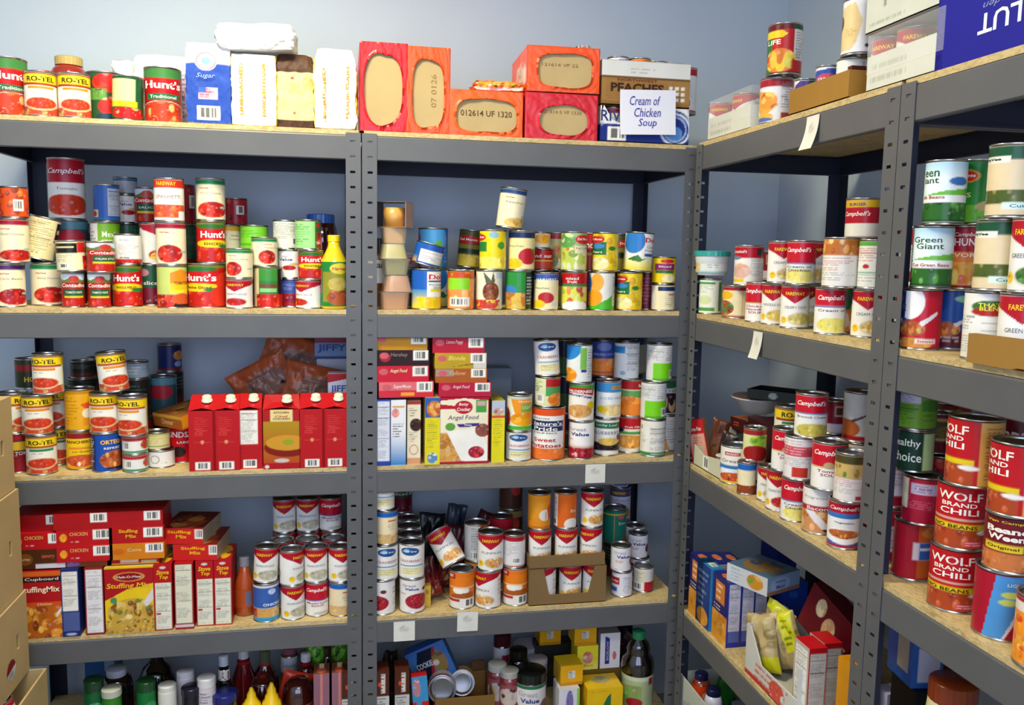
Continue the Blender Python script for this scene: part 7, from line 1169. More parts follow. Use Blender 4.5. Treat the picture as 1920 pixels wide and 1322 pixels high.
bx('tea5', 'wide golden tea box with large green leaf', 'green-leaf tea box', (100, 80, 90), {'base': [('bg', 'd8ac14')], 'F': [('bg', 'e4b818'), ('p', [(-.3, 0), (-.15, .45), (.15, .75), (.35, .85), (.35, .4), (.2, 0)], '2c6c44'), ('l', -.8, .8, .88, .93, 1, 'a87c14')], 'T': [('bg', 'e0b81c'), ('f', 0, .6, .5, .25, ('a89c6c', 'c8b888'), 6, 3, .5)]})
def hz(u, px, df, y0, y1): a, b_ = z_for(u, px, df, y0), z_for(u, px, df, y1); return a, (b_-a)
def stackbox(px, df, n, ytop, ybot, L, **k):
    a, hh = hz('B', px, df, ybot, ytop); B = BX[n]; key = n+str(px); BX[key] = (B[0], B[1], (B[2][0], B[2][1], hh*1000), B[3]); box('B', 5, px, key, df=df, z=a, L=L, **k)
h = hbox('B', 1062, .03, 1289)
BX['tea3'] = BX['tea3'][:2]+((62, 70, h),)+BX['tea3'][3:]; zt = box('B', 5, 1067, 'tea3', df=.02)
zt2 = box('B', 5, 1072, 'tea1', df=.04, z=zt+.0005, L='yellow tea box on top of the white and purple tea box', rot=3)
h = hbox('B', 1134, .02, 1286); BX['tea5'] = BX['tea5'][:2]+((108, 85, h),)+BX['tea5'][3:]; zt = box('B', 5, 1134, 'tea5', df=.008, L='wide golden tea box with large green leaf picture, bottom shelf')
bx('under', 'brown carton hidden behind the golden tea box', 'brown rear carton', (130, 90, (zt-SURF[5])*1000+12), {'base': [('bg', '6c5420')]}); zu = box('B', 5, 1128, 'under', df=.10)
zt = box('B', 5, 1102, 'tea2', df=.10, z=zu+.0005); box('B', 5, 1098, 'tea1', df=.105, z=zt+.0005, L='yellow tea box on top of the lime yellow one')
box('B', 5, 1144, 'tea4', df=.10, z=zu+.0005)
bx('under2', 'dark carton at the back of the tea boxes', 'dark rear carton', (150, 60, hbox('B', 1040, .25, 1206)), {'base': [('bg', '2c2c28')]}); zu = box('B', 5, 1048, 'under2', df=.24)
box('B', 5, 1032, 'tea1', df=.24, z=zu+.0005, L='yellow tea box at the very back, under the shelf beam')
bot('B', 5, 1170, .26, 'sauce_jug', [(48, 0), (56, 6), (56, 160), (46, 200), (30, 220)], '4c1418', (26, 218, 240, '3c1014'), None, 'dark red jug behind the juice bottle', 'jug')
bot('B', 5, 1206, .02, 'juice_bottle', [(42, 0), (47, 5), (47, 110), (48, 122), (50, 135), (46, 158), (36, 172), (34, 178), (36, 188), (30, 206), (18, 218), (16, 226)], '0c0808', (19, 216, 240, '1c7c4c'), (47.6, 15, 118, [('bg', 'a8b884'), ('b', .88, 1, 'c4ccb0'), ('f', -.1, .4, .9, .35, ('8c9c5c', '6ca83c', 'a89060', '9cb47c'), 12, 3, .4), ('r', .2, 1, .1, .85, 'a4b088'), ('e', -.1, .25, .35, .14, 'a01c2c'), ('r', .5, .75, .75, .95, 'a01c24')]), 'large dark juice bottle with green cap and green label', 'bottle')
# =================================================================== LEFT UNIT, top shelf bags
WB = [('bg', 'e9e8e4')]
def bagp(u, s, px, df, z, dims, faces, L, short, rot=0, cat='food bag', name='food_bag', **k):
    solid = k.pop('solid', True); rx, ry = k.pop('rx', 0), k.pop('ry', 0)
    o, w, d, h = bag(name, *dims, faces, **k); place(u, s, o, w, d, h, px, df, z=z, rot=rot, rx=rx, ry=ry, solid=solid); reg(u, s, o, px, L=L, short=short, cat=cat); return o
bagp('A', 1, 391, .01, None, (105, 62, 196), {'base': [('bg', '2448a8'), ('b', .74, 1, 'e4e4e6')], 'F': [('bg', '1f46a6'), ('b', .74, 1, 'e6e6e8'), ('e', -.1, .77, .48, .12, 'c8d4ec'), ('ring', -.1, .77, .44, .11, 'c06c70'), ('e', -.1, .77, .2, .05, '7c9cd0'), ('r', -.45, .4, .3, .45, 'b8a8c0'), ('l', -.4, .4, .31, .44, 4, 'c03c4c'), ('r', -.45, -.1, .38, .45, '3c5cb0'), ('bc', -.55, .5, .04, .22), ('t', 'Sugar', -.1, .58, .8, .07, 'a8bce4', -.01, .3)]}, 'blue and white sugar bag with round seal, top shelf', 'sugar bag', mat=SOFT, rnd=.22, amp=.001, seed=3, name='sugar_bag')
OT = 'd89018'
bagp('A', 1, 476, .012, None, (108, 70, 176), {'base': [('bg', 'd8c418')], 'F': WB+[('t', 'UNBLEACHED', -.55, .5, .16, .72, OT, .06, 0, 90), ('t', 'ENRICHED FLOUR', .45, .5, .16, .74, OT, .06, 0, 90)], 'R': [('bg', 'e0cc1c'), ('f', -.5, .8, .4, .15, ('7c2c1c',), 3, 3, .6)], 'T': WB, 'K': WB}, 'upright white flour bag with two vertical orange text lines, under a lying bag', 'flour bag', rnd=.22, amp=.0012, seed=4, name='flour_bag')
bagp('A', 1, 481, .0, SURF[1]+.182, (180, 105, 66), {'base': WB, 'T': WB+[('f', 0, .5, .5, .3, ('9cb0d0', 'e0e0e8'), 6, 3, .4)], 'F': WB+[('l', -.2, .5, .75, .9, 1, '8ca4cc')]}, 'white flour bag lying across the tops of two upright bags', 'lying flour bag', rnd=.6, amp=.0028, seed=6, name='flour_bag', ry=-3, solid=False)
bagp('A', 1, 552, .02, None, (96, 66, 186), {'base': [('bg', '4c3020'), ('b', .1, .74, 'e4cc88')], 'F': [('bg', '452a1c'), ('b', .1, .74, 'e6cf8c'), ('f', .7, .6, .3, .1, ('e0b070', 'd8984c'), 5, 3, .6), ('e', -.1, .66, .1, .02, 'b84c34'), ('t', 'Whole', 0, .58, .6, .05, 'b89c6c', .0), ('t', 'Wheat', .05, .5, .7, .05, 'b89c6c', .0), ('e', 0, .2, .06, .02, 'b84c34')]}, 'dark brown and cream flour bag between two white bags', 'brown flour bag', rnd=.3, amp=.002, seed=8, pinch=.5, name='flour_bag')
bagp('A', 1, 629, .008, None, (106, 76, 205), {'base': WB, 'F': WB+[('t', 'ENRICHED', -.5, .42, .14, .6, OT, .06, 0, 90), ('t', 'FLOUR PLAIN', .55, .44, .14, .62, OT, .06, 0, 90)], 'R': [('bg', 'e4dc50'), ('b', .7, 1, 'e9e8e4')], 'L': [('bg', 'e4dc70')]}, 'tall white flour bag with folded top, right end of the left unit', 'tall flour bag', rnd=.3, amp=.0022, seed=9, pinch=.7, name='flour_bag')
bagp('A', 1, 303, .16, None, (130, 90, 190), {'base': [('bg', 'e0e0da')], 'F': [('bg', 'dcdcd8'), ('r', .55, 1, 0, .75, 'a8a0b8'), ('l', .6, .95, .05, .7, 12, '5c3c74')]}, 'large off-white bag behind the tall pasta sauce can', 'off-white bag', rnd=.3, amp=.005, seed=10)
bagp('A', 1, 236, .2, None, (62, 60, 180), {'base': [('bg', 'd8d8d2')]}, 'small off-white bag behind the cream and green can', 'small bag', rnd=.3, amp=.006, seed=11)
# =================================================================== MIDDLE of the right side: corner unit
# ---- top shelf
def film_tray(u, s, px, df, dims, cans, L, h_can=96, ops=None, film=True, z=None, rr='pz96'):
    w, d, h = dims
    o, w_, d_, h_ = tray('can_flat', w, d, h, 2.5, base='cfcfc4', ops=ops or [('bg', 'cfd0c4'), ('l', -.9, .9, .1, .8, 2, 'b0b0a4')]); x, y, zz = place(u, s, o, w_, d_, h_, px, df, z=z, solid=False); reg(u, s, o, px, L=L, short='white can flat', cat='tray')
    if film:
        b = MB(); W2, D2, H2 = w_/2+.001, d_/2+.001, (h_can+4)/1000; a = []
        b.box(-W2, W2, -D2, D2, h_*.5, H2); me = b
        b.f = b.f[1:]; b.m = b.m[1:]; b.s = b.s[1:]
        f = me.build('shrink_film', [CLEAR], o, col=False)
    for (cx, dd_, dn, rot) in cans: put(u, s, dd_, [(cx, rr+'.'+dn, rot)], z0=zz+.003)
    return zz+.003+h_can/1000
CAN['pz96'] = (33, 96); CAN['h2'] = (37, 104); CAN['h3'] = (38, 112); CAN['m2'] = (31, 84); CAN['wb'] = (28, 84); CAN['m3'] = (24, 84); CAN['m4'] = (24, 74); CAN['h5'] = (32, 106)
film_tray('C', 1, 1366, .008, (235, 110, 56), [(1352, .05, 'fwchk', -10), (1398, .05, 'fwchk', -55)], 'small shrink-wrapped white can flat at the corner end of the top shelf')
put('C', 1, .045, [(1455, 'h2.camlo', 0), (1471, 'h3.camup', 0)])
bx('plank', 'low kraft carton side in front of small cans', 'kraft carton', (235, 110, 58), {'base': [('bg', '9c7434')], 'F': [('bg', 'a87e3c'), ('l', -1, 1, 0, 1, 3, '9c7230')]}, 'k', 'kraft_carton')
o, w_, d_, h_ = tray('kraft_carton', 225, 110, 54, 4, base='9a7232'); xk, yk, zk = place('C', 1, o, w_, d_, h_, 1532, .008, solid=False); reg('C', 1, o, 1532, L='low kraft carton holding small cans on the top shelf, corner unit', short='kraft carton', cat='carton')
for px, dp, sp, rt in ((1510, .045, 'm4.prp', 0), (1551, .045, 'm3.krm', 0)): put('C', 1, dp, [(px, sp, rt)], z0=zk+.0045)
bx('redb', '', '', (55, 50, 62), {'base': [('bg', '5c2420')]}); box('C', 1, 1581, 'redb', df=.025, z=zk+.0045, L='dark red carton corner inside the low kraft carton', solid=False)
put('C', 1, .045, [(1595, 'wb.whpl', 0), (1612, 'h5.whtan', 0)], z0=SURF[1]+.001)
zq = film_tray('C', 1, 1692, .006, (205, 150, 62), [(1668, .055, 'fwchk', -30), (1717, .055, 'fwchk', 0)], 'long shrink-wrapped white flat of soup cans, lower of two')
o, w_, d_, h_ = tray('can_flat', 205, 150, 96, 2.5, base='cfcfc4', ops=[('bg', 'cdd0c4'), ('r', -.5, -.42, .4, .75, '8c9488'), ('r', -.35, -.25, .5, .85, '7c8478'), ('r', .2, .32, .6, .95, '8c9488'), ('l', -.9, .9, .05, .2, 1, 'a8ac9c')]); place('C', 1, o, w_, d_, h_, 1692, .006, z=zq+.006, solid=False); reg('C', 1, o, 1690, L='upper white can flat on the shrink-wrapped one, at the top edge', short='white can flat', cat='tray')

# ---- second shelf
CAN['wide'] = (39, 84); CAN['c34'] = (34, 105); CAN['w40'] = (35, 100); CAN['w41'] = (38, 98)
put('C', 2, .04, [(1331, 'cs.whgn', 0)])
o, r, h = bottle('dip_tub', [(36, 0), (39, 3), (45, 50), (45, 54)], 'd4d8d8', (48, 52, 66, '2c9c94'), [(42.5, 8, 48, [('bg', '9cc8cc'), ('r', -.5, 1, .1, .8, 'dce0dc'), ('b', .85, 1, 'c8dcd8'), ('f', -.8, .4, .3, .35, ('d8b87c', 'b87850'), 6, 3, .5), ('l', -.2, .6, .3, .7, 3, '4c7c8c')])], mat=PLAST)
x, y = REC[-1]['o'].location[:2]; o.location = (x, y-.004, SURF[2]+.1045); o.rotation_euler = (0, 0, facing(x, y)); reg('C', 2, o, 1338, L='white tub with teal lid standing on a can, by the corner post', short='teal-lidded tub', cat='tub')
put('C', 2, .05, [(1383, 'wide.burg', 0), (1404, 'w40.camln', 0)])
put('C', 2, .04, [(1422, 'cs.camnood', -20)]); put('C', 2, .045, [(1453, 'cs.fwchk', -10), (1465, 'cs.fwsoup', 10)])
put('C', 2, .04, [(1490, 'cs.fwcel', 0), (1502, 'cs.camch', -15)]); put('C', 2, .06, [(1521, 'cs.fwcel', -15), (1530, 'cs.fwsoup', 10)])
put('C', 2, .04, [(1556, 'cs.camcel', 5), (1577, 'w40.bakd', -5)]); put('C', 2, .07, [(1592, 'cs.vegg', 10)])
put('C', 2, .04, [(1621, 'cs.fwsoup', 0), (1634, 'cs.whchk', -5), (1617, 'wide.chunky', 0, {'dd': .03})])
put('C', 2, .15, [(1430, 'cs.camdk', 30), (1436, 'k.camdk', 0)]); put('C', 2, .15, [(1480, 'cs.fwcel', 30), (1482, 'cs.fwsoup', 20)])
# ---- third shelf
TOPS.update({})
o, w_, d_, h_ = tray('packet_tray', 170, 110, 50, 2.5, front=[(-85, 56), (-20, 40), (85, 52)], base='c8c8b4', ops=[('bg', 'c8c8b0'), ('bc', -.3, .1, .1, .8)]); place('C', 3, o, w_, d_, h_, 1325, .014, solid=False); reg('C', 3, o, 1325, L='white open tray of packets at the corner end, third shelf', short='white packet tray', cat='tray')
bx('redpk', 'upright red packet leaning in the white tray', 'red packet box', (50, 28, 118), {'base': [('bg', '8c1c20')], 'F': [('bg', 'b81c20'), ('r', -.8, .9, .05, .66, 'd89c84'), ('l', -.6, .7, .1, .6, 8, 'b87460'), ('t', 'One-Pan', 0, .78, 1.3, .1, 'f0d8c8', .02)], 'T': [('bg', 'c01c20')], 'R': [('bg', 'a87450')]})
box('C', 3, 1316, 'redpk', df=.035, z=SURF[3]+.006, rot=45, ry=-13, solid=False)
for px, df, w, h, sd, c, ry, L in ((1338, .06, 50, 125, 3, '5c3020', 8, 'brown packet behind the leaning red one'), (1352, .07, 50, 95, 5, '2c1c1c', 14, 'nearly black packet right of the brown one')):
    o, w_, t_, h_ = pouch('food_packet', w, h, 20, [('bg', c), ('f', .2, .4, .6, .3, ('6c4024', '8c2c1c', '3c2418'), 9, 3, .4)], seed=sd); place('C', 3, o, w_, t_, h_, px, df, rot=40, ry=ry, dz=.006, solid=False); reg('C', 3, o, px, L=L, short='dark packet', cat='food packet')
o, r, h = bottle('clear_cup', [(18, 0), (24, 42), (25, 44)], 'c89c8c', (26, 44, 46, 'd8d8cc'), None, mat=PLAST); place('C', 3, o, .05, .05, h, 1343, .03, dz=.004); reg('C', 3, o, 1343, L='small peach-coloured cup inside the white packet tray', short='small cup', cat='cup')
put('C', 3, .045, [(1379, 'w41.progr', 5)])
CAN['s28'] = (22, 80); CAN['sal'] = (28, 88); CAN['men'] = (26, 68); CAN['fs'] = (26, 84); CAN['w35'] = (33.5, 95)
put('C', 3, .025, [(1400, 's28.bbcr', 10)]); put('C', 3, .04, [(1417, 'men.menud', 0), (1421, 'sal.salsa', 0)])
put('C', 3, .05, [(1441, 'fs.fwsoup', 0)]); put('C', 3, .04, [(1462, 'cs.fwtom', -10), (1473, 'cs.camtom', 5)])
put('C', 3, .035, [(1491, 'cs.camch', 5), (1500, 'w35.wrbx', 0), (1521, 'w35.cambroc', 0, {'dd': .012})])
put('C', 3, .045, [(1535, 'w40.bacon', 0), (1553, 'w40.camtom', 0)])
CAN['w38'] = (31.5, 98); put('C', 3, .042, [(1583, 'w38.camveg', 0), (1596, 'w38.mushr', 0)])
put('C', 3, .14, [(1560, 'c.redback', 0), (1567, 'k.venis', 20), (1565, 'k.camdk', 0)]); put('C', 3, .15, [(1602, 'c.redback', 20), (1611, 'k.venis', 0), (1612, 'c.whbowl', 0)])
put('C', 3, .13, [(1475, 'c.dktop', 0), (1480, 'c.rotelg', 20)])
bx('sup', 'dark maroon carton stack under the white bowl', 'dark maroon carton', (150, 110, (z_for('C', 1421, .14, 784)-SURF[3])*1000), {'base': [('bg', '3c1018')], 'R': [('bg', '4c101c'), ('bc', .5, .8, .5, .9)]}); zs = box('C', 3, 1425, 'sup', df=.12)
bx('crk', 'brown cracker box lying with orange top', 'brown cracker box', (70, 90, 34), {'base': [('bg', '5c1c1c')], 'F': [('bg', '4c181c'), ('l', -.6, .6, .3, .7, 2, 'b86c3c')], 'R': [('bg', '6c1c1c'), ('t', 'cracker', 0, .5, 1.2, .5, 'c8843c', .02), ('b', .9, 1, 'd0b060')], 'T': [('bg', 'a8601c'), ('f', 0, .5, .6, .4, ('8c4c1c', 'c8843c', '5c3020'), 8, 3, .4)]}); bx('whp', 'white folded packet beside the cracker box', 'white packet', (55, 60, 92), {'base': [('bg', 'c8c4b4')], 'F': [('bg', 'ccc8b8'), ('f', 0, .6, .5, .2, ('c89080', 'd8b0a0'), 6, 3, .4)]})
box('C', 3, 1360, 'whp', df=.14); bx('blk', '', '', (90, 80, 88), {'base': [('bg', '3c3c44')]}); z = box('C', 3, 1382, 'blk', df=.16, L='dark carton under the brown cracker box, third shelf of corner unit', dz=0); box('C', 3, 1384, 'crk', df=.15, z=z+.0005, rot=12)
o, r, h = bottle('microwave_bowl', [(38, 0), (42, 2), (66, 36), (72, 39), (72, 42), (68, 42), (60, 30)], 'ccccc8', None, None, mat=PLAST)
b = MB(); b.lathe([(.0715, .0423), (.069, .0445), (.001, .047)], 40, 0, True, c=hexlin('5c4030')); b.build('film_lid', [FOIL], o)
x, y = solve('C', 1421, .18, zs+.02); o.location = (x, y, zs+.002); reg('C', 3, o, 1421, L='white microwave bowl with brown film lid at the back', short='white bowl', cat='bowl')
o, w_, d_, h_ = tray('black_tray', 130, 90, 26, 2, base='0c1412', mat=PLAST, ops=[('bg', '0c1412'), ('f', .1, .5, .2, .3, ('a8b4b0', '5c6c68'), 5, 3, .5)]); place('C', 3, o, w_, d_, h_, 1445, .16, z=zs+.05, rot=40, solid=False); reg('C', 3, o, 1441, L='black plastic meal tray stacked on the white microwave bowl', short='black tray', cat='tray')
# ---- fourth shelf
MC = lambda c, c2='d8942c': [('bg', c), ('fr', 0, .22, 1, .22, (c2, 'e0a840', 'c87c20'), 14, 3, .4), ('r', -.6, .6, .6, .92, 'd8802c'), ('l', -.5, .5, .62, .9, 3, 'f0e0c8'), ('l', -.8, .8, .46, .56, 2, 'e8d8b0')]
bx('mac', 'navy and orange macaroni box', 'navy macaroni box', (88, 36, 172), {'base': [('bg', '2c2c84')], 'F': MC('24246c'), 'R': [('bg', '2c3490'), ('nf', -.75, .95, .25, .97, 'c8c4d4'), ('r', -.7, .95, .08, .24, '5c64a8')], 'T': [('bg', '24287c'), ('f', 0, .5, .5, .3, ('d8702c', 'b8b0b8'), 5, 3, .6)]})
bx('macb', 'bright blue macaroni box with barcode top', 'bright blue macaroni box', (88, 36, 172), {'base': [('bg', '1c5ca0')], 'F': [('bg', '1c3c84'), ('l', -.8, .8, .3, .9, 6, '7ca0b8'), ('f', 0, .15, .8, .14, ('d8942c',), 4, 3, .5)], 'R': [('bg', '2c84c4'), ('nf', -.3, .95, .03, .95, 'bcc4d8')], 'T': [('bg', '2c84c4'), ('bc', -.1, .6, .3, .8)]})
for px, df, n, L in ((1304, .012, 'mac', 'navy macaroni box nearest the corner, fourth shelf'), (1318, .012, 'macb', 'bright blue macaroni box, second along from the corner'), (1349, .015, 'mac', 'navy macaroni box third along, with orange front')): box('C', 4, px, n, df=df, L=L)
for k in (1, 2): box('C', 4, [1349, 1374, 1398][k], 'mac', df=.015+.0375*k, L=['', 'macaroni box showing its white panel, second deep', 'macaroni box showing its white panel, third deep'][k])
for k in (1, 2): box('C', 4, [1304, 1330, 1356][k], 'mac', df=.012+.0375*k, L=['', 'dark-topped macaroni box behind the corner one, first row', 'dark-topped macaroni box deepest behind the corner one'][k])
bx('wht', 'white and blue cracker box lying on the macaroni boxes', 'lying cracker box', (130, 120, 46), {'base': [('bg', 'b4bcc8')], 'F': [('bg', 'c8ccd0'), ('f', .4, .5, .4, .4, ('c88c2c', 'd8a04c', '5c9c3c'), 6, 3, .5), ('l', -.8, -.1, .1, .9, 4, '8ca8c8')], 'R': [('bg', '8ca8c8'), ('e', -.2, .5, .6, .4, 'a8c0e0'), ('b', 0, .2, 'a86c4c'), ('t', 'Honey', -.2, .65, .6, .2, '3c64a4', .03), ('t', 'Maid', -.2, .38, .5, .2, '3c64a4', .03)], 'T': [('bg', '54708c'), ('f', 0, .5, .8, .4, ('8c7040', '5c6c84', '3c5474'), 10, 3, .4)]})
z = SURF[4]+.1725; box('C', 4, 1400, 'wht', df=.045, z=z, rot=22, L=None)
bx('bluc', 'plain blue carton behind the pasta tray', 'blue rear carton', (120, 60, 168), {'base': [('bg', '1c3c9c')], 'R': [('bg', '1c3c9c'), ('l', -.6, .6, .7, .9, 1, '2c64c4')]}); box('C', 4, 1450, 'bluc', df=.17)
bx('bluc2', 'dark blue carton stacked high at the back', 'dark blue high carton', (100, 60, 235), {'base': [('bg', '142c84')], 'R': [('bg', '142c84'), ('r', -.7, 0, .88, .95, '3c64b4')]}); box('C', 4, 1442, 'bluc2', df=.29)
o, w_, d_, h_ = tray('pasta_tray', 235, 190, 122, 3, front=[(-118, 122), (-100, 122), (-40, 52), (60, 52), (118, 52)], base='c4c4b8', ops=[('bg', 'c8c8c0'), ('b', 0, .1, 'b83428'), ('l', -.6, 1, .05, .42, 3, 'c04838'), ('f', .3, .2, .3, .2, ('c85040', 'c8c8c0'), 8, 3, .3)], side=[('bg', 'ccccc8')]); place('C', 4, o, w_, d_, h_, 1443, .008, solid=True); reg('C', 4, o, 1443, L='white carton with red print holding bagged pasta, fourth shelf', short='white pasta carton', cat='carton'); SOLID.pop()
NO = [('bg', 'a89464'), ('fr', 0, .5, 1, .5, ('b8a470', '8c7848', 'c8b888', '9c8858'), 40, 3, .25)]
for px, df, z, rz, ry, sd, ops, L in ((1432, .035, .03, 15, -16, 3, NO+[('b', 0, .3, 'c8c81c'), ('l', -.6, .6, .1, .25, 2, '5c6c1c')], 'clear pasta bag with yellow foot label at the carton front'), (1440, .075, .045, 20, 12, 5, NO+[('b', .85, 1, 'c8cc1c')], 'clear pasta bag with narrow yellow top strip'), (1488, .09, .05, 35, -24, 6, NO+[('r', .1, .9, .3, 1, 'dcdc1c'), ('l', .2, .8, .4, .9, 5, '5c5c1c')], 'pasta bag with wide bright yellow label leaning right')):
    o, w_, t_, h_ = pouch('pasta_bag', 88, 135, 36, ops, seed=sd, wr=.005); place('C', 4, o, w_, t_, h_, px, df, rot=rz, ry=ry, z=SURF[4]+z-.02, solid=False); reg('C', 4, o, px, L=L, short='pasta bag', cat='food bag', group='bagged pasta in the white carton')
bx('rbx', 'red box end with white nutrition panel', 'red nutrition box', (60, 42, 176), {'base': [('bg', 'b8101c')], 'R': [('bg', 'b8141c'), ('nf', -.85, .9, .05, .93, 'ccc8bc')], 'F': [('bg', 'b8a8a0'), ('nf', -.8, .8, .06, .95)], 'T': [('bg', 'c41420')]})
bx('orb', 'tall orange-yellow box beside the slotted post', 'tall orange-yellow box', (50, 60, 196), {'base': [('bg', 'd08c14')], 'R': [('bg', 'd8941c'), ('r', -.4, .4, .4, .6, 'e0a850')], 'F': [('bg', 'd08c14')]})
box('C', 4, 1500, 'rbx', df=.02, L='left red box with white nutrition panel, by the pasta carton'); box('C', 4, 1528, 'rbx', df=.065, L='right red box with white nutrition panel, by the orange-yellow box'); box('C', 4, 1580, 'orb', df=.04)
bx('mar', 'maroon box leaning high with cream ovals', 'leaning maroon box', (150, 45, 120), {'base': [('bg', '5c0c1c')], 'F': [('bg', '640c1c'), ('f', -.4, .7, .2, .2, ('d8c8a0', 'b89c6c'), 4, 3, .6), ('f', .1, .45, .25, .25, ('d8a878', 'e0d0b0'), 4, 3, .6), ('r', .45, .9, .1, .45, 'c8c0bc')], 'R': [('bg', '640c1c'), ('r', -.8, .8, .1, .4, 'c8c0bc')], 'T': [('bg', '4c0c18')]})
box('C', 4, 1535, 'mar', df=.115, dz=.12, rot=12, ry=24, solid=False); bx('marb', 'dark carton propping up the maroon box', 'dark prop carton', (100, 80, 150), {'base': [('bg', '3c1c18')]}); box('C', 4, 1550, 'marb', df=.13)
# ---- bottom shelf
TOPS.update({('C', 5, 1298): 1240, ('C', 5, 1320): 1268, ('C', 5, 1338): 1258, ('C', 5, 1362): 1290})
hh = (z_for('C', 1262, .01, 1247)-SURF[5])*1000
o, w_, d_, h_ = tray('bottle_carton', 230, 150, hh, 3, base='c0c4b4', ops=[('bg', 'c0c4b8'), ('f', 0, .4, .8, .3, ('a8acb0', 'c0c4b8', '9ca0a8'), 10, 3, .2)]); place('C', 5, o, w_, d_, h_, 1300, .012, solid=False); reg('C', 5, o, 1300, L='white open carton of bottles at the lowest visible shelf of the corner unit', short='white bottle carton', cat='carton')
bot('C', 5, 1298, .03, 'spray_bottle', [(22, 0), (25, 4), (25, 180), (20, 200)], '7c2c14', (19, 196, 220, '0c1040'), (25.3, 120, 185, [('bg', 'd84418'), ('f', .4, .5, .3, .2, ('e8a088',), 2, 3, .5)]), 'orange bottle with navy cap in the white bottle carton')
bot('C', 5, 1320, .03, 'lotion_bottle', [(22, 0), (25, 4), (25, 160), (20, 180)], 'c8c8d8', (20, 176, 200, '10143c'), None, 'white bottle with navy cap in the white bottle carton', mat=PLAST)
bot('C', 5, 1340, .09, 'green_bottle', [(28, 0), (32, 5), (32, 150), (14, 200), (12, 230)], '0c5c1c', (13, 225, 245, '5c1c20'), None, 'green glass bottle with dark red cap, corner unit')
bot('C', 5, 1364, .10, 'green_bottle', [(30, 0), (34, 5), (34, 150), (20, 190)], '0c3c1c', (22, 185, 205, '8c94a4'), None, 'dark green bottle with pale cap, corner unit', top=1292)
# =================================================================== RIGHT UNIT
bx('vod', 'deep blue printed carton', 'deep blue carton', (330, 260, 300), {'base': [('bg', '20208c')], 'F': [('bg', '1f1f90'), ('t', 'VODKA', .2, .345, 1.0, .1, 'd8dce8', .02, 0, 180), ('t', 'ABSOLUT', .22, .165, 1.3, .1, 'e8ecf4', .03, 0, 180), ('t', 'Country of Sweden', .22, .255, 1.2, .045, '8c94c8', .0, .3, 180)]}, 'k', 'printed_carton')
box('D', 1, 1912, 'vod', df=.006, L='deep blue carton printed with upside-down white lettering', solid=False)
# ---- second shelf
CAN['g'] = (40, 120); CAN['d'] = (31.5, 105); CAN['d2'] = (32, 108); CAN['d3'] = (32, 106)
CAN['g2'] = (33, 109)
put('D', 2, .045, [(1848, 'd2.twhite', 0), (1872, 'g2.grntan', -10), (1897, 'g2.grntan', -10)])
put('D', 2, .045, [(1727, 'd.dinty', -5), (1748, 'd3.ggbean', -5), (1772, 'd3.ggbean2', 0)])
put('D', 2, .045, [(1782, 'd.dintb', 0), (1807, 'd2.chun', 0), (1832, 'd2.peas', -20)])
 
put('D', 2, .05, [(1912, 'd2.fwgrn', 0), (1938, 'g2.fwgrn', -20)])
o, w_, d_, h_ = tray('kraft_tray', 180, 14, 44, 3, base='9a7236'); place('D', 2, o, w_, d_, h_, 1898, -.006, solid=False); reg('D', 2, o, 1898, L='kraft tray edge in front of the white badge can, right unit', short='kraft tray', cat='tray')
put('D', 2, .14, [(1716, 'c.whrdn', 0), (1724, 'c.whrdn', 20)]); 
# ---- third shelf
CAN['wf'] = (39, 107); CAN['ra'] = (34, 107); CAN['cr'] = (34.5, 86)
CAN['w46'] = (41, 110); put('D', 3, .055, [(1790, 'wf.wolf', -10), (1804, 'wf.wolf', -8), (1827, 'w46.wolft', 0)])
CAN['h4'] = (37, 88); put('D', 3, .055, [(1878, 'wf.redblu', -4), (1896, 'h4.bean', 0), (1912, 'w46.wolft', 0)])
CAN['bg'] = (36, 104); put('D', 3, .036, [(1956, 'bg.beans', 0)])
put('D', 3, .075, [(1712, 'ra.rustb', 0), (1731, 'cr.crims', 0), (1714, 'k.hchoice', 0), (1718, 'c.grpr', 0)])
put('D', 3, .15, [(1760, 'c.redback', 0), (1763, 'c.redback', 30), (1757, 'k.stagg', 0)]); put('D', 3, .10, [(1764, 'c.redback', 50), (1776, 'c.redbeans', 0), (1790, 'cr.bkb', 0)])
put('D', 3, .05, [(1674, 'c.whrdn', 10), (1682, 'c.whrdn', 0)])
put('D', 3, .17, [(1872, 'c.redback', 0), (1885, 'c.redback', 30), (1903, 'd3.mps', 0)])
# ---- fourth shelf
CAN['bigc'] = (40, 138)
hb = lambda px, df, py: (z_for('D', px, df, py)-SURF[4])*1000
bx('blp', 'blue box with white window panel', 'blue windowed box', (90, 60, 110), {'base': [('bg', '1c4c94')], 'F': [('bg', '2454a0'), ('r', -.2, .7, .2, .8, 'a8a090')], 'R': [('bg', '2c5ca4'), ('r', -.6, .8, .1, .7, 'b8b8d0')], 'T': [('bg', '1c3c84')]})
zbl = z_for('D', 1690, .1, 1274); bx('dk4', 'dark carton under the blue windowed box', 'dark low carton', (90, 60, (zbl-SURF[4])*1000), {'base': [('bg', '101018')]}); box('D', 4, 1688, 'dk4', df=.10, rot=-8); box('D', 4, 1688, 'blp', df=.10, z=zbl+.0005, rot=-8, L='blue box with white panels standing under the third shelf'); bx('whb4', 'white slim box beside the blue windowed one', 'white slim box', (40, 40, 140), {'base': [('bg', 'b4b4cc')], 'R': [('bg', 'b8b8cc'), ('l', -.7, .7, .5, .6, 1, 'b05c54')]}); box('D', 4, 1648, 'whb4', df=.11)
put('D', 4, .045, [(1676, 'bigc.chik', 0)])
bot('D', 4, 1738, .05, 'mayonnaise_jar', [(32, 0), (36, 6), (36, 130), (33, 150)], 'd0c498', (34, 148, 170, '7c3010'), None, 'cream jar with brown lid under the right unit third shelf', 'jar', mat=PLAST, top=1243)
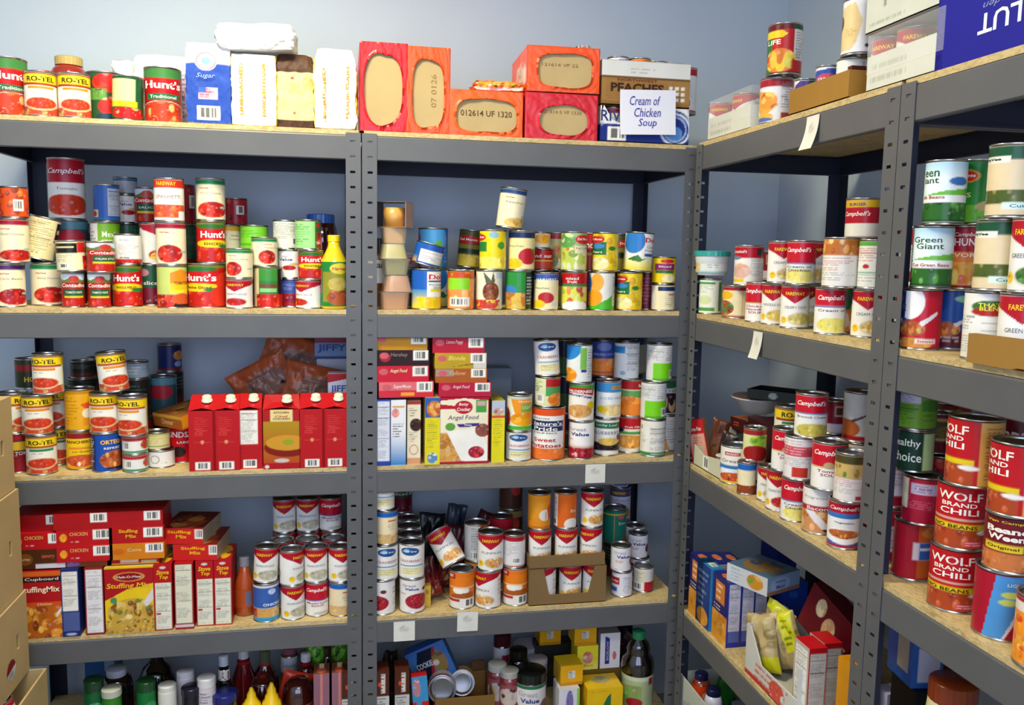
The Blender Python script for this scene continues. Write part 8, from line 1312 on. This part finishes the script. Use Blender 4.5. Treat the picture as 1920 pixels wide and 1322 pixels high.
bx('bgw', 'white and maroon slim carton left of the cream jar', 'white maroon carton', (34, 60, 160), {'base': [('bg', 'b8b4a0')], 'R': [('bg', 'b8b4a4'), ('b', 0, .45, '7c2424')], 'F': [('bg', 'b0ac98'), ('b', 0, .5, '8c5c3c')]}); box('D', 4, 1716, 'bgw', df=.035)
bx('mbx', 'maroon carton with blue corner at the lower right', 'maroon blue-cornered carton', (120, 80, 150), {'base': [('bg', '6c101c')], 'R': [('bg', '6c101c'), ('p', [(-.4, 0), (.1, 0), (.5, .9), (.2, .9)], '1c54a0'), ('f', -.7, .7, .2, .2, ('c8b0a8',), 2, 3, .6)], 'F': [('bg', '6c101c')]}); box('D', 4, 1788, 'mbx', df=.04)
bx('brn4', 'brown carton at the back of the fourth shelf, right unit', 'brown carton', (120, 80, 165), {'base': [('bg', '3c1c10')]}); box('D', 4, 1716, 'brn4', df=.2)
# =================================================================== price tags on the beams
def tagp(u, s, px, L, w=30, h=36, dz=-.004, rz=0, bend=0.):
    w, h = w/1000, h/1000; b = MB(); x, y = np.meshgrid(np.linspace(-1, 1, 10), np.linspace(0, 1, 14)); x = x.ravel(); y = y.ravel()
    C = paint([('bg', 'dcdcd2'), ('f', 0, .62, .5, .16, ('c8c4bc', 'd0ccc8', 'c4bcc0'), 6, 3, .5), ('l', -.7, .7, .1, .17, 1, '44444c')], x, y, w*500, h*1000, .8)
    V = np.stack([x*w/2, -.0012-bend*(1-y)**2, y*h-h], 1); b.add(V, grid_faces(10, 14), 0, True, C); V = V.copy(); V[:, 1] += .0006; b.add(V, [f[::-1] for f in grid_faces(10, 14)], 0, True, C)
    o = b.build('price_tag', [CARD]); d = .0012
    cx, cy = solve(u, px, d, Z[s]+dz-h/2); o.location = (cx, cy, Z[s]+dz); o.rotation_euler = (0, math.radians(rz), 0 if u in 'AB' else -PI/2)
    reg(u, s, o, px, L=L, short='price tag', cat='tag')
tagp('B', 4, 758, 'white price tag on the beam, left one of the two below the fourth shelf', 58, 56); tagp('B', 4, 877, 'white price tag on the beam below the orange pumpkin cans', 58, 56, dz=.012, rz=1); tagp('B', 3, 1116, 'white price tag on the beam of the third shelf, middle unit', 58, 54, dz=.0)
tagp('C', 1, 1524, 'curled white price tag on the top beam of the corner unit', 48, 68, dz=-.004, rz=0, bend=.016); tagp('C', 2, 1421, 'curled white price tag on the second beam of the corner unit', 44, 62, dz=-.004, rz=0, bend=.012)
def emblem(o, x, ops, w, h, y, z):
    b = MB(); a, e = np.meshgrid(np.linspace(-1, 1, 24), np.linspace(0, 1, 24)); a = a.ravel(); e = e.ravel(); C = paint(ops, a, e, w*500, h*1000, .8)
    keep = ((a/.95)**2+((e-.5)/.48)**2) < 1; F = [f for f in grid_faces(24, 24) if all(keep[i] for i in f)]
    b.add(np.stack([0*a+x, y+a*w/2, z+e*h], 1), F, 0, False, C); p = b.build('printed_emblem', [KRAFTC], o)
BXS = [('cardboard_box', .002, .244, -.80, .36, .42, False, False, 'plain cardboard box at the very bottom of the left stack'),
       ('cardboard_box', .2445, .2505, -.772, .36, .46, True, False, 'open cardboard box at the lower left with a can inside'),
       ('cardboard_box', .4955, .203, -.811, .34, .30, False, True, 'cardboard box with a red and white emblem, third from the top'),
       ('cardboard_box', .6995, .254, -.817, .34, .30, False, True, 'middle cardboard box of the stack at the left edge'),
       ('cardboard_box', .9545, .224, -.824, .34, .30, False, True, 'topmost cardboard box at the left edge, beside the yellow-banded cans')]
for nm, z, h, xr, w, d, op, holes, L in BXS:
    b = MB(); t = .005; hy = d-.065; hz = .5*h
    b.box(0, w, 0, d, 0, t); b.box(0, w, 0, t, t, h); b.box(0, w, d-t, d, t, h); b.box(0, t, t, d-t, t, h)
    if holes:
        b.box(w-t, w, t, hy-.008, t, h); b.box(w-t, w, hy+.008, d-t, t, h); b.box(w-t, w, hy-.008, hy+.008, t, hz-.018); b.box(w-t, w, hy-.008, hy+.008, hz+.018, h)
    else: b.box(w-t, w, t, d-t, t, h)
    if not op:
        b.box(t, w-t, t, d/2-.0015, h-.006, h-.001); b.box(t, w-t, d/2+.0015, d-t, h-.006, h-.001)
    o = b.build(nm, [KRAFT], None, col=False); o.location = (xr-w, -.06-d, z)
    if 'emblem' in L: emblem(o, w+.0006, [('bg', 'c8c4bc'), ('p', [(-1, .35), (-1, 1), (1, 1), (1, .6)], '7c1420'), ('f', 0, .25, .6, .15, ('8ca0a8', 'd0ccc8'), 4, 3, .5)], .06, .05, d-.115, .03)
    tag(o, L, 'box', 'cardboard boxes stacked at the left edge')
root, r, h = can('s.plainside'); x, y, z = on_x(30, 1310, -.800); root.matrix_world = Matrix.Translation((-.812, -.20, .395)) @ Matrix.Rotation(math.radians(-14), 4, 'Y') @ Matrix.Rotation(.6, 4, 'Z')
tag(root, 'white can with red band standing inside the open cardboard box, lower left', 'food can')
# =================================================================== names, labels, groups
NUMW = ['', 'first', 'second', 'third', 'fourth', 'fifth', 'sixth', 'seventh', 'eighth', 'ninth', 'tenth', 'eleventh', 'twelfth']
def words(s): return len(s.split())
for r in REC:
    if r.get('dn') in D and not r.get('desc'):
        r['desc'], r['short'] = D[r['dn']][:2]; r['cat'] = 'food can'
    r['cat'] = r['cat'] or 'food can'
    r['where'] = '%s of %s' % (SN[r['s']], UN[r['u']])
cnt = {}
for r in REC: cnt.setdefault((r['u'], r['s'], r.get('dn') or r['short']), []).append(r)
used = set()
for r in REC:
    if r['L']: used.add(r['L'])
def cands_of(r, rs):
    desc, sh, wh = r['desc'], r['short'], r['where']; c = []
    if len(rs) == 1: c.append('%s, %s' % (desc, wh))
    b = r.get('below'); ab = [q for q in REC if q.get('below') is r]; uw = UN[r['u']]+' '+SN[r['s']]
    if ab and b: c.append('%s between %s and %s, %s' % (sh, ab[0]['short'], b['short'], uw))
    if b and not ab: c.append('%s on top of %s, %s' % (sh, b['short'], wh))
    if ab and not b: c.append('%s under %s, %s' % (sh, ab[0]['short'], wh))
    near = sorted([q for q in REC if q is not r and q['u'] == r['u'] and q['s'] == r['s'] and abs(q['z']-r['z']) < .03 and q['short'] != sh and abs(q.get('d', .05)-r.get('d', .05)) < .05 and abs(q['px']-r['px']) < 70], key=lambda q: abs(q['px']-r['px']))
    for q in near[:2]: c.append('%s %s of %s, %s' % (sh, 'right' if r['px'] > q['px'] else 'left', q['short'], wh))
    if 'd' in r:
        row = lambda q: min(3, int(max(0, q['d']-.02)/.07)); lay = lambda q: min(2, int((q['z']-SURF[q['s']]+.02)/.085))
        same = sorted([q for q in rs if 'd' in q and row(q) == row(r) and lay(q) == lay(r)], key=lambda q: q['px']); i = same.index(r)+1
        rw = ['front', 'second', 'third', 'rear'][row(r)]; ly = ['bottom', 'middle', 'upper'][lay(r)]
        if len(same) == 1: c.append('%s in the %s row, %s layer, %s' % (sh, rw, ly, wh))
        elif words(sh) <= 4: c.append('%s, %s from left, %s row, %s layer, %s' % (sh, NUMW[i], rw, ly, wh))
    same = sorted(rs, key=lambda q: (round(q['px']), q['z'])); i = same.index(r)+1
    c.append('%s, %s from left of %d alike, %s' % (sh, NUMW[min(i, 12)] if i <= 12 else 'number %d' % i, len(same), wh))
    return [q for q in c if words(q) <= 16]
for key, rs in cnt.items():
    sn = rs[0]['short']; allc = {id(r): cands_of(r, rs) for r in rs}; flatc = [c for v in allc.values() for c in set(v)]
    for r in rs:
        if r['L']: continue
        for c in allc[id(r)]:
            if c not in used and flatc.count(c) == 1: break
        used.add(c); r['L'] = c
    if len(rs) > 1:
        for r in rs: r['group'] = r.get('group') or '%ss on the %s' % (sn, rs[0]['where'])
for r in REC:
    o = r['o']; tag(o, r['L'], r['cat'], r.get('group'))
